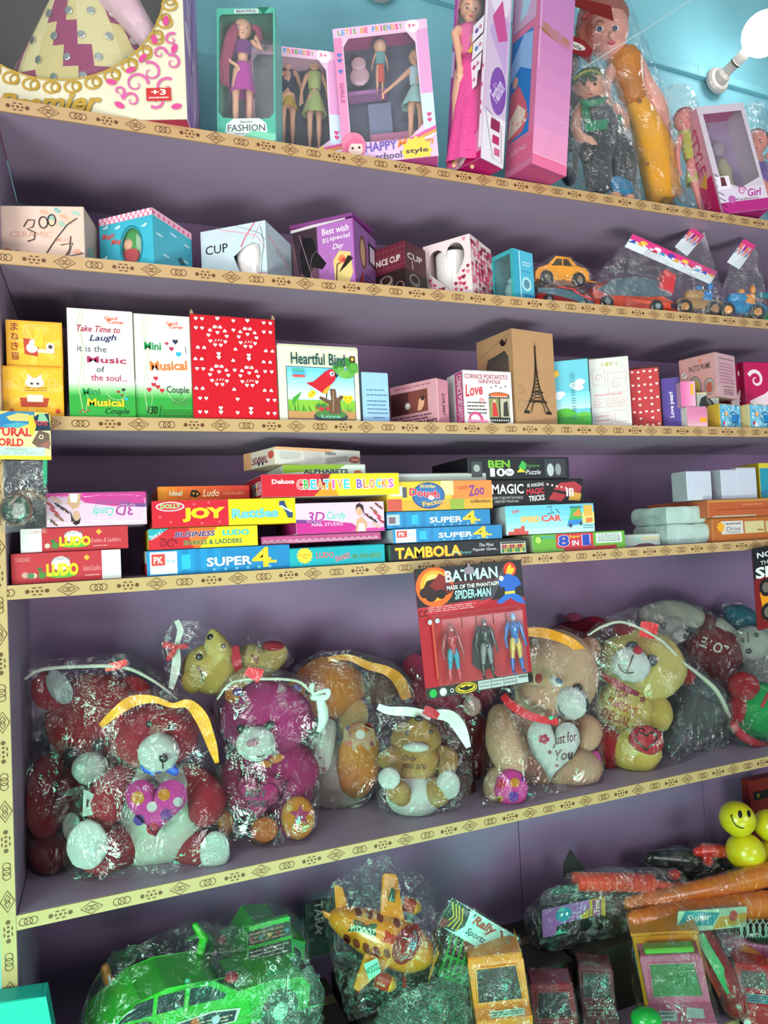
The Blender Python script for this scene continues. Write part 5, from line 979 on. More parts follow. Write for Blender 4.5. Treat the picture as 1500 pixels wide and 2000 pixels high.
T.part('bag_tie', join(PT(smoothpts([(612, 1358, .07, 3), (606, 1342, .07, 3), (612, 1336, .07, 3), (612, 1354, .068, 3), (640, 1348, .07, 5), (636, 1362, .07, 6), (612, 1362, .07, 7)]), 8), RIB([(625, 1365, .07, 8), (632, 1400, .07, 10), (622, 1430, .07, 4)])), mat('b8d0c4', 'satin'), smooth=True)
T.part('bag_seam', PT(smoothpts([(425, 1365, .08, 2), (455, 1332, .075, 3), (520, 1326, .072, 3), (580, 1330, .07, 3), (605, 1350, .07, 3)], 4), 6), mat('b0b8a8', 'satin'), smooth=True)
bag(T, [W(430, 1360, .08), W(500, 1322, .08), W(612, 1350, .07), W(450, 1645, .05), W(590, 1655, .04)], seed=5, grow=1.04)
# ---- orange bear
T = bear('teddy_bear', 'orange bear with a white belly lying against the wall behind the magenta bear', 665, .2)
blob(T, 'head', 'd27a1c', 642, 1342, .235, 70, 60, .8); blob(T, 'snout', 'd89a60', 690, 1405, .20, 28, 42, .8, rot=-20); wb = blob(T, 'body', 'cfc8be', 655, 1530, .215, 62, 82, .6, rot=-12, amp=.03)
of = blob(T, 'leg', 'd27a18', 701, 1485, .16, 42, 76, .55, rot=-6)
def opatch(A): A.poly([(.1, .55), (.15, .9), (.5, 1), (.9, .85), (.95, .5), (.75, .3), (.55, .5), (.35, .32)], 'c89878'); A.disc(.55, .72, .12, 'ece0d8'); A.disc(.75, .9, .1, 'b82838'); A.disc(.25, .5, .09, 'e86a5c'); A.disc(.25, .85, .07, '4a5ca8'); A.disc(.85, .5, .07, 'a84a6c')
PADP(T, 'patch', 700, 1452, .12, 76, 80, 0, [of], opatch, 'plush'); limb(T, 'arm', 'd8d2cc', [(640, 1420, .19, 18), (632, 1450, .17, 22), (625, 1490, .16, 22)])
PADP(T, 'lettering', 628, 1480, .13, 30, 60, 0, [PC([(640, 1420, .19, 18), (632, 1450, .17, 22), (625, 1490, .16, 22)])], lambda A: (A.star(.4, .5, .12, '5a2a3a', 6, .5), A.text('me', .2, .05, .8, .2, '7a2030', .05)))
T.part('fringe_ribbon', RIB([(640, 1288, .19, 5), (680, 1284, .18, 6), (720, 1300, .17, 8), (755, 1310, .17, 9), (780, 1330, .17, 12), (795, 1365, .17, 10)], wave=.005), mat('d08a1c', 'satin'))
blob(T, 'ear', '6a4038', 742, 1345, .22, 40, 32, .6); eyes(T, [(600, 1352, .17, 5, 6)])
bag(T, [W(640, 1285, .2), W(790, 1350, .2), W(760, 1420, .14)], seed=6, kind='filmc')
# ---- small brown bear
T = bear('teddy_bear', 'small brown bear with white feet and the words Only you, snout pointing up', 812, .08)
BB = 'b48a4c'
b6 = blob(T, 'body', BB, 810, 1488, .10, 52, 42, .75, amp=.03); w6 = blob(T, 'lower_body', 'd4dcd4', 810, 1552, .09, 56, 44, .8, amp=.03); hd = blob(T, 'head', 'ac8246', 812, 1442, .10, 50, 36, .8); sn = blob(T, 'snout', 'b48a4c', 817, 1420, .085, 26, 22, .9, taper=.2)
T.part('nose', PE(818, 1403, .07, 9, 6, .9), mat('101012', 'plastic'), smooth=True); eyes(T, [(795, 1432, .062, 4, 4), (842, 1430, .062, 4, 4)]); T.part('cheek_patch', PE(812, 1459, .058, 26, 9, .5), mat('cfdccf', 'plush'), smooth=True)
PADP(T, 'lettering', 808, 1490, .05, 62, 40, -3, [b6], lambda A: (A.text('Only', .12, .52, .60, .86, '4a2a20', .03, .3), A.text('you are', .10, .1, .9, .46, '4a2a20', .03, .3)))
limb(T, 'arm', BB, [(852, 1470, .10, 16), (876, 1480, .075, 19), (872, 1505, .05, 17)]); limb(T, 'arm', BB, [(770, 1470, .10, 16), (752, 1485, .08, 16)])
for P, pad in (([(795, 1560, .09, 20), (776, 1545, .05, 23)], (760, 1520, .035, 22, 21)), ([(835, 1560, .09, 24), (855, 1545, .05, 28)], (875, 1533, .03, 24, 28))): T.part('leg', PC(P, 16), mat(BB, 'plush'), smooth=True); x, y, Y, rx, ry = pad; T.part('foot_pad', PE(x, y, Y, rx, ry, .6), mat('dfe4de', 'plush'), smooth=True)
T.part('white_ribbon', join(RIB([(738, 1380, .09, 6), (760, 1388, .085, 8), (800, 1390, .08, 9), (842, 1398, .08, 8)]), RIB([(850, 1395, .08, 9), (880, 1400, .07, 12), (900, 1425, .065, 12), (915, 1460, .06, 5)])), mat('d0dcd4', 'satin')); T.part('red_ribbon', RIB([(828, 1386, .078, 8), (842, 1392, .075, 10), (856, 1400, .075, 6)]), mat('c01c2c', 'satin'))
bag(T, [W(745, 1400, .08), W(905, 1420, .07), W(740, 1590, .03), W(920, 1570, .03)], seed=7, grow=1.05)
# ---- dark pink bear behind the hanging card
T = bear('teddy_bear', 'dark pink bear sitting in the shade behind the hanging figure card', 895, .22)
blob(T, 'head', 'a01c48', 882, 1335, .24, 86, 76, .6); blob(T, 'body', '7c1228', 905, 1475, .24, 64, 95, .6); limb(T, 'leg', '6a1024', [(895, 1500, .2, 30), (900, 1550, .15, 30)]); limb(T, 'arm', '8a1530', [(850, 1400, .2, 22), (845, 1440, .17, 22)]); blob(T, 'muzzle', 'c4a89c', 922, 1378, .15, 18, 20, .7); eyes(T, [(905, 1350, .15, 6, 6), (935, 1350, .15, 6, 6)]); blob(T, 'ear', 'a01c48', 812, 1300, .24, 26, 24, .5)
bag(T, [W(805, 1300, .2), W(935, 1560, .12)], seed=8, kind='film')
# ---- peach bear
T = bear('teddy_bear', 'large peach teddy bear in profile with red neck ribbon and white heart', 1060, .1)
PE_ = 'dfa587'
blob(T, 'body', PE_, 1040, 1478, .15, 84, 104, .62, amp=.03); hd = blob(T, 'head', 'e2aa8c', 1085, 1318, .15, 84, 90, .7, amp=.04); blob(T, 'cheek', 'e2aa8c', 1072, 1362, .135, 68, 44, .7, amp=.03)
mz = blob(T, 'muzzle', 'd8e0da', 1113, 1372, .085, 36, 33, .85, amp=.02); T.part('nose', PE(1143, 1375, .058, 8, 12, .8), mat('0e0e12', 'plastic'), smooth=True); T.part('mouth', PT(smoothpts([(1090, 1378, .058, 1.2), (1094, 1390, .058, 1.2), (1102, 1398, .06, 1.2)]), 6), mat('2a2020'), smooth=True)
eyes(T, [(1128, 1343, .072, 10, 8)]); T.part('brow_patch', PE(1087, 1331, .066, 14, 9, .6, rot=-25), mat('d4d8dc', 'plush'), smooth=True); T.part('brow_patch', PE(1092, 1330, .056, 7, 5, .5, rot=-25), mat('4a6888', 'plush'), smooth=True); T.part('ear', PE(1150, 1270, .16, 24, 26, .5), mat('d09470', 'plush'), smooth=True)
T.part('ear', PE(1052, 1325, .09, 7, 10, .6), mat('9a2c30', 'plush'), smooth=True)
T.part('neck_ribbon', RIB([(982, 1358, .10, 7), (1000, 1378, .075, 8), (1030, 1396, .06, 8), (1062, 1406, .055, 7), (1090, 1410, .056, 6)], th=.003), mat('c8222c', 'satin')); T.part('button', PE(1076, 1402, .052, 5, 4, .5), mat('30b890', 'plastic'), smooth=True)
limb(T, 'arm', PE_, [(978, 1400, .13, 26), (982, 1450, .08, 34), (1000, 1490, .06, 32)], label=None); limb(T, 'arm', PE_, [(1120, 1410, .14, 22), (1148, 1425, .10, 28), (1145, 1445, .08, 24)])
hh = pillow(1078, 1468, .068, 104, 122, 24, -6); T.part('heart', hh, mat('d4d6d6', 'plush'), smooth=True)
def just(A): A.text('Just for', .46, .56, .98, .84, '5a1c30', .02, .3, rot=14); A.text('You', .55, .28, .92, .5, '5a1c30', .02, .3, rot=8); [A.disc(.30+.07*math.cos(i*1.26), .68+.06*math.sin(i*1.26), .045, '8a1c38') for i in range(5)]; A.star(.44, .42, .06, '5a1c30'); A.star(.60, .16, .05, '8a4458', 6)
PADP(T, 'lettering', 1080, 1462, .03, 96, 96, -4, [hh], just)
fp = PE(998, 1540, .035, 33, 38, .5); T.part('leg', PC([(985, 1520, .12, 34), (985, 1538, .07, 42)], 18), mat(PE_, 'plush'), smooth=True); T.part('foot_pad', fp, mat('e03898', 'plush'), smooth=True)
PADP(T, 'printed_dots', 998, 1540, .01, 62, 72, 0, [fp], lambda A: [A.disc(x, y, r, c) for x, y, r, c in ((.62, .66, .15, 'e8841c'), (.58, .28, .17, '6a2a98'), (.18, .62, .15, 'c82040'), (.15, .22, .1, 'e8a020'), (.9, .75, .08, '7a3a98'))], 'plush')
T.part('leg', PC([(1085, 1515, .12, 36), (1125, 1502, .08, 40), (1142, 1500, .07, 36)], 18), mat(PE_, 'plush'), smooth=True); fp = PE(1159, 1502, .062, 15, 36, .9, rot=-8); T.part('foot_pad', fp, mat('e03898', 'plush'), smooth=True)
PADP(T, 'printed_dots', 1157, 1500, .03, 30, 60, 0, [fp], lambda A: [A.disc(x, y, r, c) for x, y, r, c in ((.5, .8, .26, 'e8841c'), (.35, .35, .28, 'c82050'))], 'plush')
T.part('fringe_ribbon', RIB([(1022, 1234, .10, 8), (1060, 1236, .09, 10), (1090, 1244, .09, 9), (1120, 1258, .09, 9), (1146, 1285, .09, 8), (1155, 1315, .1, 4)], wave=.004), mat('e0960c', 'satin'))
bag(T, [W(1020, 1232, .1), W(1150, 1270, .1), W(940, 1580, .03), W(1180, 1540, .05)], seed=9, grow=1.035)
# ---- yellow bear, for someone special
T = bear('teddy_bear', 'yellow teddy bear lettered FOR SOMEONE SPECIAL with red heart foot pads', 1235, .12)
YB = 'd0b45c'
bd = blob(T, 'body', YB, 1222, 1392, .15, 56, 66, .75, rot=25, amp=.03); blob(T, 'head', 'd4bc70', 1255, 1298, .15, 86, 70, .66, rot=-12); blob(T, 'muzzle', 'd4d8d8', 1232, 1298, .085, 39, 34, .7, rot=-20)
T.part('nose', PE(1245, 1270, .062, 9, 9, .7), mat('c02840', 'plush'), smooth=True); eyes(T, [(1235, 1263, .085, 13, 11), (1273, 1290, .075, 11, 12)], c='3a4248')
T.part('mouth', join(PT([(1237, 1280, .060, 1.2), (1229, 1300, .055, 1.2), (1223, 1314, .058, 1.2)], 6), PT(smoothpts([(1208, 1298, .07, 1.2), (1212, 1308, .064, 1.2), (1224, 1315, .058, 1.2), (1240, 1312, .06, 1.2), (1254, 1303, .068, 1.2)]), 6)), mat('4a3a3c'), smooth=True)
blob(T, 'ear', 'a82838', 1343, 1318, .16, 16, 20, .6); blob(T, 'ear', '8c2030', 1222, 1231, .16, 26, 16, .6); T.part('collar', RIB([(1172, 1316, .11, 4), (1200, 1332, .08, 7), (1225, 1346, .075, 7), (1248, 1357, .08, 4)], th=.004), mat('7a1420', 'satin'))
PADP(T, 'lettering', 1216, 1382, .08, 92, 84, -24, [bd], lambda A: (A.text('FOR', .22, .70, .52, .90, '8a2820', .05), A.text('SOMEONE', .14, .42, .80, .62, '8a2820', .05), A.text('SPECIAL', .12, .12, .78, .34, '8a2820', .05), A.star(.82, .86, .09, '6a2018')))
limb(T, 'arm', YB, [(1262, 1362, .15, 20), (1284, 1385, .12, 27), (1286, 1405, .10, 25)])
lg = blob(T, 'leg', 'd4bc58', 1242, 1466, .09, 50, 45, .8); pd = PE(1262, 1446, .052, 34, 29, .6, rot=-10); T.part('foot_pad', pd, mat('c01c34', 'plush'), smooth=True)
def hl(A): P = [(x*.7+.5, y*.7+.45) for x, y in heart(0, 0, 1, 1, 0, 26)]; A.line(P+[P[0]], .06, '1c1216'); A.curl(.3, .85, .15, '1c1216', .5, 0, .05); A.curl(.8, .8, .15, '1c1216', .5, 1, .05)
PADP(T, 'heart_outline', 1262, 1446, .03, 60, 50, 0, [pd], hl); blob(T, 'leg', '9c1c24', 1186, 1462, .12, 32, 44, .7)
T.part('bag_tag', RIB([(1250, 1228, .085, 14), (1264, 1230, .083, 16), (1284, 1234, .085, 15)]), mat('d8282c', 'satin'))
T.part('bag_seam', PT(smoothpts([(1150, 1240, .1, 2), (1180, 1222, .09, 3), (1222, 1216, .085, 3), (1290, 1250, .08, 3), (1330, 1290, .08, 3), (1362, 1315, .09, 4), (1400, 1350, .1, 5), (1425, 1400, .11, 4)], 4), 6), mat('b4b8a8', 'satin'), smooth=True)
bag(T, [W(1160, 1240, .1), W(1225, 1218, .1), W(1350, 1310, .1), W(1345, 1500, .07)], seed=10, grow=1.04)
# ---- grey furry toy
T = bear('soft_toy', 'dark grey fluffy toy wrapped in crinkled plastic right of the yellow bear', 1350, .14)
blob(T, 'body', '4c4e50', 1352, 1405, .17, 66, 58, .8, amp=.2, seed=4); blob(T, 'head', '565a5c', 1372, 1362, .17, 44, 38, .8, amp=.2, seed=7); limb(T, 'leg', '444648', [(1330, 1440, .14, 22), (1310, 1452, .1, 20)]); limb(T, 'leg', '444648', [(1380, 1440, .14, 22), (1395, 1452, .12, 20)]); eyes(T, [(1365, 1350, .10, 4, 4), (1388, 1352, .10, 4, 4)])
bag(T, [W(1420, 1390, .12), W(1300, 1480, .09)], seed=11, kind='filmc', grow=1.06, amp=.009)
# ---- white and maroon bear
T = Thing('teddy_bear', 'white teddy bear in a maroon shirt lying across the back, lettered LOVE', 'soft toy', W(1360, 1330, .28), back=WALLY-.002)
mb = blob(T, 'body', '7a1420', 1392, 1275, .27, 58, 52, .7, rot=-20); blob(T, 'head', 'c0beb4', 1302, 1228, .27, 36, 34, .8); blob(T, 'muzzle', 'ccccc4', 1325, 1240, .23, 18, 14, .8); eyes(T, [(1296, 1222, .225, 7, 7)]); T.part('nose', PE(1338, 1243, .21, 5, 5, .8), mat('141214', 'plastic'), smooth=True)
limb(T, 'arm', 'c2c0b2', [(1265, 1200, .28, 18), (1310, 1192, .27, 22), (1355, 1205, .26, 22)]); blob(T, 'paw', '5c1820', 1380, 1214, .26, 18, 17, .8); limb(T, 'arm', 'b8b8ac', [(1402, 1222, .27, 18), (1430, 1250, .26, 20), (1455, 1280, .26, 18)])
PADP(T, 'lettering', 1395, 1262, .18, 66, 26, -22, [mb], lambda A: A.text('LOVE', .08, .1, .92, .9, 'b0b4ac', .05, rot=180)); limb(T, 'leg', '7a1420', [(1400, 1300, .26, 26), (1400, 1335, .25, 26), (1395, 1400, .26, 24), (1395, 1450, .28, 24)])
bag(T, [W(1180, 1205, .25), W(1250, 1185, .25), W(1460, 1240, .25)], seed=12, kind='filmc')
# ---- pink toys, far back
T = Thing('soft_toy', 'crimson plush toy pushed against the wall above the peach bear', 'soft toy', W(1140, 1260, .3), back=WALLY-.002)
blob(T, 'body', '8a1030', 1135, 1245, .305, 62, 34, .6); blob(T, 'head', 'a8143c', 1160, 1222, .30, 28, 18, .7); blob(T, 'ear', 'c05070', 1120, 1206, .30, 16, 9, .6); eyes(T, [(1165, 1216, .285, 3, 3), (1178, 1220, .285, 3, 3)])
T.part('leg', PC([(1110, 1260, .3, 26), (1112, 1350, .3, 28), (1112, 1440, .3, 26)], 12), mat('701028', 'plush'), smooth=True)
# ---- right edge: white bear, blue cap, green toy
T = Thing('teddy_bear', 'white plush bear with a bright blue hat at the right picture edge', 'soft toy', W(1470, 1310, .22), back=WALLY-.002)
blob(T, 'head', 'b8beb6', 1468, 1256, .22, 36, 34, .8); eyes(T, [(1450, 1250, .185, 4, 5), (1478, 1240, .185, 4, 5), (1462, 1272, .18, 6, 5)]); T.part('mouth', PT([(1460, 1235, .182, 1.2), (1462, 1254, .178, 1.2)], 6), mat('2a2426')); blob(T, 'hat', '18687c', 1450, 1208, .27, 40, 24, .6, rot=-25); blob(T, 'ear', 'a8bcb4', 1496, 1222, .22, 18, 22, .6); blob(T, 'body', 'a0a8a0', 1480, 1330, .27, 40, 66, .6)
T.part('leg', PC([(1470, 1370, .28, 26), (1470, 1420, .28, 26)], 12), mat('98a098', 'plush'), smooth=True)
bag(T, [W(1520, 1290, .18)], seed=14, kind='filmc')
T = bear('soft_toy', 'green and red plush toy in a shiny bag at the right edge', 1475, .1)
blob(T, 'ball', 'a81c28', 1452, 1340, .12, 30, 28, .8, label='red knob'); gbd = blob(T, 'body', '14a050', 1482, 1392, .12, 48, 62, .8, rot=-25, amp=.04); T.part('trim', PT(smoothpts([(1432, 1415, .07, 7), (1450, 1437, .065, 9), (1478, 1452, .065, 8), (1505, 1460, .07, 6)]), 10), mat('c03040', 'plush'), smooth=True); T.part('stripe', PT([(1500, 1355, .05, 3), (1488, 1380, .05, 3)], 8), mat('c84050', 'plush'), smooth=True); limb(T, 'leg', 'a81c28', [(1440, 1375, .13, 18), (1436, 1400, .12, 16)])
bag(T, [W(1540, 1480, .08)], seed=15, kind='film')
# ================================================================ TOP SHELF: dolls
Z1 = ZS[1]; SK = 'dba98c'
def fig(T, bx, by, H, Y, skin=SK, hair=None, tilt=0, arms=((.13, .64, .15, .50), (.13, .64, .15, .50)), legs=(.045, .045), hr=.062, sh=.085, nm='body', eyec='2a2420', wid=1.0, face=True, lips='b84a50', sc=None, fingers=True, knee=None):
    """doll: bx, by = column/row of the feet, H = height in pixels"""
    g = math.radians(tilt)
    def q(x, y, dY=0): X, Y_ = x*H*wid, y*H; return (bx+X*math.cos(g)-Y_*math.sin(g), by-(X*math.sin(g)+Y_*math.cos(g)), Y+dY)
    def t(P): return PT([q(*p[:3])+(p[3]*H,) for p in P], 10)
    m = [t([(0, .54, 0, .058), (0, .62, 0, .040), (0, .70, 0, .052), (0, .77, 0, .052), (0, .80, 0, .028), (0, .86, 0, .022)])]
    c = W(*q(0, .905)); k = mpp(c)*H; m.append(ell(c, RT*hr*k, FW*hr*k, UP*hr*1.15*k, 18, 12)); m.append(PE(*q(0, .86, -hr*k*.25), hr*.62*H, hr*.5*H, .9))
    m.append(PE(*q(0, .895, -hr*k*1.0), H*.008, H*.012, 1))
    for i, s in enumerate((-1, 1)):
        ex, ey, hx, hy = arms[i]; d = arms[i]
        m.append(t([(s*sh*.8, .785, 0, .026), (s*sh, .765, 0, .027), (s*ex, ey, -.006, .020), (s*hx, hy, -.014, .014)])); m.append(PE(*q(s*hx, hy-.012, -.014), H*.013, H*.020, .6))
        if fingers:
            for j in range(4): m.append(t([(s*hx+(j-1.5)*.007, hy-.02, -.014, .0045), (s*hx+(j-1.5)*.0085, hy-.043-.004*(j in (1, 2)), -.016, .0038)]))
            m.append(t([(s*hx-s*.010, hy-.008, -.016, .005), (s*hx-s*.020, hy-.024, -.02, .004)]))
        kx = knee[i] if knee else s*.048
        m.append(t([(s*.032, .54, 0, .046), (kx, .40, 0, .038), (kx, .28, -.003, .028), (kx, .18, 0, .029), (kx, .06, 0, .017), (kx, .03, -.004, .018), (kx+s*.004, .015, -.02, .015)]))
    v = remesh(join(*m), max(.0016, mpp(c)*H*.009), 3); T.part(nm, v, mat(skin, 'vinyl'), smooth=True)
    if face:
        d = hr*k*.93
        for s in (-1, 1):
            T.part('eye', PE(*q(s*hr*.38, .912, -d*.96), H*.0105, H*.0085, .5, n=12, m=8), mat('e8e4e0', 'plastic'), smooth=True); T.part('iris', PE(*q(s*hr*.38, .911, -d*.96-.0012), H*.0062, H*.0075, .55, n=12, m=8), mat(eyec, 'plastic'), smooth=True)
            T.part('eyebrow', PT([q(s*hr*.2, .932, -d*.95)+(H*.0022,), q(s*hr*.4, .938, -d*.93)+(H*.0022,), q(s*hr*.58, .930, -d*.85)+(H*.0018,)], 6), mat('4a3028', 'print'), smooth=True)
        T.part('lips', PE(*q(0, .868, -hr*k*1.0), H*.012, H*.0045, .5, n=12, m=8), mat(lips, 'plastic'), smooth=True)
    if hair:
        T.part('hair', join(ell(W(*q(0, .918, hr*k*.28)), RT*hr*1.14*k, FW*hr*.98*k, UP*hr*1.22*k, 20, 12, .06, 3), *hairx(q, H, hair[1])), mat(hair[0], 'hair'), smooth=True)
    T.q = q; T.k = k; T.H = H; return q
def hairx(q, H, style):
    o = []
    if style == 'long':
        for s in (-1, 1): o.append(PT([q(s*.045, .93, .004)+(H*.026,), q(s*.068, .87, .004)+(H*.026,), q(s*.075, .78, .002)+(H*.026,), q(s*.07, .68, .0)+(H*.020,), q(s*.075, .62, 0)+(H*.008,)], 8))
    if style == 'side':
        for x, y in ((-.10, .0), (-.12, .01), (-.08, -.01)): o.append(PT(smoothpts([q(-.03, .95, .0)+(H*.03,), q(x*.7, .86, -.006)+(H*.034,), q(x, .72, -.006)+(H*.030,), q(x-.03, .58, -.006)+(H*.024,), q(x-.02, .42+y, -.006)+(H*.010,)], 3), 8))
        o.append(PT(smoothpts([q(.04, .96, 0)+(H*.03,), q(.10, .90, 0)+(H*.036,), q(.12, .82, 0)+(H*.026,), q(.11, .74, 0)+(H*.01,)], 3), 8))
    if style == 'short': o.append(PE(*q(0, .955, .0), H*.055, H*.03, .9))
    return o
def dress(T, q, H, col, y0, y1, r0, r1, kind='cloth', x=0, name='dress', wv=.08, n=30, squash=.75, dY=0, label=None):
    v = []; f = []; R = 9
    for j in range(R):
        u = j/(R-1); y = y0+(y1-y0)*u; r = r0+(r1-r0)*u; c = W(*q(x, y, dY)); k = mpp(c)*H
        for i in range(n): a = 2*math.pi*i/n; rr = r*(1+wv*u*math.sin(a*7+j*.3)); v.append(c+(RT*math.cos(a)+FW*math.sin(a)*squash)*rr*k)
    for j in range(R-1):
        for i in range(n): f.append([j*n+i, (j+1)*n+i, (j+1)*n+(i+1) % n, j*n+(i+1) % n])
    f.append(list(range(n))); T.part(name, (v, f), mat(col, kind), smooth=True, label=label)
def dollbase(px, Y): return atz(px, Y, Z1)
# ---- 1 large box with oval window
hole = [(.50+.425*math.cos(i*2*math.pi/48), .57+.395*math.sin(i*2*math.pi/48)) for i in range(48)]
b = cornerbox('doll_box', 'large cream and gold box with a big oval window and pink flourishes, top left', ['e2dec2', 'c8a0c8', 'b99ac8', 'b03050'], -130, 357, 384, -215, 1, Y=-.028, asp=3.6, hole=hole, inner='3a2c26', film='window', flap=False)
w, h = b.w, b.h; A = b.art()
for i in range(34):
    a = i*2*math.pi/34; x, y = .50+.455*math.cos(a), .57+.428*math.sin(a); A.ring(x, y, .030, .009, 'b8963c', .024); 
    A.ring(x+.018*math.cos(a+1.57), y+.018*math.sin(a+1.57), .018, .006, 'a5842e', .02)
A.ring(.50, .57, .428, .006, 'b8963c', .398, 60)
for x, y, r, t, fl in ((.80, .15, .05, 0, 1), (.86, .20, .045, 2, -1), (.92, .13, .045, 1, 1), (.78, .08, .035, 3, -1), (.88, .08, .035, 4, 1), (.95, .24, .035, 2, -1), (.95, .34, .028, 1, 1), (.73, .12, .025, 5, 1), (.90, .28, .03, 0, 1), (.03, .12, .04, 2, 1), (.08, .2, .04, 0, -1)): A.curl(x, y, r, 'd0609c', 1.1, t, .012, fl)
for x, y, r in ((.78, .21, .4), (.83, .26, .9), (.93, .42, 1.4), (.96, .30, 1.2), (.73, .06, 2.6), (.88, .34, 1.8), (.70, .16, 2.9), (.96, .05, .2), (.02, .18, .5)): A.poly(circ(x, y, .022, .012, 12, rot=r), 'd04a8c')
A.text('Premier', .24, .035, .66, .118, 'b8963c', .06, .35, out='8a6c20', ow=.01); A.rect(.84, .075, .94, .13, 'c03030'); A.text('+3', .86, .10, .92, .125, 'f0e8d8', .06); A.small(.85, .08, .93, .096, 1, 'f0d8d0')
R = b.art('R'); [R.poly(circ(.4+.2*math.sin(i*2), i/9+.05, .3, .06, 12, rot=i), ['9a70b8', 'd8b0d0', 'b888c8', 'e0c8e0'][i % 4]) for i in range(9)]; b.done(A, R)
c = b.O+b.U*(w*.56)+b.B*(b.d*.5)+b.V*.012
T = Thing('doll', 'doll in a magenta, gold and mirror-work gown inside the large oval-window box', 'doll', c)
ax = (b.V*.96-b.U*.0).normalized(); X = b.U; D = b.B
n = 32; v = []; cols = [mat(x, 'satin') for x in ('8c1a58', 'c8bc7c', '8c1a58', 'd0c890')]; ms = Mesh(); rows = [(0, .135), (.035, .142), (.075, .125), (.12, .10), (.17, .07), (.215, .036)]
for hh_, r in rows:
    for i in range(n): a = 2*math.pi*i/n; rr = r*(1+.05*math.cos(a*8)); v.append(c+ax*(hh_+.06)+X*math.cos(a)*rr+D*math.sin(a)*min(rr, b.d*.42))
ms.v = v; ms.mats = cols
for j in range(len(rows)-1):
    for i in range(n): ms.f.append([j*n+i, j*n+(i+1) % n, (j+1)*n+(i+1) % n, (j+1)*n+i]); ms.m.append(((0 if j % 2 else 2) if (i+j) % 6 in (0, 1) or j == 0 and i % 6 < 3 else (1 if (i//3) % 2 else 3)))
ms.f.append(list(range(n))[::-1]); ms.m.append(0); T.part('gown', ms, smooth=False)
for i in range(20, 33):
    for j, (hh_, r) in enumerate(rows[:5]):
        if (i+j) % 2: continue
        a = 2*math.pi*(i+.3)/n; p = c+ax*(hh_+.076)+X*math.cos(a)*r*1.0+D*math.sin(a)*min(r, b.d*.42)*1.02; T.part('mirror_sequin', lathe(p, (X*math.cos(a)+D*math.sin(a)*1.2), [(0, .007), (.0015, .007), (.002, .0055)], 12), mat('dfe6e4', 'metal'), hull=False)
T.part('body', remesh(join(tube([c+ax*.25, c+ax*.29, c+ax*.32, c+ax*.345], [.026, .030, .03, .012], 12), ell(c+ax*.372, X*.024, D*.024, ax*.028), tube([c+ax*.325-X*.03, c+ax*.27-X*.055-D*.01, c+ax*.235-X*.03-D*.03], [.011, .010, .008], 8), tube([c+ax*.325+X*.03, c+ax*.27+X*.055-D*.01, c+ax*.235+X*.03-D*.03], [.011, .010, .008], 8)), .003, 2), mat(SK, 'vinyl'), smooth=True)
T.part('bodice', tube([c+ax*.25, c+ax*.285, c+ax*.31], [.029, .034, .034], 14), mat('7cc0c0', 'satin'), smooth=True); T.part('hair', ell(c+ax*.38+D*.006, X*.029, D*.027, ax*.030), mat('2a1a14', 'hair'), smooth=True)
T.part('shawl', tube([c+ax*.33-X*.05, c+ax*.2+X*.09-D*.045, c+ax*.14+X*.13-D*.03], [.012, .030, .02], 8), mat('c8a8b4', 'satin'), smooth=True)
# ---- 2 teal FASHION box
hole = [(.025, .22), (.04, .93), (.08, .955), (.965, .96), (.97, .21), (.90, .17), (.5, .16), (.10, .18)]
b = cornerbox('doll_box', 'green-framed Fashion box with a pink-haired doll behind clear film', ['58b49c', '66b8a4', '84ccc4', '1f7c60'], 418, 533, 546, 14, 1, Y=-.004, asp=1.2, hole=hole, inner='8a8f9a', film='window', flap=False, vroll=2)
A = b.art(); A.poly([(.25, .03), (.75, .03), (.86, .07), (.84, .13), (.72, .17), (.28, .17), (.16, .13), (.14, .07)], 'd0dcd4'); A.text('FASHION', .18, .075, .82, .125, '4a545c', .03); A.small(.3, .045, .7, .065, 1, '8a949c'); A.text('Beautiful', .4, .135, .6, .155, '7a8488'); A.rect(.3, .955, .72, .99, 'b8ccc8'); A.text('BEAUTIFUL', .34, .962, .68, .984, '30383c', .03); A.poly([(0, 0), (1, 0), (1, .05), (.6, .08), (.4, .02), (0, .06)], '7cc8a8'); A.poly([(.7, .9999), (.9, 1), (.8, .95)], '1c6c54'); b.done(A)
c = b.O+b.U*(b.w*.5)+b.B*(b.d*.55); T = Thing('doll', 'pink-haired doll in purple top and magenta skirt inside the green Fashion box', 'doll', c+Zv*.01)
Yd = c.y; q = fig(T, 474, 262, 228, Yd-.004, hair=('b84c74', 'side'), arms=((.13, .66, .03, .58), (.13, .72, .09, .84)), hr=.075, tilt=0, wid=1.25); dress(T, q, 228, '6c2478', .78, .665, .075, .075, name='top', wv=.03); dress(T, q, 228, 'b02c9c', .60, .34, .07, .11, name='skirt', wv=.05); b_ = b
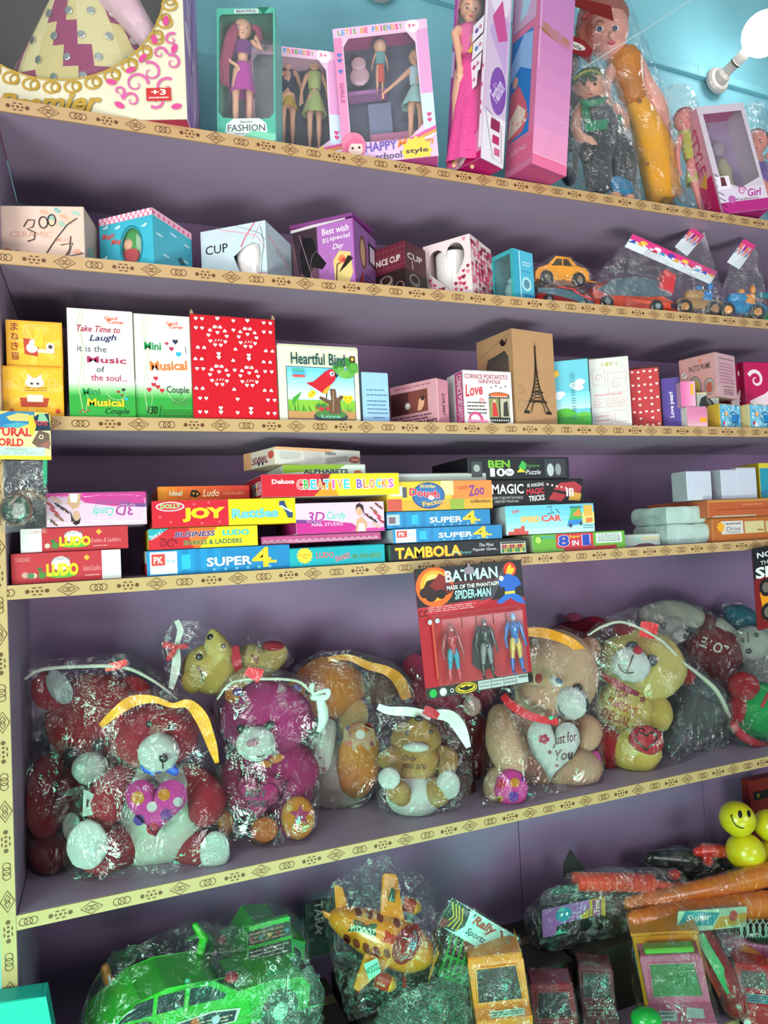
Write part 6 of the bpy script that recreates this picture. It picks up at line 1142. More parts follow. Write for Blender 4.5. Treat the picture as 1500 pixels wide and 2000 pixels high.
# ---- 3, 4 two pink happy style boxes
def happy(A):
    A.rect(0, 0, .09, 1, 'e08cb4'); A.rect(.88, 0, 1, 1, 'd89cc8'); A.rect(.87, .2, 1, .46, 'c8d8e8'); A.rect(0, .93, 1, 1, 'e8b8d4'); A.rect(0, 0, 1, .14, 'dcb8dc')
    A.colortext("LET'S BE FRIENDS!", .05, .945, .74, .985, ['60a850', '40a0d0', 'e0a030', 'd84878'], bold=.05); A.disc(.84, .955, .075, 'f4f0f4'); A.text('3+', .79, .945, .88, .975, 'd83c6c', .05)
    [A.heart(.05, y, .05, '5878c0') for y in (.80, .76, .68)]; [A.heart(.94, y, .05, 'd04c84') for y in (.30, .26, .17)]; A.text('GIRLS', .03, .45, .07, .60, 'b06090', .03, rot=-90)
    for i, cc in enumerate(('e060a0', 'e8a050', 'f0e0ec')): A.poly([(.70, .14-.02*i), (1, .22-.025*i), (1, .20-.025*i), (.70, .12-.02*i)], cc)
    A.text('HAPPY', .24, .075, .58, .145, '7058a8', .08, out='e8dcf0', ow=.03); A.text('Modern', .58, .085, .96, .145, 'e0843c', .05, .3); A.poly(star(.78*b.w, .045*b.h, .17*b.w, 12, .8), 'e8c850', True); A.text('style', .66, .025, .90, .07, '4a4048', .06); A.text('school', .34, .01, .62, .06, '5a5070', .06, out='e8dcf0', ow=.02)
hole = [(.10, .16), (.10, .86), (.16, .92), (.78, .92), (.86, .84), (.87, .24), (.72, .15), (.55, .14)]
b = cbox('doll_box', 'pink Happy Modern Style box partly hidden behind the green Fashion box', ['e4c4dc', 'd8a0c8', 'd0a0c8', 'e4b8d4'], 478, 666, 82, 1, Y=.085, th=-8, d=.07, hole=hole, inner='454a5c', film='window', flap=False)
A = b.art(); happy(A); b.done(A); D1 = b
T = Thing('doll', 'doll in a pale green dress inside the half-hidden pink box', 'doll', b.O+b.U*b.w*.62+b.B*.03+Zv*.008)
q = fig(T, 614, 292, 186, b.O.y+.03, hair=('c8a070', 'short'), hr=.07); dress(T, q, 186, 'a8c070', .80, .62, .075, .06, name='top'); dress(T, q, 186, 'a4bc6c', .62, .36, .05, .13, name='skirt')
T = Thing('doll', 'small doll in dark clothes with a yellow skirt at the left of the half-hidden box', 'doll', b.O+b.U*b.w*.35+b.B*.045+Zv*.008)
q = fig(T, 562, 290, 190, b.O.y+.045, hair=('5a3020', 'short'), hr=.065); dress(T, q, 190, '2c3c5c', .78, .56, .06, .06, name='top', kind='satin'); dress(T, q, 190, 'c8a83c', .56, .40, .05, .10, name='skirt', kind='satin')
b = cbox('doll_box', 'pink Happy Modern Style box showing a doll in a pale blue dress', ['e4c4dc', 'd8a0c8', 'd0a0c8', 'c05090'], 665, 850, 57, 1, Y=.045, th=-24, d=.07, hole=hole, inner='5a6078', film='window', flap=False, vroll=-2)
A = b.art(); happy(A)
A.disc(.12, .13, .13, 'e07c98', .10); A.disc(.14, .11, .075, 'ecccc0', .065); A.disc(.11, .115, .014, '3a2a38'); A.disc(.18, .115, .014, '3a2a38'); A.poly([(.03, .15), (.14, .2), (.24, .15), (.2, .14), (.1, .15), (.04, .08)], 'd8688c'); b.done(A)
bb = b.O+b.B*(b.d-.004)
T2 = b.t; T2.part('backdrop_shelf', boxm(b.O+b.U*b.w*.1+b.B*.035+b.V*b.h*.58, b.U*b.w*.42, b.B*.03, b.V*.008), mat('a86ca8')); T2.part('backdrop_panel', boxm(b.O+b.U*b.w*.30+b.B*.05+b.V*b.h*.25, b.U*b.w*.25, b.B*.012, b.V*b.h*.28), mat('7880a0')); T2.part('backdrop_emblem', join(ell(b.O+b.U*b.w*.24+b.B*.045+b.V*b.h*.83, b.U*.016, b.B*.003, b.V*.016), ell(b.O+b.U*b.w*.24+b.B*.045+b.V*b.h*.74, b.U*.021, b.B*.003, b.V*.021)), mat('b894a0', 'plastic'), smooth=True); T2.part('backdrop_pink_floor', boxm(b.O+b.U*b.w*.3+b.B*.03+b.V*b.h*.14, b.U*b.w*.57, b.B*.03, b.V*b.h*.12), mat('c07098'))
mid = b.O+b.U*b.w*.72+b.B*.03
T = Thing('doll', 'blonde doll in a pale blue puffed dress standing in the front pink box', 'doll', mid+Zv*.008)
q = fig(T, 812, 292, 196, mid.y, hair=('d0b488', 'short'), arms=((.20, .66, .33, .55), (.13, .64, .15, .50)), hr=.064); dress(T, q, 196, 'a4c4cc', .80, .63, .082, .055, name='top'); dress(T, q, 196, 'a0d0d0', .63, .42, .05, .145, kind='satin', name='skirt')
mid = b.O+b.U*b.w*.46+b.B*.045
T = Thing('doll', 'small teal-haired doll sitting on the backdrop in the front pink box', 'doll', mid+b.V*b.h*.585)
q = fig(T, 742, 186, 104, mid.y-.012, hair=('4a8c94', 'short'), hr=.12, skin='d0a088'); dress(T, q, 104, '5c9098', .78, .56, .10, .09, name='top'); dress(T, q, 104, 'c04c40', .56, .22, .08, .085, name='trousers')
# ---- 5, 6 tall pink boxes
hole = [(.10, .10), (.10, .93), (.90, .93), (.90, .16), (.55, .10)]
b = cornerbox('doll_box', 'tall pink box with a doll in a glittering pink gown and white side', ['d884ac', 'c8c0d0', 'd8ccdc', 'b81868'], 860, 929, 971, -45, 1, Y=-.055, asp=1.5, hole=hole, inner='c890b4', film='window', flap=False, vroll=6)
A = b.art(); A.rect(.92, .06, 1, 1, 'ece4f0'); A.rect(0, 0, .08, 1, 'b04ca0'); A.rect(0, .55, .08, .7, 'c8b8e0'); A.poly([(.0, 0), (1, 0), (1, .04), (.0, .02)], 'b81868'); A.disc(.30, .06, .30, 'ece4ec', .065); A.heart(.55, .16, .40, 'e8dce8'); A.text('Fashion girl', .1, .03, .5, .06, 'a04c9c', .03, .3); A.small(.42, .14, .66, .19, 4, 'a05080'); A.disc(.3, .17, .08, 'b02c5c')
for i, (x, y) in enumerate(((.72, .72), (.74, .62), (.70, .52), (.62, .44))): A.poly([(x-.12, y-.05), (x+.18, y-.03), (x+.2, y+.06), (x-.1, y+.04)], 'f0ecf4'); A.disc(x, y, .05, ['7050a0', '5888b8', 'c04c80', '9068a0'][i]); A.disc(x+.1, y+.01, .04, 'c88098')
A.poly([(.28, .56), (.62, .62), (.62, .66), (.28, .60)], 'e0c040'); A.text('NEW', .36, .59, .54, .625, '3a3a40', .05, rot=6); [A.poly(circ(.95, y, .02, .012, 8), 'c84080') for y in (.25, .3, .4, .5)]
R = b.art('R'); R.rect(0, 0, 1, 1, 'c8b4cc'); R.disc(.6, .40, .36, '7c4ca0', .13); R.poly(circ(.5, .9, .45, .10), 'dcd0e0'); R.poly([(.1, .7), (.9, .5), (.95, .8), (.5, .84)], 'b89cc8'); R.poly([(.2, .78), (.6, .9), (.9, .7), (.5, .66)], 'c0508c'); R.rect(0, 0, 1, .26, 'dcd4dc'); R.line([(.1, .26), (.5, .03), (.9, .02), (.8, .22), (.1, .28)], .02, '2c2430'); R.rect(.35, .18, .75, .24, '8a2850'); R.rect(.45, .11, .75, .155, 'b03060'); R.rect(.55, .05, .8, .09, 'c06080'); R.text('Fashion', .2, .36, .9, .44, 'd8c8e8', .04, .3, rot=60); b.done(A, R)
c = b.O+b.U*b.w*.55+b.B*b.d*.4; T = Thing('doll', 'doll in a long glittering pink gown inside the tall pink box', 'doll', c+Zv*.01)
q = fig(T, 904, 330, 345, c.y, hair=('c89060', 'short'), hr=.062, tilt=-3, arms=((.06, .66, .05, .56), (.07, .66, .05, .56))); dress(T, q, 345, 'd86c9c', .80, .60, .07, .06, kind='satin', name='bodice'); dress(T, q, 345, 'dc4c90', .64, .03, .06, .115, kind='satin', name='gown', wv=.10, squash=.62, x=.018, dY=-.012)
for i in range(18): T.part('sequin', PE(*q(-.06+.12*rnd.random(), .1+.45*rnd.random(), -.10*T.k), 1.2, 1.2, 1, n=8, m=6), mat('a83c70', 'plastic'), hull=False)
b = cornerbox('doll_box', 'tall plain pink box with a blue picture of a princess gown on its left face', ['d87ca0', 'c080a8', 'c07aa4', 'c05080'], 973, 1028, 1093, -50, 1, Y=-.06, asp=.9, flap=False, vroll=6)
A = b.art(); A.rect(.02, .035, .98, .16, 'd8688c'); A.rect(.06, .18, .82, .72, '2c78c0'); A.poly([(.06, .60), (.5, .72), (.82, .70), (.82, .5), (.4, .56), (.06, .5)], '8cb4e0'); A.disc(.25, .49, .10, 'd89c8c', .03); A.poly([(.06, .18), (.6, .20), (.78, .26), (.7, .34), (.4, .46), (.1, .44)], 'c86070'); A.poly([(.06, .2), (.62, .24), (.7, .3), (.4, .36), (.1, .3)], 'dcc8b8'); [A.disc(.15+.09*i, .26+.02*math.sin(i*2), .04, ['e8dcd0', 'd88890'][i % 2]) for i in range(7)]; A.rect(.1, .76, .9, .97, 'c8a0c0'); A.poly([(.3, .80), (.6, .82), (.8, .95), (.4, .92)], 'a8c8dc'); A.text('SIZE NO.', .2, .10, .8, .125, 'e8b8c8', .02)
R = b.art('R'); [R.rect(0, i*.1, 1, i*.1+.1, c_) for i, c_ in enumerate(['e090b4', 'dc90b8', 'd08cb8', 'cc88b4', 'c884b4', 'c480b0', 'c07cb0', 'bc7cb0', 'b87cb0', 'b47cb0'])]; R.rect(0, 0, 1, .055, 'dc6c94'); R.rect(.0, .055, 1, .06, 'e8b0c8'); R.text('Princess', .18, .55, .42, .85, 'a87850', .04, .3, rot=80); R.rect(.04, .5, .06, 1, 'e8b8d0'); R.curl(.8, .25, .12, 'e0b0d0', 1, 0, .02); R.poly([(.3, .06), (.7, .3), (.74, .3), (.36, .06)], 'd890b8'); b.done(A, R)
# ---- 7 dark blue bagged doll behind
T = Thing('doll', 'dark blue clothed doll in a bag squeezed behind the tall pink box', 'doll', dollbase(1108, .2), back=WALLY-.002)
q = fig(T, 1112, 352, 250, .22, hair=('1c1c24', 'short'), skin='8a6a5c', hr=.07); dress(T, q, 250, '182440', .80, .25, .07, .10, name='coat'); T.part('boot', PE(1112, 345, .2, 14, 18, .8), mat('14284c', 'plastic'), smooth=True)
bag(T, [W(1100, 70, .2)], seed=21, kind='filmc')
# ---- 8 capped boy doll
T = Thing('doll', 'boy doll with a green cap, green vest and dark trousers in a clear bag', 'doll', dollbase(1170, .05), back=WALLY-.002)
v = join(PE(1150, 158, .06, 30, 27, .9), PT([(1155, 180, .07, 12), (1160, 200, .07, 20)]), PC([(1165, 200, .07, 26), (1172, 240, .07, 30), (1178, 262, .07, 30)]), PC([(1138, 196, .07, 12), (1124, 222, .06, 12), (1128, 250, .05, 11), (1144, 262, .04, 9)]), PE(1150, 262, .036, 9, 8, .8), *[PT([(1152+3*j, 263, .032, 2.6), (1156+3*j, 270, .030, 2.3)], 6) for j in range(4)], PT([(1146, 257, .032, 3), (1154, 254, .03, 2.5)], 6), PC([(1200, 200, .08, 11), (1218, 225, .07, 11), (1212, 250, .06, 10)]), PE(1121, 160, .075, 6, 8, .6), PE(1152, 163, .06-.031, 4, 4, 1))
T.part('body', remesh(v, .0028, 3), mat('d49a82', 'vinyl'), smooth=True)
T.part('vest', remesh(join(PC([(1158, 196, .068, 24), (1170, 222, .068, 31), (1178, 240, .068, 31)])), .004, 2), mat('4c4c50', 'cloth'), smooth=True); T.part('collar', PT(smoothpts([(1136, 186, .045, 5), (1150, 190, .036, 6), (1172, 186, .04, 6), (1182, 180, .05, 4)]), 8), mat('1c8058', 'cloth'), smooth=True)
T.part('vest_panel', RIB([(1142, 192, .045, 6), (1144, 212, .040, 8), (1150, 226, .036, 6)]), mat('187850', 'cloth')); T.part('belt', RIB([(1142, 238, .034, 8), (1165, 232, .028, 10), (1195, 228, .034, 9), (1214, 216, .05, 6)], th=.004), mat('148456', 'cloth'))
T.part('trousers', remesh(join(PC([(1172, 252, .07, 34), (1165, 300, .065, 28), (1170, 345, .06, 26)]), PC([(1190, 252, .07, 30), (1215, 300, .065, 28), (1215, 350, .06, 24)])), .004, 2), mat('2c3032', 'cloth'), smooth=True)
T.part('cap', join(PE(1150, 142, .065, 30, 15, 1.0), PT(smoothpts([(1122, 146, .05, 4), (1136, 135, .035, 6), (1156, 132, .03, 6), (1178, 140, .045, 4)]), 8)), mat('3c5020', 'cloth'), smooth=True); T.part('cap_band', PT(smoothpts([(1122, 142, .045, 3), (1140, 130, .03, 4), (1160, 129, .028, 4), (1176, 138, .04, 3)]), 8), mat('90982c', 'cloth'), smooth=True)
T.part('sunglasses', join(PE(1138, 143, .029, 9, 5, .4), PE(1158, 142, .027, 8, 5, .4)), mat('28402c', 'plastic'), smooth=True); T.part('lips', PE(1152, 172, .034, 5, 2, .5), mat('b04048', 'plastic'), smooth=True)
for x in (1140, 1161): T.part('eye', PE(x, 152, .031, 3.5, 3, .5), mat('241c1c', 'plastic'), smooth=True)
T.part('black_pouch', PE(1143, 286, .04, 14, 20, .5, amp=.1), mat('1a1614', 'satin'), smooth=True); T.part('blue_disc', lathe(W(1214, 350, .03), (UP*.5-FW*.8+RT*.25), [(-.006, .029), (0, .030), (.004, .030), (.005, .026)], 28), mat('1d7ca8', 'plastic'))
for x, y in ((1199, 376), (1224, 378)): T.part('foot', PE(x, y, .035, 15, 12, 1.1, rot=-12), mat('c89478', 'vinyl'), smooth=True)
T.part('shoe', PE(1150, 376, .06, 16, 9, 1), mat('1a2c28', 'plastic'), smooth=True); T.rest(Z1+.0005)
bag(T, [W(1105, 110, .06), W(1190, 95, .06), W(1110, 385, .04), W(1255, 392, .03)], seed=22, kind='filmc', grow=1.03)
T.part('header_card', prism([[(0, 0), (.075, -.02), (.085, .012), (.06, .03), (.0, .038)]], (W(1100, 92, .05), Vector((1, 0, 0)), Zv), .001), mat('8a2024'), hull=False); A = Art(W(1100, 92, .05), Vector((1, 0, 0)), Zv, .08, .03); A.poly(circ(.38, .35, .42, .32, 20, rot=-.2), 'dcd8d0'); A.text('Smile', .1, .2, .66, .55, '3a2a2a', .03, .3, rot=-12); A.done(T)
# ---- 9 tall doll in yellow gown
T = Thing('doll', 'tall red-haired doll in an orange top and long yellow gown, leaning left in a bag', 'doll', dollbase(1300, .12), back=WALLY-.002)
Yt = .14
v = join(PE(1184, 42, Yt, 42, 50, .85, rot=-6), PE(1190, 70, Yt-.008, 30, 24, .85), PT([(1195, 85, Yt+.01, 18), (1212, 112, Yt+.01, 22)]), PC([(1222, 112, Yt, 26), (1232, 150, Yt, 18), (1238, 170, Yt, 14)]), PC([(1246, 105, Yt, 13), (1262, 145, Yt-.01, 14), (1284, 182, Yt-.015, 15), (1296, 220, Yt, 12), (1300, 262, Yt+.01, 10)]), PC([(1200, 108, Yt, 12), (1180, 150, Yt+.01, 12), (1188, 200, Yt+.01, 11)]), PE(1193, 49, Yt-.042, 5, 7, 1), PE(1132, 60, Yt+.005, 10, 15, .6), PC([(1236, 180, Yt, 10), (1268, 280, Yt, 14), (1300, 370, Yt, 12)]))
T.part('body', remesh(v, .0035, 4), mat('dc9c8c', 'vinyl'), smooth=True)
for x, y in ((1170, 37), (1200, 36)): T.part('eye', PE(x, y, Yt-.040, 8, 6, .5), mat('e0dcd8', 'plastic'), smooth=True); T.part('iris', PE(x, y, Yt-.044, 5, 5.5, .5), mat('3a5058', 'plastic'), smooth=True); T.part('eyebrow', PT(smoothpts([(x-9, y-12, Yt-.038, 1), (x, y-16, Yt-.040, 1.2), (x+9, y-12, Yt-.038, .8)]), 6), mat('7a4030', 'print'), smooth=True)
T.part('lips', PE(1193, 64, Yt-.040, 8, 3.4, .6), mat('c84858', 'plastic'), smooth=True)
T.part('hair', join(PE(1176, 18, Yt+.012, 50, 40, .85), PE(1148, 45, Yt+.018, 26, 44, .8), PT(smoothpts([(1140, 20, Yt-.005, 9), (1133, 45, Yt-.008, 9), (1140, 82, Yt-.004, 7), (1150, 100, Yt, 4)]), 8)), mat('b8604c', 'hair'), smooth=True)
T.part('headband', PT(smoothpts([(1138, 14, Yt-.02, 4), (1165, 2, Yt-.035, 4), (1200, 2, Yt-.035, 4), (1222, 14, Yt-.02, 4)]), 8), mat('a02c28', 'satin'), smooth=True)
T.part('top', remesh(join(PC([(1218, 106, Yt-.004, 36), (1228, 140, Yt-.004, 27), (1234, 166, Yt-.004, 26)]), PT([(1200, 94, Yt-.004, 16), (1238, 98, Yt-.004, 16)])), .004, 2), mat('c0782c', 'satin'), smooth=True)
L1 = [(1217, 162), (1228, 195), (1237, 224), (1254, 294), (1273, 385)]; R1 = [(1248, 160), (1264, 186), (1280, 212), (1308, 272), (1322, 366)]
v = []; f = []; n = 26
for j in range(17):
    u = j/16*4; i = min(int(u), 3); t_ = u-i; a = [L1[i][k]*(1-t_)+L1[i+1][k]*t_ for k in (0, 1)]; c_ = [R1[i][k]*(1-t_)+R1[i+1][k]*t_ for k in (0, 1)]; ctr = W((a[0]+c_[0])/2, (a[1]+c_[1])/2, Yt); pa = W(*a, Yt); rx = (W(*c_, Yt)-pa)/2
    for g in range(n): an = 2*math.pi*g/n; fo = 1+.05*math.sin(an*6)*j/16; v.append(ctr+rx*math.cos(an)*fo+Vector((0, 1, 0))*math.sin(an)*rx.length*.8*fo)
for j in range(16):
    for g in range(n): f.append([j*n+g, (j+1)*n+g, (j+1)*n+(g+1) % n, j*n+(g+1) % n])
f.append(list(range(n))); f.append([16*n+g for g in range(n)][::-1]); T.part('gown', (v, f), mat('e8a410', 'cloth'), smooth=True)
for x, y in ((1248, 178), (1266, 206), (1308, 318), (1262, 300)): T.part('embroidery', PE(x, y, Yt-.026, 5, 4, .4), mat('8a5c14', 'cloth'), smooth=True, hull=False)
T.part('shoe', PC([(1300, 378, Yt-.03, 13), (1306, 392, Yt-.06, 16), (1308, 398, Yt-.075, 13)]), mat('1c1614', 'plastic'), smooth=True); T.part('shoe', PC([(1280, 390, Yt-.02, 12), (1270, 398, Yt-.05, 12)]), mat('1c1614', 'plastic'), smooth=True); T.rest(Z1+.0005)
bag(T, [W(1120, -10, Yt), W(1225, 5, Yt), W(1250, 395, .05)], seed=23, kind='film', grow=1.04)
T.part('header_card', prism([[(0, .0), (.13, -.012), (.125, .025), (.0, .022)]], (W(1112, 8, .07), Vector((1, 0, 0)), Zv), .001), mat('7a1c18'), hull=False)
# ---- 10 small pink doll in crinkled bag
T = Thing('doll', 'small pink doll in a yellow-green dress in a very crinkled bag', 'doll', dollbase(1370, .1), back=WALLY-.002)
q = fig(T, 1385, 402, 225, .10, skin='e08c84', hair=('c0605c', 'short'), hr=.085, tilt=14); dress(T, q, 225, 'b0b444', .80, .55, .085, .08, name='top'); dress(T, q, 225, 'a8c048', .55, .34, .07, .12, name='skirt'); T.part('shoe', PE(1396, 408, .07, 14, 5, 1), mat('1a1614', 'plastic'), smooth=True); T.part('shoe', PE(1378, 408, .08, 10, 5, 1), mat('1a1614', 'plastic'), smooth=True); T.rest(Z1+.0005)
bag(T, [W(1300, 165, .1), W(1360, 200, .1), W(1310, 380, .06), W(1420, 410, .06)], seed=24, kind='filmc', grow=1.08, amp=.009, freq=30)
# ---- 11 STYLE box
hole = [(.12, .30), (.10, .93), (.92, .93), (.94, .30), (.5, .22)]
b = cornerbox('doll_box', 'leaning white and magenta Style box with striped base and soft toys inside', ['d8ccd8', 'e0a8bc', 'c8b8c8', 'a81c70'], 1357, 1384, 1470, 192, 1, Y=.004, asp=.5, flap=False, vroll=-8) if False else None
b = cbox('doll_box', 'leaning white and magenta Style box, right end of the top shelf', ['d4c8d4', 'd89cb0', 'c8b8c8', 'b02474'], 1406, 1500, 200, 1, Y=.012, th=-14, d=.07, hole=hole, inner='a890b4', film='window', flap=False, vroll=-9)
A = b.art(); A.rect(0, 0, 1, .10, 'b02c7c'); A.rect(0, .10, 1, .22, 'd8ccdc'); [A.line([(.0, .04+i*.055), (.11, .0+i*.055)], .018, '2a2028') for i in range(7)]; A.rect(.02, .22, .3, .34, 'e8e0e8'); A.poly([(.1, .25), (.22, .25), (.2, .33), (.12, .33)], '5a3038'); A.disc(.16, .31, .05, '6a3840'); A.curl(.5, .19, .09, 'c04c98', 1.6, 0, .03); A.text('Girl', .60, .13, .9, .2, 'b02c8c', .04, .3); A.disc(.25, .12, .08, 'b864a8'); A.text('Fashion', .34, .105, .8, .125, '5a4a5c', .02)
L_ = b.art('L'); L_.rect(.1, 0, .9, .38, 'c01c60'); L_.text('STYLE', .2, .44, .7, .86, 'b83c68', .04, rot=-90); L_.poly([(.1, .38), (.7, .44), (.5, .3)], 'd8a040'); b.done(A, L_)
T = Thing('soft_toy', 'cream plush figure inside the leaning Style box', 'soft toy', b.O+b.U*b.w*.4+b.B*.03+b.V*.02); c = b.O+b.U*b.w*.42+b.B*.034
T.part('body', ell(c+b.V*b.h*.42, b.U*.020, b.B*.018, b.V*.04, amp=.2), mat('c8bc98', 'plush'), smooth=True); T.part('head', ell(c+b.V*b.h*.66, b.U*.019, b.B*.017, b.V*.022, amp=.15), mat('b8a4b8', 'plush'), smooth=True)
T.part('leg', tube([c+b.V*b.h*.34-b.U*.01, c+b.V*.012-b.U*.012], .009), mat('c8bc98', 'plush'), smooth=True); T.part('leg', tube([c+b.V*b.h*.34+b.U*.01, c+b.V*.012+b.U*.012], .009), mat('c8bc98', 'plush'), smooth=True)
# ---- 12 behind: printed packet and pink doll
T = Thing('toy_packet', 'yellow and black printed packet sticking up behind the leaning Style box', 'packet', dollbase(1405, .2)+Vector((0, 0, .0)))
c = W(1384, 210, .2); T.part('packet', prism([[(-.02, -.14), (.05, -.14), (.052, -.02), (.008, .045), (-.016, .0)]], (c, Vector((1, 0, 0)), Zv), .006), mat('b8983c')); A = Art(c+Vector((-.016, 0, -.03)), Vector((1, 0, 0)), Zv, .07, .07); A.poly([(.05, .4), (.35, .98), (.5, .6), (.3, .3)], '3a2c20'); A.poly([(.3, .5), (.45, .9), (.9, .3), (.6, .2)], '7a2028'); [A.disc(.5+.1*i, .3+.05*(i % 2), .05, '1c1a18') for i in range(5)]; A.done(T); T.rest(Z1+.0005)
T = Thing('doll', 'pink bare-armed doll with a purple wrap at the far right of the top shelf', 'doll', dollbase(1485, .2), back=WALLY-.002)
q = fig(T, 1495, 432, 225, .16, skin='e89484', hair=('5a2c20', 'short'), hr=.09, tilt=6, wid=1.3); dress(T, q, 225, '6a4c9c', .72, .55, .075, .07, name='wrap'); T.rest(Z1+.0005); bag(T, [], seed=25, kind='filmc')

# ================================================================ HANGING CARDS
def card(name, label, TL, TR, BL, Y, col, th=.0012, cat='toy pack'):
    tl, tr, bl = W(*TL, Y), W(*TR, Y), W(*BL, Y); U = (tr-tl); V = (tl-bl); w_, h_ = U.length, V.length; U.normalize(); V.normalize()
    T = Thing(name, label, cat, bl.copy()); r = .004
    T.part('backing_card', prism([[(r, 0), (w_-r, 0), (w_, r), (w_, h_-r), (w_-r, h_), (r, h_), (0, h_-r), (0, r)]], (bl, U, V), th), mat(col)); return T, Art(bl, U, V, w_, h_)
T, A = card('figure_pack', 'hanging black and red blister card with three toy figures in armour', (808, 1112), (1017, 1093), (833, 1367), -.03, 'a81c28')
w_, h_ = A.w, A.h
A.rect(0, .70, 1, 1, '14161c'); A.poly([(0, .70), (0, .64), (.3, .64), (.62, .68), (.7, .72)], 'b02430'); A.rect(0, 0, 1, .085, '2c302c'); A.poly([(.55, .7), (.66, .78), (.84, .98), (.88, .98), (.7, .72)], '3a3c44')
A.disc(.17, .85, .17, 'd85c14', .155); A.disc(.17, .86, .13, 'f09828', .12); A.disc(.16, .87, .08, 'f8d068', .08)
A.disc(.13, .79, .055, '18100c'); A.disc(.07, .81, .04, '1c1410'); A.poly([(.04, .80), (.10, .90), (.2, .92), (.3, .86), (.28, .78), (.14, .76)], '2a100c'); A.poly([(.12, .86), (.22, .95), (.32, .90), (.28, .82), (.18, .82)], '7c1c18'); A.disc(.29, .83, .045, '5c1410'); A.disc(.29, .83, .025, '2a0c0a'); A.disc(.22, .79, .04, '120c0a')
A.text('BATMAN', .27, .875, .76, .965, 'b8d4d8', .05); A.rect(.28, .86, .76, .864, 'a83040'); A.text('MASK OF THE PHANTASM', .275, .815, .76, .848, 'e0e0dc', .04); A.text('SPIDER-MAN', .34, .735, .68, .805, 'a0d0d4', .05, .1)
A.disc(.88, .93, .062, 'c83018'); A.poly([(.84, .90), (.86, .95), (.89, .975), (.90, .94), (.93, .94), (.91, .90), (.88, .885)], 'f0b020')
# printed crouching figure, plain
A.poly([(.76, .86), (.86, .90), (.95, .86), (.98, .80), (.92, .78), (.90, .74), (.82, .74), (.81, .79), (.79, .80), (.78, .78), (.77, .80)], '1c58b0'); A.poly([(.82, .74), (.90, .74), (.97, .70), (1, .64), (.92, .66), (.86, .70), (.76, .66), (.72, .68)], '2060b8'); A.poly([(.81, .755), (.91, .755), (.91, .735), (.81, .735)], 'd8b830'); A.disc(.79, .865, .022, 'd0c8b8')
A.small(.09, .655, .52, .70, 3, 'e8a8a8'); A.ring(.03, .655, .022, .006, '2a1014', None, 14, 1.0, 5.3); A.ring(.075, .655, .022, .006, '2a1014', None, 14, 1.0, 5.3)
A.disc(.06, .042, .034, '1c9c48'); A.disc(.15, .042, .034, 'a8a8a8'); A.disc(.15, .042, .024, 'd0d0cc'); A.ring(.23, .042, .014, .006, 'd8d8d4'); A.disc(.36, .045, .10, 'c8b030', .042); A.disc(.36, .045, .092, '181808', .034); A.poly(circ(.36, .045, .083, .028, 20), 'c8b030'); A.poly([(.29, .06), (.325, .052), (.345, .054), (.35, .064), (.36, .058), (.37, .064), (.375, .054), (.395, .052), (.43, .06), (.415, .036), (.39, .032), (.36, .022), (.33, .032), (.305, .036)], '181808')
A.rect(.47, .012, .95, .082, 'a8b0b0'); [A.rect(x, .012, x+.005, .082, '2c302c') for x in (.59, .71, .83)]; A.small(.48, .02, .58, .075, 2, '788080'); A.small(.60, .02, .70, .075, 2, '788080'); A.small(.72, .02, .82, .075, 2, '788080'); A.text('WARNING', .85, .055, .94, .075, '2a2a2a', .03); A.disc(.975, .045, .02, '121412', .03); A.text('MADE IN CHINA', .90, .13, .92, .30, 'e89ca0', rot=90)
A.disc(.09, .585, .02, 'b8d8d0'); A.disc(.155, .59, .02, 'b8c8d0'); A.rect(.1, .15, .12, .58, 'b8402c'); A.done(T)
T.part('hang_hole', prism([[(.0, 0), (.024, 0), (.022, .012), (.015, .015), (.014, .021), (.010, .021), (.009, .015), (.002, .012)]], (A.O+A.U*(w_*.44)+A.V*(h_*.925)+A.N*.0032, A.U, A.V), .0003), mat('8a7c8c'))
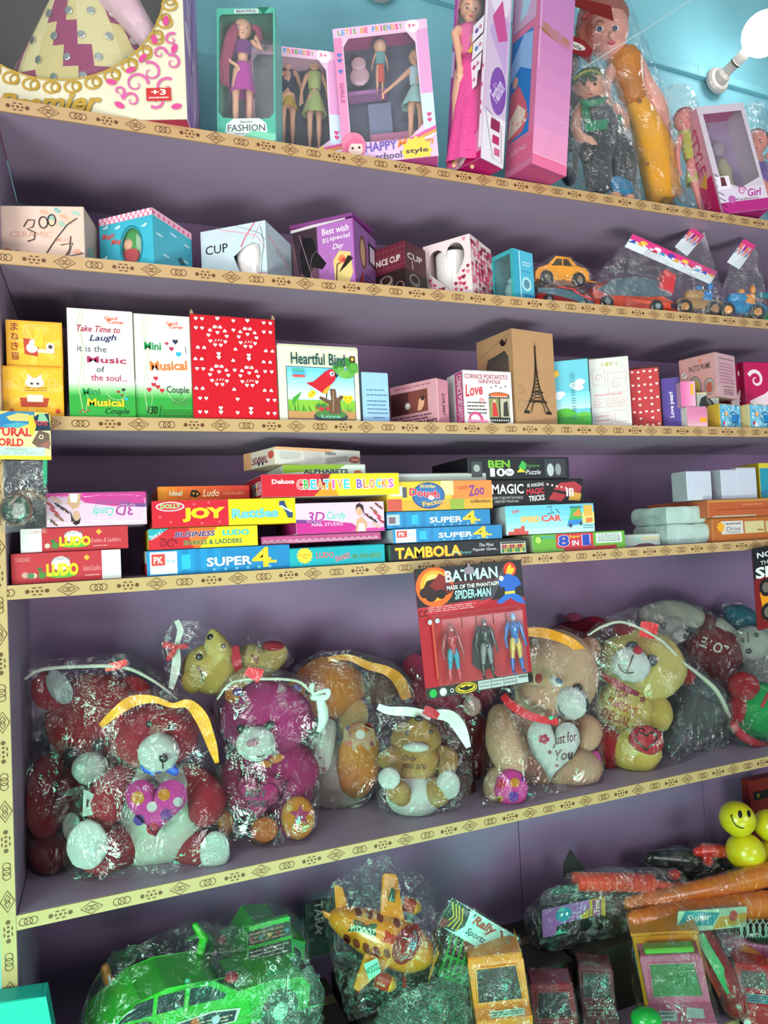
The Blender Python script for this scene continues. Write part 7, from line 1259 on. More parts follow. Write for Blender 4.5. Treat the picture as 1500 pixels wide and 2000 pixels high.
def afig(T0, u, v0, v1, body, legs, boots, head, label, belt=None, cape=None, arms=None):
    Hh = (v1-v0)*h_; o = A.O+A.U*(u*w_)+A.V*(v0*h_)+A.N*.012; U, V, N_ = A.U, A.V, A.N
    F = Thing('toy_figure', label, 'toy figure', o.copy())
    p = lambda x, y, z=0: o+U*(x*Hh)+V*(y*Hh)+N_*(z*Hh)
    F.part('torso', remesh(join(tube([p(0, .52), p(0, .60), p(0, .70, .01), p(0, .78, .01), p(0, .84)], [.062*Hh, .056*Hh, .078*Hh, .085*Hh, .03*Hh]), ell(p(-.045, .76, .05), U*.05*Hh, N_*.04*Hh, V*.04*Hh), ell(p(.045, .76, .05), U*.05*Hh, N_*.04*Hh, V*.04*Hh), *[ell(p(s*.022, .70-.038*i, .055), U*.02*Hh, N_*.018*Hh, V*.017*Hh, 8, 6) for s in (-1, 1) for i in range(4)]), .0011, 2), mat(body, 'plastic'), smooth=True)
    F.part('head', join(ell(p(0, .91, .01), U*.042*Hh, N_*.05*Hh, V*.062*Hh, 16, 12), ell(p(0, .90, .058), U*.008*Hh, N_*.01*Hh, V*.012*Hh, 8, 6)), mat(head, 'plastic'), smooth=True)
    F.part('face', ell(p(0, .885, .03), U*.03*Hh, N_*.034*Hh, V*.028*Hh, 14, 10), mat('b89c88', 'plastic'), smooth=True)
    for s in (-1, 1):
        F.part('arm', remesh(join(tube([p(s*.10, .80), p(s*.13, .74), p(s*.155, .62), p(s*.175, .56), p(s*.18, .47, .03)], [.035*Hh, .036*Hh, .028*Hh, .026*Hh, .018*Hh], 8), ell(p(s*.182, .445, .035), U*.02*Hh, N_*.02*Hh, V*.026*Hh, 10, 8), *[tube([p(s*.182+(j-1.5)*.010, .43, .04), p(s*.182+(j-1.5)*.011, .405, .045)], .0048*Hh, 5) for j in range(4)]), .001, 1), mat(arms or body, 'plastic'), smooth=True)
        F.part('leg', remesh(tube([p(s*.038, .54), p(s*.06, .42, .01), p(s*.068, .30), p(s*.075, .22)], [.05*Hh, .052*Hh, .034*Hh, .034*Hh]), .0012, 2), mat(legs, 'plastic'), smooth=True)
        F.part('boot', remesh(tube([p(s*.075, .24), p(s*.085, .16), p(s*.09, .06), p(s*.093, .025, .01), p(s*.10, .012, .07)], [.036*Hh, .037*Hh, .022*Hh, .024*Hh, .018*Hh]), .0012, 2), mat(boots, 'plastic'), smooth=True)
    F.part('belt', tube([p(-.06, .545, .01), p(0, .535, .055), p(.06, .545, .01)], .014*Hh, 6), mat(belt or legs, 'plastic'), smooth=True)
    if cape: F.part('cape', prism([[(-.10*Hh, .84*Hh), (.10*Hh, .84*Hh), (.17*Hh, .62*Hh), (.16*Hh, .3*Hh), (.13*Hh, .15*Hh), (-.10*Hh, .12*Hh), (-.24*Hh, .24*Hh), (-.20*Hh, .6*Hh)]], (o-N_*.007, U, V), .0015), mat(cape, 'cloth'))
    return F
afig(T, .25, .10, .57, '9c2430', '0c7c94', 'b02834', '84303c', 'small toy figure in red and teal, left of three on the card', arms='8c2834')
F = afig(T, .555, .10, .585, '20242a', '6c7074', '14161a', '1a1c20', 'small toy figure in black with a black cape, middle of three on the card', cape='16181c', belt='9aa0a4')
F = afig(T, .835, .11, .60, '1858a0', 'b89c4c', '1450a0', '4888b8', 'small toy figure in blue with gold legs, right of three on the card', belt='b89c4c')
# blister shell: raised tray
Mb = Mesh(); o = A.O+A.N*.0005; x0, x1, y0, y1, D = .14*w_, .92*w_, .10*h_, .62*h_, .024
def loop(i, z): return [o+A.U*x+A.V*y+A.N*z for x, y in ((x0+i, y0+i), (x1-i, y0+i), (x1-i, y1-i), (x0+i, y1-i))]
rings = [loop(-.004, .0), loop(0, .001), loop(.001, D*.8), loop(.004, D)]; v = [p for r in rings for p in r]; f = []
for j in range(3):
    for i in range(4): f.append([j*4+i, j*4+(i+1) % 4, (j+1)*4+(i+1) % 4, (j+1)*4+i])
f.append([12, 13, 14, 15]); T.part('blister', (v, f), mat('ffffff', 'window'), hull=False)
for x in (.33, .46, .62, .74): T.part('blister_rib', tube([o+A.U*(x*w_)+A.V*(.60*h_)+A.N*D, o+A.U*(x*w_)+A.V*(.53*h_)+A.N*D], .0011, 6), mat('c8b0b4', 'window'), hull=False)
# race car card at the right
T, A = card('racing_car_pack', 'hanging black and orange racing car card at the right edge', (1468, 1072), (1640, 1040), (1480, 1232), -.02, '7a1418')
A.poly([(.0, .62), (0, 1), (1, 1), (1, .7), (.3, .66)], '141418'); A.text('NO.: H-63', .05, .87, .50, .94, 'd8dcd8', .05); A.text('THE KING OF', .08, .79, .48, .84, 'c0c4c0', .03, rot=2); A.text('SPEED', .02, .62, .60, .76, 'e0e4e0', .08); A.poly([(.08, .1), (.05, .45), (.15, .6), (.5, .66), (1, .6), (1, .1)], 'e08c10'); A.disc(.12, .50, .07, '1c1410'); A.disc(.12, .50, .04, '6a6058'); A.disc(.12, .2, .07, '1c1410'); A.disc(.12, .2, .04, '6a6058'); A.rect(.16, .30, .24, .42, 'd8d8d0'); A.small(.17, .31, .23, .41, 4, '3a7a3c'); A.poly([(.3, .2), (.3, .5), (.8, .5), (.8, .2)], '3a2a20'); A.done(T)
c = A.O+A.U*A.w*.55+A.V*A.h*.3+A.N*.006; T.part('toy_car', remesh(join(boxm(c-A.U*.05-A.V*.02, A.U*.1, A.V*.035, A.N*.012), ell(c+A.N*.012, A.U*.032, A.V*.014, A.N*.012)), .003, 2), mat('d88410', 'plastic'), smooth=True)
# natural world card at left
T, A = card('toy_pack', 'hanging yellow Natural World card above a clear plastic pouch at the left', (-62, 800), (98, 806), (-60, 896), -.028, 'd8c86c')
A.rect(0, 0, 1, .08, 'd8c034'); A.rect(0, .08, 1, .62, 'd4cc94'); A.poly([(0, .62), (0, .95), (.3, .88), (.5, 1), (.8, 1), (.8, .8), (.6, .66)], '2878a8'); A.poly([(.45, .88), (.6, .97), (.74, .95), (.72, .80), (.5, .80)], 'c8b86c'); A.poly([(.4, .7), (.6, .78), (.72, .74), (.6, .66)], '48a0b0'); A.poly([(.74, .6), (.76, .85), (.84, .95), (.98, .98), (1, .62)], '1c3048'); A.poly([(.74, .5), (.72, .9), (.78, .95), (.82, .7), (.78, .5)], 'd0b838'); A.poly([(.84, .8), (.98, .8), (.92, .98), (.86, .97)], '80b890')
A.text('TOYS', .80, .72, .96, .82, 'd83c3c', .06); A.text('NATURAL', .10, .48, .76, .66, 'c8342c', .10, out='e8e0c0', ow=.04); A.text('WORLD', .22, .27, .66, .44, 'c8342c', .10, out='e8e0c0', ow=.04); A.poly([(.76, .35), (.85, .62), (.98, .56), (.99, .3), (.88, .2)], '6a5448'); A.disc(.88, .48, .03, 'd8c8a8'); A.disc(.88, .48, .015, '1c1814'); A.poly([(.84, .3), (.98, .42), (.98, .22)], '946054')
A.rect(.08, .08, .92, .26, 'b8d4c4'); A.text('WARNING', .42, .19, .70, .235, '6a8a80', .03); A.small(.14, .10, .88, .18, 2, '8aa89c'); A.done(T)
pc = W(48, 970, -.024); k = mpp(pc)
Pv = [W(x, y, -.024+d) for x in (-2, 94) for y in (897, 1042) for d in (-.006, .008)]
pts = [W(2+90*(i/5), 899+142*(j/5), -.022+s*.008) for i in range(6) for j in range(6) for s in (-1, 1)]
T.allv = pts; bag(T, [], grow=1.0, vox=.005, amp=.002, freq=35, seed=31, kind='filmc', name='pouch')
T.part('magnifier_ring', lathe(W(32, 995, -.022), -FW, [(-.003, .026), (.003, .026), (.004, .023), (-.003, .022)], 26), mat('5a4438', 'plastic')); T.part('lens', ell(W(32, 995, -.022), RT*.022, FW*.004, UP*.022), mat('b8d8cc', 'window'), smooth=True); T.part('toy_fossil', join(PE(58, 965, -.022, 16, 12, .5, amp=.3), PT([(20, 985, -.022, 4), (40, 962, -.022, 5), (62, 956, -.022, 4), (88, 975, -.022, 5)], 8)), mat('7a6a58', 'plastic'), smooth=True); T.part('green_strip', prism([[(0, 0), (.005, .01), (.006, .05), (.001, .055), (-.002, .03)]], (W(86, 955, -.026), Vector((1, 0, 0)), Zv), .0008), mat('10a878'))
# ================================================================ vehicles
def near(o, X):
    X = X.normalized(); S = X.cross(Zv).normalized()
    if S.dot(FW) > 0: S = -S          # S points to the viewer
    Up = S.cross(X); Up = Up if Up.z > 0 else -Up
    return X, Up.normalized(), S
def sidecar(name, label, a, b, H, D, col, prof, wins, wheels, wr, shelfz=None, stripe=None, wincol='1a2a30', wheelcol='161618', hub='8a9a98', trim=None, cat='toy car', group=None, extras=None, kind='plastic'):
    """toy car seen from its side: a, b = rear and front low corners (px, py, Y); H height in px"""
    o = W(*a); p = W(*b); L = (p-o).length; X, Up, S = near(o, p-o); h_ = H*mpp(o)
    T = Thing(name, label, cat, o.copy(), group, back=WALLY-.002)
    lp = [(x*L, y*h_) for x, y in prof]
    v, f = prism([lp], (o, X, Up), D)
    if X.cross(Up).dot(S) < 0: v = [q-S*D for q in v]
    ms = Mesh().add((v, f), mat(col, kind)); T.part('body', ms, bevel=min(.004, h_*.06), smooth=False)
    nrm = X.cross(Up); face = o if nrm.dot(S) > 0 else o   # prism front face already lies at o
    off = S*.0016 if nrm.dot(S) > 0 else S*.0001
    for w_ in wins: T.part('side_window', prism([[(x*L, y*h_) for x, y in w_]], (o+off, X, Up), .0015), mat(wincol, 'plastic'))
    for x in wheels:
        c = o+X*(x*L)+Up*(wr*.55*h_)
        for s in (0, 1):
            cc = c+S*.004-S*(s*(D+.0)); n = S if s == 0 else -S
            wl = T.part('wheel', lathe(cc-n*.010, n, [(0, wr*h_*.9), (.002, wr*h_), (.011, wr*h_), (.013, wr*h_*.85)], 22), mat(wheelcol, 'plastic')); T.part('hub', lathe(cc+n*.0025, n, [(0, wr*h_*.45), (.002, wr*h_*.42), (.0025, wr*h_*.2)], 10), mat(hub, 'plastic'), parent=wl)
    if stripe: A = Art(o+S*.0006, X, Up, L, h_) ; A.N = S; stripe(A); A.done(T, 'printed_sticker')
    if extras: extras(T, o, X, Up, S, L, h_)
    return T
SPORT = [(0, .12), (.0, .42), (.06, .60), (.22, .68), (.36, .98), (.60, 1), (.76, .66), (.94, .52), (1, .34), (.99, .12)]
WSP = [[(.30, .66), (.38, .90), (.47, .92), (.47, .66)], [(.50, .66), (.50, .92), (.59, .92), (.70, .64)]]
z2 = ZS[2]
T = sidecar('toy_car', 'red toy car in shiny wrap under the orange car on the second shelf', (1158, 595, .03), (1048, 582, .05), 34, .045, 'c81c20', SPORT, WSP, (.2, .8), .30); T.part('foil_card', RIB([(1050, 560, .028, 4), (1085, 563, .026, 7), (1120, 572, .026, 7), (1158, 590, .028, 5)]), mat('9cc8d4', 'metal')); T.rest(z2+.0005); bag(T, [], seed=41, kind='filmc', grow=1.08); RC = T
T = sidecar('toy_car', 'orange-yellow toy car in a bag on top of the red one', (1150, 552, .035), (1046, 545, .05), 50, .05, 'e0940c', SPORT, WSP, (.2, .8), .27, wincol='3a2a10', hub='6a5a40')
[T.part('dent', PE(x, y, .036, 4, 3, .4), mat('5a3c10', 'plastic'), smooth=True) for x, y in ((1100, 545), (1128, 548), (1110, 552))]
bag(T, [W(1075, 508, .04), W(1110, 512, .04)], seed=42, kind='filmc', grow=1.1)
lo_r = max((RC.o.location.z+v.co.z) for c in RC.o.children if c.name.startswith('body') for v in c.data.vertices); T.rest(lo_r-.004)
def spoil(T, o, X, Up, S, L, h):
    T.part('foil_wing', prism([[(.02*L, .55*h), (.10*L, 1.0*h), (.45*L, 1.15*h), (.78*L, .95*h), (.98*L, .5*h), (.80*L, .35*h), (.3*L, .42*h)]], (o+S*.012, X, Up), .004), mat('a8c4d0', 'metal'))
    T.part('foil_stripe', prism([[(.12*L, .62*h), (.5*L, .78*h), (.9*L, .56*h), (.8*L, .45*h), (.4*L, .56*h)]], (o+S*.0135, X, Up), .001), mat('c02820', 'plastic')); T.part('tail_fin', prism([[(.02*L, .6*h), (-.02*L, 1.3*h), (.12*L, 1.5*h), (.2*L, .8*h)]], (o+S*.0, X, Up), .02), mat('c82028', 'plastic'))
T = sidecar('toy_car', 'long orange-nosed racing car with silver foil body beside the two small cars', (1308, 604, .02), (1156, 590, .05), 52, .06, 'd8451c', [(0, .1), (0, .4), (.2, .7), (.5, .85), (.75, .95), (.95, .75), (1, .4), (.95, .1)], [], (.18, .82), .26, extras=spoil); T.rest(z2+.0005); bag(T, [W(1180, 520, .05), W(1232, 462, .06), W(1310, 560, .03)], seed=43, kind='filmc')
def hdr(name, label, P, Y, base):
    T = Thing(name, label, 'header card', W(*P[3], Y)) if base is None else base
    o = W(*P[3], Y); U = (W(*P[2], Y)-o); V = (W(*P[0], Y)-o); w_, h = U.length, V.length; A = Art(o, U, V, w_, h); A.V = V.normalized(); A.N = A.U.cross(A.V).normalized()
    A.rect(0, 0, 1, 1, 'd8e0e4'); A.rect(0, .62, 1, 1, 'd83c80'); [A.poly([(i/12, .4+.2*((i*7) % 3)/2), (i/12+.05, .7), (i/12+.08, .45)], ['4048b0', 'e0a030', 'e05090', 'c82040', '3090c0'][i % 5]) for i in range(12)]; [A.disc(.15+i*.16, .72, .04, ['e8c040', 'f0e0e8', '6040a0'][i % 3], .12) for i in range(5)]
    T.part('header_card', prism([[(0, 0), (w_, 0), (w_, h), (0, h)]], (o, A.U, A.V), .001), mat('d8e0e4'), hull=False); A.done(T); return T
hdr('', '', [(1236, 457), (1404, 522), (1387, 555), (1220, 482)], .03, T)
def blockcar(label, px, py, Y, c1, c2, seed, wheel='a8743c'):
    T = Thing('toy_vehicle', label, 'toy vehicle', W(px, py+30, Y), back=WALLY-.002)
    T.part('chassis', remesh(join(PT([(px-36, py+12, Y, 12), (px+36, py+16, Y-.01, 12)]), PT([(px-20, py-4, Y, 12), (px+10, py-2, Y, 14)])), .0025, 2), mat(c1, 'plastic'), smooth=True)
    T.part('engine_block', remesh(join(boxm(W(px+2, py+6, Y-.012), RT*24*mpp(W(px, py, Y)), FW*.02, UP*20*mpp(W(px, py, Y))), PE(px+20, py-22, Y, 6, 9, 1)), .0025, 1), mat(c2, 'plastic'), smooth=True); T.part('driver', join(PE(px-2, py-18, Y, 6, 6, 1), PT([(px-2, py-12, Y, 5), (px-4, py, Y, 7)])), mat(c2, 'plastic'), smooth=True)
    for dx, dy, dY in ((-30, 18, -.022), (28, 22, -.026), (-24, 14, .02), (32, 16, .018)):
        c = W(px+dx, py+dy, Y+dY); r = 15*mpp(c); wl = T.part('wheel', lathe(c, -FW, [(-.006, r*.9), (-.003, r), (.004, r), (.006, r*.8)], 20), mat('1c1816', 'plastic')); T.part('hub', lathe(c-FW*.006, -FW, [(0, r*.55), (.002, r*.5), (.003, r*.15)], 8), mat(wheel, 'plastic'), parent=wl)
    T.rest(z2+.0005); return T
T = blockcar('tan and blue toy buggy with spoked wheels in a clear bag', 1366, 578, .035, 'a8804c', '2878b8', 1); hdr('', '', [(1352, 443), (1374, 460), (1342, 500), (1318, 482)], .05, T); bag(T, [W(1320, 480, .05), W(1375, 450, .05)], seed=44, kind='filmc')
T = blockcar('blue and orange toy tractor in a clear bag on the second shelf', 1450, 588, .03, '2484b8', 'd88c38', 2, 'd8903c'); hdr('', '', [(1453, 466), (1478, 482), (1444, 526), (1420, 512)], .04, T); bag(T, [W(1425, 515, .04), W(1475, 470, .04)], seed=45, kind='filmc')
T = Thing('toy_vehicle', 'green and maroon toy truck cut by the right picture edge on the second shelf', 'toy vehicle', atz(1500, .09, z2), back=WALLY-.002)
T.part('base', boxm(atz(1486, .08, z2)+Zv*.012, Vector((.1, 0, 0)), Vector((0, .07, 0)), Zv*.045), mat('18a058', 'plastic'), bevel=.004); T.part('load', boxm(atz(1484, .085, z2)+Zv*.0575, Vector((.1, 0, 0)), Vector((0, .06, 0)), Zv*.035), mat('7a2434', 'plastic'), bevel=.004); T.part('roof', boxm(atz(1492, .085, z2)+Zv*.093, Vector((.09, 0, 0)), Vector((0, .05, 0)), Zv*.018), mat('1c8898', 'plastic'), bevel=.003)
for x in (.02, .07): T.part('wheel', lathe(atz(1486, .08, z2)+Vector((x, -.004, .014)), Vector((0, 1, 0)), [(0, .012), (.002, .0135), (.06, .0135), (.062, .012)], 18), mat('161616', 'plastic'))
T.rest(z2+.0005)

# ================================================================ LOWEST SHELF
z6 = ZS[6]
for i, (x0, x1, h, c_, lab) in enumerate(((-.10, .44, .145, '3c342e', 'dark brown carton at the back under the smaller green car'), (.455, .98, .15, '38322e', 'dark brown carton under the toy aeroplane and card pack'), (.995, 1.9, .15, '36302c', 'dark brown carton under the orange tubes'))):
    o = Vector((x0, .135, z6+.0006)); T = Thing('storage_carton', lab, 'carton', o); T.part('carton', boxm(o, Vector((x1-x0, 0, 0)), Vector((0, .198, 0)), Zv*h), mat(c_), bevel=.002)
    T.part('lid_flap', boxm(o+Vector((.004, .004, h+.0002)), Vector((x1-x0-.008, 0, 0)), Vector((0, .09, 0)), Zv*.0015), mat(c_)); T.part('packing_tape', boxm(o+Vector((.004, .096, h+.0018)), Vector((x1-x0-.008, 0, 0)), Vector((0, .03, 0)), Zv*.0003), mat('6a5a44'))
zt = z6+.153
GC = '2cac1c'
SUV = [(0, .10), (.0, .50), (.10, .56), (.24, .60), (.36, .96), (.70, 1.0), (.86, .60), (.97, .52), (1, .32), (.99, .10)]
def grn(T, o, X, Up, S, L, h):
    D = .11
    T.part('windscreen', prism([[(0, 0), (D*.8, 0), (D*.75, .36*h), (D*.05, .36*h)]], (o-S*(D*.9)+X*(.61*L)+Up*(.73*h), S, (Up*.66-X).normalized()), .001), mat('16302a', 'plastic')); T.part('tail_light', ell(o+X*(.02*L)+Up*(.5*h)-S*.01, X*.008, S*.012, Up*.008, 12, 8), mat('b02030', 'plastic'), smooth=True); T.part('spare_fin', tube([o+X*(.50*L)+Up*(.8*h)-S*.10, o+X*(.52*L)+Up*(1.25*h)-S*.10, o+X*(.47*L)+Up*(1.5*h)-S*.10], [.008, .009, .006]), mat(GC, 'plastic'), smooth=True)
    A = Art(o+S*.001, X, Up, L, h); A.N = S
    if X.cross(Up).dot(S) < 0: pass
    A.poly([(.30, .18), (.62, .18), (.64, .40), (.50, .46), (.34, .40)], 'c8d0c4'); A.poly([(.31, .20), (.61, .20), (.62, .38), (.50, .43), (.35, .38)], '202c38'); A.small(.34, .22, .6, .34, 2, 'd0a890'); A.disc(.42, .34, .02, 'c8541c'); A.disc(.52, .3, .02, 'a8b8c8'); A.done(T, 'printed_sticker')
T = sidecar('toy_car', 'large bright green toy car with dark windows at the lower left', (186, 2085, -.02), (602, 1978, .04), 118, .11, GC, [(0, .10), (0, .42), (.05, .60), (.16, .90), (.28, 1.0), (.48, .98), (.62, .70), (.80, .74), (.95, .70), (1, .5), (.99, .10)], [[(.07, .60), (.15, .86), (.22, .90), (.22, .62)], [(.24, .62), (.24, .91), (.36, .92), (.36, .64)], [(.385, .64), (.385, .92), (.47, .90), (.56, .70), (.55, .64)]], (.17, .84), .36, extras=grn, wincol='14222a', hub='b8d0c8', wheelcol='101214')
lowz = min(T.o.location.z+v.co.z for c in T.o.children_recursive if c.type == 'MESH' for v in c.data.vertices)
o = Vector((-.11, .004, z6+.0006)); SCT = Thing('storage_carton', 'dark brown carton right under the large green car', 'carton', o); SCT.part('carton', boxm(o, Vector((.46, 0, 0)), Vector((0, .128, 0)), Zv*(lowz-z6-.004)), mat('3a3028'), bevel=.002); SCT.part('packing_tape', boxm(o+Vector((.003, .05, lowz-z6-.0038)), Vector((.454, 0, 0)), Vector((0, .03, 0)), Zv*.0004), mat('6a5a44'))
T.part('door_mirror', PE(366, 1925, .015, 7, 14, .8), mat('48c8a0', 'plastic'), smooth=True); T.part('red_lamp', PE(452, 1908, .02, 14, 8, 1), mat('a82030', 'plastic'), smooth=True); bag(T, [W(215, 1860, .06), W(600, 1850, .05), Vector((.06, .01, lowz)), Vector((.33, .01, lowz)), Vector((.06, .1, lowz)), Vector((.33, .1, lowz))], seed=51, kind='filmd', vox=.009)
T = sidecar('toy_car', 'second green toy car with printed bonnet panels behind the large one', (592, 1885, .16), (445, 1912, .14), 88, .09, '24a024', SUV, [[(.34, .6), (.40, .88), (.50, .88), (.50, .60)]], (.2, .8), .28, wheelcol='101214')
o = W(486, 1884, .12); A = Art(o, (W(572, 1860, .12)-o), Zv, .085, .062); A.rect(0, 0, 1, .44, '384038'); A.rect(0, .54, 1, 1, '384038'); A.small(.05, .05, .95, .4, 3, 'b0a8a0'); A.small(.05, .58, .95, .95, 3, 'a87868'); [A.disc(.2*i+.1, .75, .05, ['8a3030', '4a7a8a', 'b09050'][i % 3]) for i in range(5)]; T.part('bonnet', prism([[(-.006, -.008), (.09, -.008), (.082, .07), (.004, .07)]], (o+A.N*-.0004, A.U, Zv), .012), mat('28ac2c', 'plastic')); A.done(T, 'printed_sticker'); T.part('red_lamp', PE(432, 1835, .16, 10, 8, 1), mat('a02030', 'plastic'), smooth=True); T.part('roof_hoop', PT(smoothpts([(390, 1905, .17, 6), (405, 1870, .17, 8), (412, 1840, .17, 8), (395, 1826, .17, 6), (370, 1835, .17, 5)]), 10), mat('14883c', 'plastic'), smooth=True)
T.settle(zt+.0005); bag(T, [W(480, 1795, .16), W(590, 1800, .16)], seed=52, kind='filmd')
T = Thing('orange_toy', 'orange toy handle poking out left of the green car', 'toy', W(225, 1960, .10)); T.part('handle', PT(smoothpts([(205, 1890, .1, 8), (212, 1915, .1, 10), (235, 1935, .1, 11), (250, 1960, .1, 10)]), 10), mat('c06a20', 'plastic'), smooth=True); T.part('hoop', PT(smoothpts([(212, 1905, .095, 3), (220, 1925, .09, 3), (236, 1925, .09, 3)]), 8), mat('b8c4c0', 'plastic'), smooth=True); prop(T, 248, 1958, .1, 8, 'c06a20', 'shaft')
# dark box lettered ...TARA
o = W(598, 1872, .24); U = (W(655, 1858, .24)-o).normalized(); V = (W(562, 1778, .24)-o).normalized(); V = (V-U*V.dot(U)).normalized(); k = mpp(o)
T = Thing('toy_pack', 'black packet with pale letters leaning behind the aeroplane', 'packet', o); T.part('backing_card', prism([[(0, 0), (64*k, 0), (64*k, 104*k), (0, 104*k)]], (o, U, V), .008), mat('1a1c20')); A = Art(o, U, V, 64*k, 104*k); A.text('TARA', .30, .40, .56, 1.0, '9aa4a4', .05, rot=-90); A.small(.1, .2, .25, .9, 3, '3a4448'); A.rect(.9, 0, .93, 1, '6a7478'); A.done(T); T.settle(zt+.0005); bag(T, [], seed=53, kind='filmd')
# ---- aeroplane
Yp = .14; OR = 'd88414'
T = Thing('toy_aeroplane', 'orange toy aeroplane with red cockpit, blue windscreen and propeller in a bag', 'toy aeroplane', W(745, 1850, Yp), back=WALLY-.002)
ax0 = W(652, 1790, Yp+.05); ax1 = W(832, 1866, Yp-.045); d = ax1-ax0; L = d.length; ax = d.normalized(); k = mpp(ax1); side = ax.cross(UP).normalized(); upn = side.cross(ax).normalized()
if upn.dot(UP) < 0: upn = -upn
prof = [(-.06*L, 5*k), (0, 18*k), (.12*L, 28*k), (.35*L, 40*k), (.6*L, 46*k), (.8*L, 44*k), (.93*L, 36*k), (1.02*L, 24*k), (1.07*L, 12*k)]
T.part('fuselage', lathe(ax0, ax, prof, 32), mat(OR, 'plastic'), smooth=True)
fs = lathe(ax0, ax, prof, 32); tr_ = projector(bvh(fs))
def onfus(px, py, w_, h_, rot, fn, nm='printed_sticker'): A = facing(px, py, Yp-.05, w_, h_, rot); A.proj = tr_; A.free = True; fn(A); A.done(T, nm)
onfus(709, 1813, 56, 30, -14, lambda A: (A.poly([(0, .1), (.1, .9), (.95, 1), (1, .2)], '1c4c30'), A.text('WOOOZ', .05, .12, .97, .62, 'b8e0c0', .08), A.small(.1, .66, .7, .9, 1, 'b04838')))
for i, (x, y) in enumerate(((677, 1834), (696, 1843), (715, 1851), (735, 1858), (756, 1862), (700, 1782), (722, 1786), (742, 1792), (775, 1802))): onfus(x, y, 13, 21, 22, lambda A: A.poly(circ(.5, .5, .5, .5, 14), '7a2c14'), 'window_print')
onfus(797, 1845, 50, 86, -26, lambda A: (A.poly(circ(.45, .5, .5, .5, 24), '8c1c14')), 'cockpit_print'); onfus(797, 1846, 34, 66, -26, lambda A: (A.ring(.2, .5, .55, .34, '40b4c4', .42, 20, -1.25, 1.25)), 'windscreen_print'); onfus(760, 1830, 32, 28, 0, lambda A: A.poly([(0, .2), (.3, 1), (1, .5), (.7, 0)], 'c03420'), 'nose_print')
def wing(P, Y0, th_, nm): 
    v = [W(x, y, yy) for x, y, yy in P]; n = (v[1]-v[0]).cross(v[2]-v[0]).normalized()*th_; m = len(v); f = [list(range(m)), [i+m for i in range(m)][::-1]]+[[i, i+m, (i+1) % m+m, (i+1) % m] for i in range(m)]
    ms = Mesh().add((v+[q+n for q in v], f), mat(OR, 'plastic')); T.part(nm, ms, bevel=.0015)
wing([(742, 1787, Yp), (790, 1806, Yp-.02), (776, 1716, Yp+.03), (772, 1708, Yp+.03), (750, 1706, Yp+.03), (746, 1712, Yp+.03)], 0, .006, 'wing'); wing([(714, 1862, Yp-.04), (768, 1880, Yp-.05), (700, 1938, Yp-.05), (690, 1930, Yp-.045)], 0, .006, 'wing')
wing([(655, 1775, Yp+.05), (680, 1775, Yp+.05), (668, 1732, Yp+.06), (652, 1726, Yp+.06)], 0, .005, 'tail_fin'); wing([(628, 1778, Yp+.05), (660, 1790, Yp+.04), (655, 1802, Yp+.04), (634, 1792, Yp+.05)], 0, .004, 'tailplane')
A = facing(763, 1762, Yp+.004, 24, 60, -6); A.poly([(0, 0), (.9, 0), (.75, .9), (.45, 1)], '203028'); A.poly([(.1, .05), (.4, .05), (.55, .8)], 'c8b898'); A.text('WOOOZ', .45, .05, .72, .62, '60a8a0', .04, rot=90); A.done(T, 'printed_sticker')
A = facing(728, 1892, Yp-.058, 36, 34, 30); A.poly([(0, 0), (.8, .1), (1, .9), (.2, 1)], '8cc8b4'); A.text('WOOOZ', .08, .3, .88, .7, '1c4c44', .06); A.done(T, 'printed_sticker')
for x, y, yy in ((802, 1768, Yp+.01), (752, 1918, Yp-.06)):
    c = W(x, y, yy); T.part('engine', lathe(c-ax*.02, ax, [(0, 10*k), (.004, 14*k), (.022, 15*k), (.03, 12*k)], 20), mat('a82c14', 'plastic')); T.part('engine_cone', lathe(c+ax*.010, ax, [(0, 14*k), (.004, 13*k), (.012, 6*k), (.014, 2*k)], 18), mat('d8942c', 'plastic'), smooth=True)
nose = ax0+ax*(1.07*L); T.part('spinner', ell(nose, ax*.010, side*.008, upn*.008, 14, 10), mat(OR, 'plastic'), smooth=True)
for g in (.9, 3.0, 5.1): q = side*math.cos(g)+upn*math.sin(g); T.part('propeller_blade', ell(nose+ax*.005+q*.020, q*.021, ax.cross(q)*.008, ax*.0025, 14, 8), mat('d8902c', 'plastic'), smooth=True)
for x, y, yy in ((700, 1900, Yp-.03), (790, 1890, Yp-.03)): T.part('undercarriage', PT([(x, y, yy, 4), (x, y+36, yy, 4)], 8), mat('a82c14', 'plastic'), smooth=True)
pass
bag(T, [W(700, 1690, Yp+.03), W(845, 1720, Yp+.02), W(745, 1655, Yp+.04), Vector((W(745, 1850, Yp).x-.08, .15, zt+.0005)), Vector((W(745, 1850, Yp).x+.08, .15, zt+.0005)), W(870, 1880, Yp-.03)], seed=54, kind='filmd', grow=1.02)
# ---- crumpled empty bags
def crumple(label, px, py, Y, rx, ry, seed, foot=True, color='e8fff4'):  # clear film; the default mint tint puts the green light into its colour
    c = W(px, py, Y); T = Thing('plastic_bag', label, 'plastic bag', Vector((c.x, c.y, z6+.0006))); k = mpp(c); rnd_ = random.Random(seed)
    pts = [c+RT*rx*k*rnd_.uniform(-1, 1)+UP*ry*k*rnd_.uniform(-1, 1)+FW*rx*k*.35*rnd_.uniform(-1, 1) for _ in range(26)]
    if foot: pts += [Vector((c.x+rx*k*s*.7, c.y+t_, z6+.0006)) for s in (-1, 1) for t_ in (-.02, .03)]
    T.allv = pts
    v0 = [q for q in pts]; m = T.part('packed_film', (v0[:3], [[0, 1, 2]]), mat('ffffff', 'film')); bpy.data.objects.remove(m); T.allv = pts
    bag(T, [], grow=1, vox=.006, amp=.012, freq=26, seed=seed, kind='filmc', name='film', color=color); return T
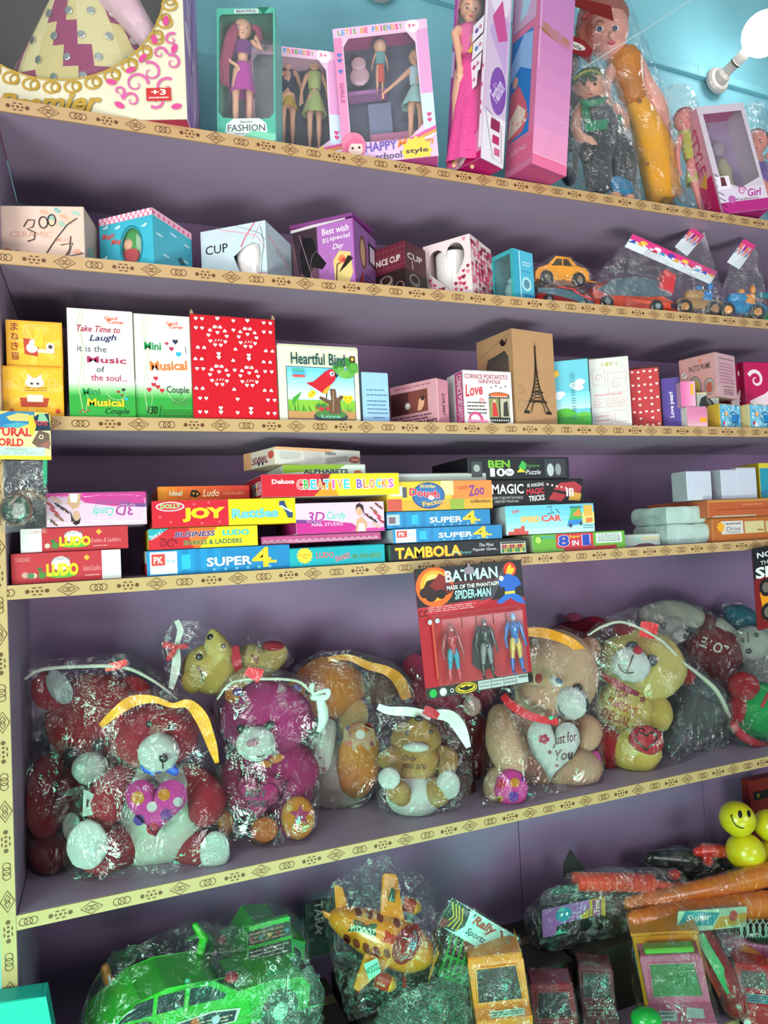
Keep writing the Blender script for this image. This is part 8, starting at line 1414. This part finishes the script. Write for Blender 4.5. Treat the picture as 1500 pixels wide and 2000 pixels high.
crumple('crumpled shiny bag between the green car and the aeroplane', 560, 1945, .0, 70, 62, 61); crumple('crumpled bag catching green light under the aeroplane', 800, 1975, -.01, 70, 52, 62); crumple('crumpled bag left of the orange truck', 880, 1940, .03, 40, 60, 63); crumple('folded clear bag under the printed race card', 1000, 1890, .03, 24, 70, 64)
# teal pointed flap
T = Thing('paper_flap', 'pointed turquoise card flap sticking out of the bags left of the aeroplane', 'card', W(650, 1930, .05)); o = W(645, 1950, .03); T.part('card', prism([[(0, 0), (.0, -.16), (.03, -.16), (.05, .0), (.065, .024), (0, .048)]], (o, Vector((1, 0, 0)), Zv), .0015), mat('1cae8c')); T.rest(z6+.0006)
# ---- rally card over ribbed green truck
def pack(label, P, Y, col, draw, legs=True, name='toy_pack', skew=0, seed=0):
    tl, tr, bl = W(*P[0], Y), W(*P[1], Y-skew), W(*P[2], Y); U, V = tr-tl, tl-bl; w_, h = U.length, V.length; U.normalize(); V = (V-U*V.dot(U)).normalized()
    T = Thing(name, label, 'toy pack', bl); T.part('header_card', prism([[(0, 0), (w_, 0), (w_, h), (0, h)]], (bl, U, V), .0012), mat(col)); A = Art(bl, U, V, w_, h); draw(A); A.done(T); return T, A
def rally(A):
    A.rect(0, 0, 1, 1, 'a8dcd4'); A.poly([(0, 0), (.0, 1), (.28, .98), (.30, .4), (.22, .05)], '1c2420'); [A.line([(.02+.05*i, .9), (.12+.04*i, .5), (.05+.06*i, .1)], .02, 'b89c30') for i in range(4)]; A.poly([(0, 0), (.08, 0), (.1, .3), (0, .3)], '7a2428'); A.text('Rally', .36, .52, .68, .92, 'b04030', .06, .3, out='30504c', ow=.03); A.text('Sports', .34, .14, .62, .44, '284c54', .04, .3); A.poly([(.6, .2), (.9, .8), (.98, .78), (.72, .15)], 'b8503c'); A.line([(.74, .9), (.95, .2)], .03, '7a2c28'); A.text('Set', .82, .5, .94, .75, '1c7878', .05); A.disc(.35, .88, .02, '1c4448')
T, A = pack('turquoise and black Rally Sports header card over a green basket truck', [(884, 1754), (1014, 1832), (856, 1806)], .06, 'a8dcd4', rally)
gx = PT([(870, 1850, .14, 40), (955, 1885, .10, 44)], 20); T.part('load_tarpaulin', gx, mat('3c2c1c', 'plastic'), smooth=True)
for i in range(9):
    x, y, yy = 868+i*11, 1850+i*4.2, .14-.005*i; c = W(x, y, yy); k = mpp(c); a1 = (W(955, 1885, .10)-W(870, 1850, .14)).normalized(); q = a1.orthogonal().normalized(); s_ = a1.cross(q); T.part('green_rib', tube([c+(q*math.cos(g)+s_*math.sin(g))*46*k for g in [j*.42 for j in range(16)]], .0026, 6), mat('289c28', 'plastic'), smooth=True)
for j in range(4): g = 2.2+j*.6; p0, p1 = W(868, 1850, .14), W(956, 1886, .10); T.part('green_rail', tube([p0+(q*math.cos(g)+s_*math.sin(g))*46*k, p1+(q*math.cos(g)+s_*math.sin(g))*46*k], .0026, 6), mat('289c28', 'plastic'), smooth=True)
T.part('chassis', boxm(Vector((W(870, 1880, .12).x, .07, z6+.0006)), Vector((.10, 0, 0)), Vector((0, .055, 0)), Zv*.14), mat('1c3c24', 'plastic'), bevel=.004)
bag(T, [], seed=55, kind='filmd')
# ---- trucks facing the viewer
def cab(label, px, py, Y, wpx, hpx, th, col, glass, name='toy_truck', cat='toy truck', prof=None, depth=.10, box=None, hood=True, roll=0, seed=0, wheels='141416', hoodcol=None, draw=None, kind='plastic', bagx=(), roofcol=None, bagon=True):
    """toy seen from the front-left: px, py = front-left foot corner"""
    O = W(px, py, Y); k = mpp(O); a = math.radians(th); U = Vector((math.cos(a), math.sin(a), 0)); B = Vector((-math.sin(a), math.cos(a), 0)); V = Zv.copy()
    ax_ = (Vector((O.x, O.y, 0))-Vector((CAM.x, CAM.y, 0))).normalized(); R = Matrix.Rotation(math.radians(roll), 3, ax_); U, B, V = R @ U, R @ B, R @ V
    w_, h = wpx*k, hpx*k; T = Thing(name, label, cat, O.copy(), back=WALLY-.002)
    # side profile in (back, up): bumper, hood, windscreen, roof
    P = prof or [(0, 0), (0, .34), (.30, .42), (.36, .46), (.50, .96), (.56, 1), (1, 1), (1, 0)]
    def pr(loop, u0, u1, c, nm, kd=kind, bev=.003): v, f = prism([[(x*depth, y*h) for x, y in loop]], (O+U*u1, B, V), u1-u0); T.part(nm, Mesh().add((v, f), mat(c, kd)), bevel=bev)
    pr(P, 0, w_, col, 'cab_body')
    # windscreen between profile points 3 and 4, side window
    p3, p4 = P[3], P[4]; e0 = O+B*(p3[0]*depth)+V*(p3[1]*h); e1 = O+B*(p4[0]*depth)+V*(p4[1]*h); n = (e1-e0).cross(U).normalized(); n = n if n.dot(-FW) > 0 else -n
    L_ = (e1-e0).length; Vn = (e1-e0).normalized(); T.part('windscreen', prism([[(w_*.10, L_*.10), (w_*.90, L_*.10), (w_*.86, L_*.90), (w_*.14, L_*.90)]], (e0+n*.0022, U, Vn), .0015), mat(glass, 'plastic'))
    T.part('windscreen_frame', join(*[tube([e0+n*.001+U*(w_*x0)+Vn*(L_*y0), e0+n*.001+U*(w_*x1)+Vn*(L_*y1)], .0022, 6) for x0, y0, x1, y1 in ((.08, .08, .92, .08), (.92, .08, .88, .92), (.88, .92, .12, .92), (.12, .92, .08, .08))]), mat(col, kind), smooth=True)
    sw = [(p4[0]+.04, p3[1]+.06), (p4[0]+.04, .90), (.74, .90), (.74, p3[1]+.06)]; ok = -U; T.part('side_window', prism([[(x*depth, y*h) for x, y in sw]], (O-U*.0012, B, V), .001), mat(glass, 'plastic')); T.part('side_window', prism([[((x+.24 if x > .7 else .80)*depth, y*h) for x, y in sw]], (O-U*.0012, B, V), .001), mat(glass, 'plastic'))
    T.part('bumper', boxm(O-B*.006+U*(w_*.02)+V*(h*.02), U*(w_*.96), B*.006, V*(h*.10)), mat('3a3432', kind), bevel=.001)
    for x in (.14, .86): T.part('headlamp', lathe(O+U*(w_*x)+V*(h*.22), -B, [(0, h*.055), (.002, h*.055), (.003, h*.04)], 14), mat('c8d4d0', 'plastic'))
    for x, s in ((0, -1), (w_, 1)):
        for b_ in (.2, .8): T.part('wheel', lathe(O+U*x+B*(depth*b_)+V*(h*.04), U*s, [(-.004, h*.15), (.004, h*.15), (.006, h*.12)], 18), mat(wheels, 'plastic'))
    if box:
        (c2, bw, bd, bh, bz) = box; o2 = O+B*(depth*1.03)-U*(w_*(bw-1)/2)+V*(h*bz); T.part('cargo_box', boxm(o2, U*(w_*bw), B*bd, V*(h*bh)), mat(c2, kind), bevel=.003)
        T.part('cargo_roof', boxm(o2-U*.003-B*.003+V*(h*bh), U*(w_*bw+.006), B*(bd+.006), V*.008), mat(c2, kind), bevel=.002)
        for i in range(3): T.part('side_sticker', boxm(o2-U*.0012+B*(bd*(.12+.28*i))+V*(h*bh*.35), U*.001, B*(bd*.2), V*(h*bh*.35)), mat(['2c8c98', 'c0a050', '3a6a78'][i % 3], 'print'), hull=False)
        AA = Art(o2-B*.0036+V*(h*bh), U, V, w_*bw, .008); AA.small(.3, .2, .7, .8, 1, '7a4a18'); AA.done(T)
    hA = Art(O+V*(P[1][1]*h)+Vector((0, 0, .0006)), U, (B*(P[2][0]*depth)+V*((P[2][1]-P[1][1])*h)), w_, P[2][0]*depth)
    if draw: draw(hA); hA.done(T, 'printed_sticker')
    if bagon: bag(T, [Vector((O.x, O.y, z6+.0006)), Vector((O.x+w_, O.y, z6+.0006)), Vector((O.x, O.y+.06, z6+.0006)), Vector((O.x+w_, O.y+.06, z6+.0006))]+list(bagx), seed=seed, kind='filmd', grow=1.03)
    return T, O, U, B, V
stk = lambda A: (A.rect(.28, .2, .9, .8, '9cc0a8'), A.small(.32, .3, .86, .7, 2, '3a5a50'))
cab('orange toy truck with a black windscreen in the middle of the lowest shelf', 938, 2062, -.01, 108, 165, -22, 'd88420', '14201c', seed=71, draw=stk, roll=-4, prof=[(0, 0), (0, .38), (.22, .44), (.26, .46), (.34, .92), (.38, 1), (1, 1), (1, 0)])
cab('dark red toy car with a black windscreen, between the orange and pink trucks', 1055, 2085, .0, 82, 125, -28, '7a1c24', '10181a', name='toy_car', cat='toy car', seed=72, draw=lambda A: A.disc(.5, .5, .1, '2c5c38'), roll=-3, depth=.12, prof=[(0, 0), (0, .40), (.28, .50), (.30, .52), (.44, .94), (.48, 1), (1, .96), (1, 0)])
cab('maroon toy car half buried in crinkled bags left of the pink truck', 1142, 2040, .05, 64, 128, -30, '5c202a', '12201e', name='toy_car', cat='toy car', seed=73, draw=lambda A: A.small(.2, .2, .8, .8, 2, '4a7a4c'), depth=.10, prof=[(0, 0), (0, .42), (.25, .52), (.28, .54), (.40, .95), (.44, 1), (1, .96), (1, 0)])
T, O, U, B, V = cab('pink toy truck with an orange-yellow cargo box and green sun visor', 1292, 2085, -.03, 116, 188, -34, 'b05878', '3c6a3c', seed=74, roll=-7, depth=.115, box=('d08c1c', 1.14, .13, .76, .26), draw=lambda A: (A.poly([(.1, .2), (.4, .15), (.42, .6), (.14, .7)], '9cb8b0'), A.poly([(.55, .3), (.85, .25), (.86, .7), (.6, .8)], '9cb8b0'), A.small(.12, .25, .38, .6, 2, '3a5a5a')), prof=[(0, 0), (0, .42), (.42, .50), (.44, .52), (.56, .90), (.58, .94), (1, .94), (1, 0)])
k = mpp(O); h = 188*k; T.part('sun_visor', boxm(O+B*(.60*.115)+V*(.945*h)+U*(10*k), U*(98*k), B*.03, V*.012), mat('5c9c38', 'plastic'), bevel=.003, hull=False)
for x, y in ((1255, 1985), (1240, 1900)): pass
T = Thing('toy_part', 'round bright green toy part beside the pink truck', 'toy', W(1262, 1992, -.05)); T.part('knob', PE(1262, 1990, -.04, 30, 20, .8), mat('189c3c', 'plastic'), smooth=True); prop(T, 1262, 1995, -.04, 10, '189c3c')
# right end: header card with green/red car, red jeep, pink and orange tractor
def fr(A): A.rect(0, 0, 1, 1, 'a8c8a8'); A.poly([(0, .3), (.5, .2), (.6, .8), (.1, 1)], '2c98a0'); A.text('Super', .12, .4, .48, .8, 'd8d8c8', .05, .2); A.poly([(.5, 0), (1, .2), (1, .7), (.6, .6)], 'd0a040'); A.disc(.8, .6, .06, 'c04838')
T, A = pack('printed header card above a green and red toy car, right of the pink truck', [(1300, 1797), (1436, 1786), (1322, 1822)], .05, 'a8c8a8', fr)
T.part('car_body', remesh(join(PT([(1375, 1830, .07, 20), (1410, 1900, .03, 26), (1436, 1960, .0, 28)]), PT([(1390, 1860, .05, 20), (1425, 1935, .0, 24)])), .004, 2), mat('8c1c1c', 'plastic'), smooth=True); T.part('green_trim', RIB([(1366, 1825, .05, 8), (1385, 1860, .028, 9), (1408, 1900, .005, 10), (1428, 1938, -.018, 9)], th=.005), mat('14b05c', 'plastic')); T.part('red_strip', RIB([(1352, 1835, .05, 6), (1385, 1895, .02, 7), (1410, 1945, .0, 6)], th=.005), mat('a83020', 'plastic'))
bag(T, [Vector((W(1400, 1900, .03).x, .03, z6+.0006)), Vector((W(1440, 1900, .03).x, .05, z6+.0006))], seed=75, kind='filmd')
cab('red toy jeep with a blue printed bonnet near the right corner', 1452, 2025, -.02, 62, 128, -36, 'a81c24', '4c2428', name='toy_car', cat='toy car', seed=76, depth=.09, draw=lambda A: (A.rect(.15, .1, .85, .9, '5c98a0'), A.small(.2, .2, .8, .8, 3, '203c48')), prof=[(0, 0), (0, .50), (.30, .58), (.32, .60), (.42, .90), (.46, .94), (1, .94), (1, 0)])
T = Thing('toy_tractor', 'pink roofed toy tractor with an orange bonnet at the right edge', 'toy vehicle', W(1460, 1950, .06), back=WALLY-.002)
T.part('roof', remesh(join(PT([(1412, 1836, .09, 14), (1500, 1850, .06, 18)]), PT([(1430, 1848, .08, 14), (1520, 1862, .05, 18)])), .004, 2), mat('8c2c5c', 'plastic'), smooth=True); T.part('bonnet', PT(smoothpts([(1455, 1862, .06, 18), (1480, 1890, .04, 26), (1515, 1930, .02, 30)]), 16), mat('d8801c', 'plastic'), smooth=True)
for x, y in ((1425, 1880), (1450, 1870)): T.part('roof_post', PT([(x, y-30, .085, 4), (x+10, y+40, .075, 4)], 8), mat('4a3430', 'plastic'), smooth=True)
T.part('rear_wheel', lathe(W(1445, 1935, .09), -FW, [(-.015, .03), (-.01, .036), (.01, .036), (.015, .028)], 24), mat('181414', 'plastic')); T.part('sticker', prism([[(0, 0), (.03, -.012), (.032, -.006), (.002, .008)]], (W(1482, 1903, -.02), Vector((1, 0, 0)), Zv), .001), mat('8cc0c0', 'print')); prop(T, 1440, 1900, .085, 6, '2a2422', 'axle_post'); bag(T, [], seed=77, kind='filmd')
T = Thing('toy_part', 'yellow-green ball end at the lower right corner', 'toy', W(1500, 1960, -.03)); T.part('ball', PE(1502, 1962, -.03, 14, 16, 1), mat('b0b81c', 'plastic'), smooth=True); prop(T, 1502, 1970, -.03, 6, '2c3c1c')
# ---- fun time pack
def fun(A):
    A.rect(0, 0, 1, 1, '9a5aa0'); A.rect(.74, 0, 1, 1, 'c8a838'); A.rect(.79, .04, .93, .96, '9c3c78'); A.text('Fun Time', .81, .06, .91, .94, 'e8dcd0', .05, rot=90); A.poly(circ(.33, .68, .13, .26, 16), '1c88a0'); A.poly([(.22, .8), (.3, .98), (.36, .8)], '50b0a8'); A.disc(.30, .68, .02, 'e0e8e0'); A.disc(.38, .68, .02, 'e0e8e0'); A.poly([(.18, .0), (.3, .3), (.5, .36), (.62, .2), (.7, 0)], '38b890'); A.poly([(.5, .0), (.6, .5), (.72, .7), (.74, .2), (.7, 0)], 'c8a848'); A.poly([(.4, .5), (.6, .3), (.64, .36)], '6a3a88')
Yf = .20
T, A = pack('purple and yellow Fun Time card on a black bagged toy above the maroon car', [(1054, 1779), (1177, 1752), (1060, 1832)], Yf-.04, '9a5aa0', fun)
T.part('black_case', remesh(join(PT([(1060, 1800, Yf, 34), (1150, 1785, Yf, 36), (1230, 1790, Yf, 26)]), PT([(1075, 1830, Yf, 28), (1200, 1815, Yf, 26)])), .005, 2), mat('16181a', 'plastic'), smooth=True); T.part('strap', RIB([(1080, 1745, Yf-.02, 6), (1120, 1735, Yf-.03, 9), (1170, 1740, Yf-.03, 7)]), mat('1c1c20', 'satin')); T.settle(zt+.0005); bag(T, [W(1275, 1840, Yf)], seed=78, kind='filmc', amp=.009)
T = Thing('paper_scrap', 'dark pointed paper scrap standing behind the red-orange ribbed toy', 'card', W(1120, 1706, .27)); o = W(1100, 1712, .28); k = mpp(o); T.part('scrap', prism([[(0, 0), (52*k, 0), (14*k, 54*k), (0, 24*k)]], (o, RT, UP), .0015), mat('3c3a3a')); T.part('stand', PT([(1120, 1712, .29, 3), (1120, 1860, .29, 3)], 6), mat('3c3a3a')); T.settle(zt+.0005)
# ribbed red toy
Yr = .18; RO = 'd8381c'
T = Thing('toy_racket', 'red-orange ribbed toy grip in a clear bag above the Fun Time pack', 'toy', W(1200, 1722, Yr), back=WALLY-.002)
P0, P1 = W(1124, 1722, Yr), W(1276, 1724, Yr-.02); ax = (P1-P0).normalized(); L = (P1-P0).length; k = mpp(P0); pf = []
for i in range(13): pf += [(L*i/13, 15*k), (L*i/13+.001, 17.5*k), (L*(i+.7)/13, 17.5*k), (L*(i+.72)/13, 15*k)]
T.part('ribbed_grip', lathe(P0, ax, pf, 20), mat(RO, 'plastic')); T.part('shaft', PT([(1276, 1724, Yr-.02, 7), (1330, 1737, Yr-.03, 8)], 10), mat(RO, 'plastic'), smooth=True); T.part('knob', PE(1332, 1737, Yr-.03, 24, 11, .8, rot=-5), mat('e03c28', 'plastic'), smooth=True); T.part('knob', PE(1317, 1708, Yr, 12, 10, .8), mat('b82c20', 'plastic'), smooth=True)
T.part('stand_rod', PT([(1200, 1730, Yr+.01, 5), (1200, 1850, Yr+.02, 5)], 8), mat('2a2a2a', 'plastic'), smooth=True); T.settle(zt+.0005); bag(T, [W(1330, 1720, Yr), W(1180, 1690, Yr)], seed=79, kind='filmc')
T = Thing('toy_gun', 'black and red toy lying behind the ribbed grip at the right', 'toy', W(1340, 1700, .24), back=WALLY-.002)
T.part('black_case', remesh(join(PT([(1270, 1675, .26, 14), (1330, 1680, .25, 24), (1395, 1690, .24, 24)]), PT([(1320, 1700, .25, 22), (1420, 1700, .24, 18)])), .005, 2), mat('1c2022', 'plastic'), smooth=True); T.part('red_barrel', PT(smoothpts([(1362, 1664, .22, 9), (1400, 1662, .21, 13), (1442, 1668, .2, 7)]), 12), mat('d82c20', 'plastic'), smooth=True); T.part('red_grip', PT([(1375, 1660, .22, 12), (1384, 1684, .21, 9)], 10), mat('d82c20', 'plastic'), smooth=True); T.part('rod', PT([(1340, 1700, .26, 6), (1345, 1800, .27, 6)], 8), mat('1c2022', 'plastic')); T.settle(zt+.0005); bag(T, [], seed=80, kind='filmd')
# orange tubes
for i, (P, lab) in enumerate((([(1228, 1764, .17, 12), (1320, 1748, .14, 17), (1420, 1728, .12, 20), (1530, 1700, .1, 22)], 'upper orange mesh-wrapped plastic bat, lying across the pile at the right'), ([(1240, 1796, .13, 16), (1330, 1786, .11, 22), (1420, 1776, .09, 24), (1540, 1762, .07, 25)], 'lower orange mesh-wrapped plastic bat, lying across the pile at the right'))):
    T = Thing('plastic_bat', lab, 'toy bat', W(*P[0][:3]), back=WALLY-.002); T.part('barrel', PC(P, 18), mat('d8701c', 'plastic'), smooth=True); T.part('end_cap', PE(P[0][0], P[0][1], P[0][2], 10, 10, 1), mat('c0501c', 'plastic'), smooth=True)
    for s in (1, -1):
        a_, b_ = W(*P[0][:3]), W(*P[3][:3]); ax = (b_-a_).normalized(); q = ax.orthogonal().normalized(); s2 = ax.cross(q); SP = smoothpts(P, 20); pts = [W(x, y, yy)+(q*math.cos(s*j*.75)+s2*math.sin(s*j*.75))*r*1.03*mpp(W(x, y, yy)) for j, (x, y, yy, r) in enumerate(SP)]
        T.part('mesh_wrap', tube(pts, .0009, 5), mat('f0a050', 'plastic'), smooth=True)
    bag(T, [], grow=1.05, seed=81+i, kind='film', amp=.002, name='film_sleeve')
# smiley balls
T0 = None
for i, (x, y, r, rot, lab, face) in enumerate(((1440, 1599, 33, 8, 'yellow smiley face ball, upper left of the bunch at the right edge', 1), (1456, 1664, 36, 60, 'yellow ball below the smiling one, its face turned away', 0), (1503, 1612, 30, 0, 'yellow ball cut by the right edge beside the smiling one', 0), (1512, 1672, 34, 0, 'yellow ball in the bottom right of the bunch at the edge', 0))):
    Y = .16; c = W(x, y, Y); k = mpp(c); T = Thing('smiley_ball', lab, 'ball', c-Zv*r*k, 'yellow balls bunched at the right edge'); bl = PE(x, y, Y, r, r, 1, n=30, m=20); T.part('ball', bl, mat('dcc81c', 'plastic'), smooth=True); T.part('seam', lathe(c, UP, [(-.0008, r*k), (-.0004, r*k*1.012), (.0004, r*k*1.012), (.0008, r*k)], 32), mat('d0bc1c', 'plastic'))
    if face:
        def smile(A): A.poly(circ(.60, .62, .065, .12, 14), '141410'); A.poly(circ(.86, .60, .055, .11, 14), '141410'); A.line([(.34, .62), (.36, .45), (.44, .30), (.55, .22), (.66, .20)], .035, '141410'); A.line([(.30, .60), (.38, .64)], .03, '141410')
        A = facing(x, y, Y, 2*r, 2*r, rot if i == 0 else 40); A.proj = projector(bvh(bl)); A.free = True
        if i == 0: smile(A)
        A.done(T, 'printed_face')
T = Thing('toy_pack', 'red and black packet behind the smiley balls at the right edge', 'packet', W(1500, 1660, .25)); o = W(1482, 1800, .25); T.part('packet', boxm(Vector((o.x, .25, zt+.0005)), Vector((.12, 0, 0)), Vector((0, .03, 0)), Zv*(W(1490, 1520, .25).z-zt)), mat('7a2018'), bevel=.002); A = Art(Vector((o.x, .25, W(1490, 1560, .25).z)), Vector((1, 0, 0)), Zv, .12, .03); A.rect(.1, 0, 1, .8, '1a1414'); A.disc(.25, .4, .05, '7a6a20'); A.done(T)
T = Thing('net_bag', 'black and white net bag lying under the orange bats at the right', 'bag', W(1480, 1830, .06), back=WALLY-.002); T.part('contents', PE(1480, 1815, .07, 40, 22, .8, amp=.2), mat('14241e', 'plastic'), smooth=True)
for j in range(7): T.part('net_cord', PT(smoothpts([(1440+j*12, 1796, .03, 1.3), (1450+j*12, 1812, .015, 1.3), (1446+j*12, 1830, .03, 1.3)]), 5), mat('9cb0a8', 'cloth')); T.part('net_cord', PT(smoothpts([(1456+j*12, 1796, .03, 1.3), (1446+j*12, 1812, .014, 1.3), (1452+j*12, 1830, .03, 1.3)]), 5), mat('9cb0a8', 'cloth'))
T.part('hanging_end', PT([(1480, 1830, .1, 14), (1490, 1900, .12, 14)], 10), mat('14241e', 'plastic'), smooth=True); pass
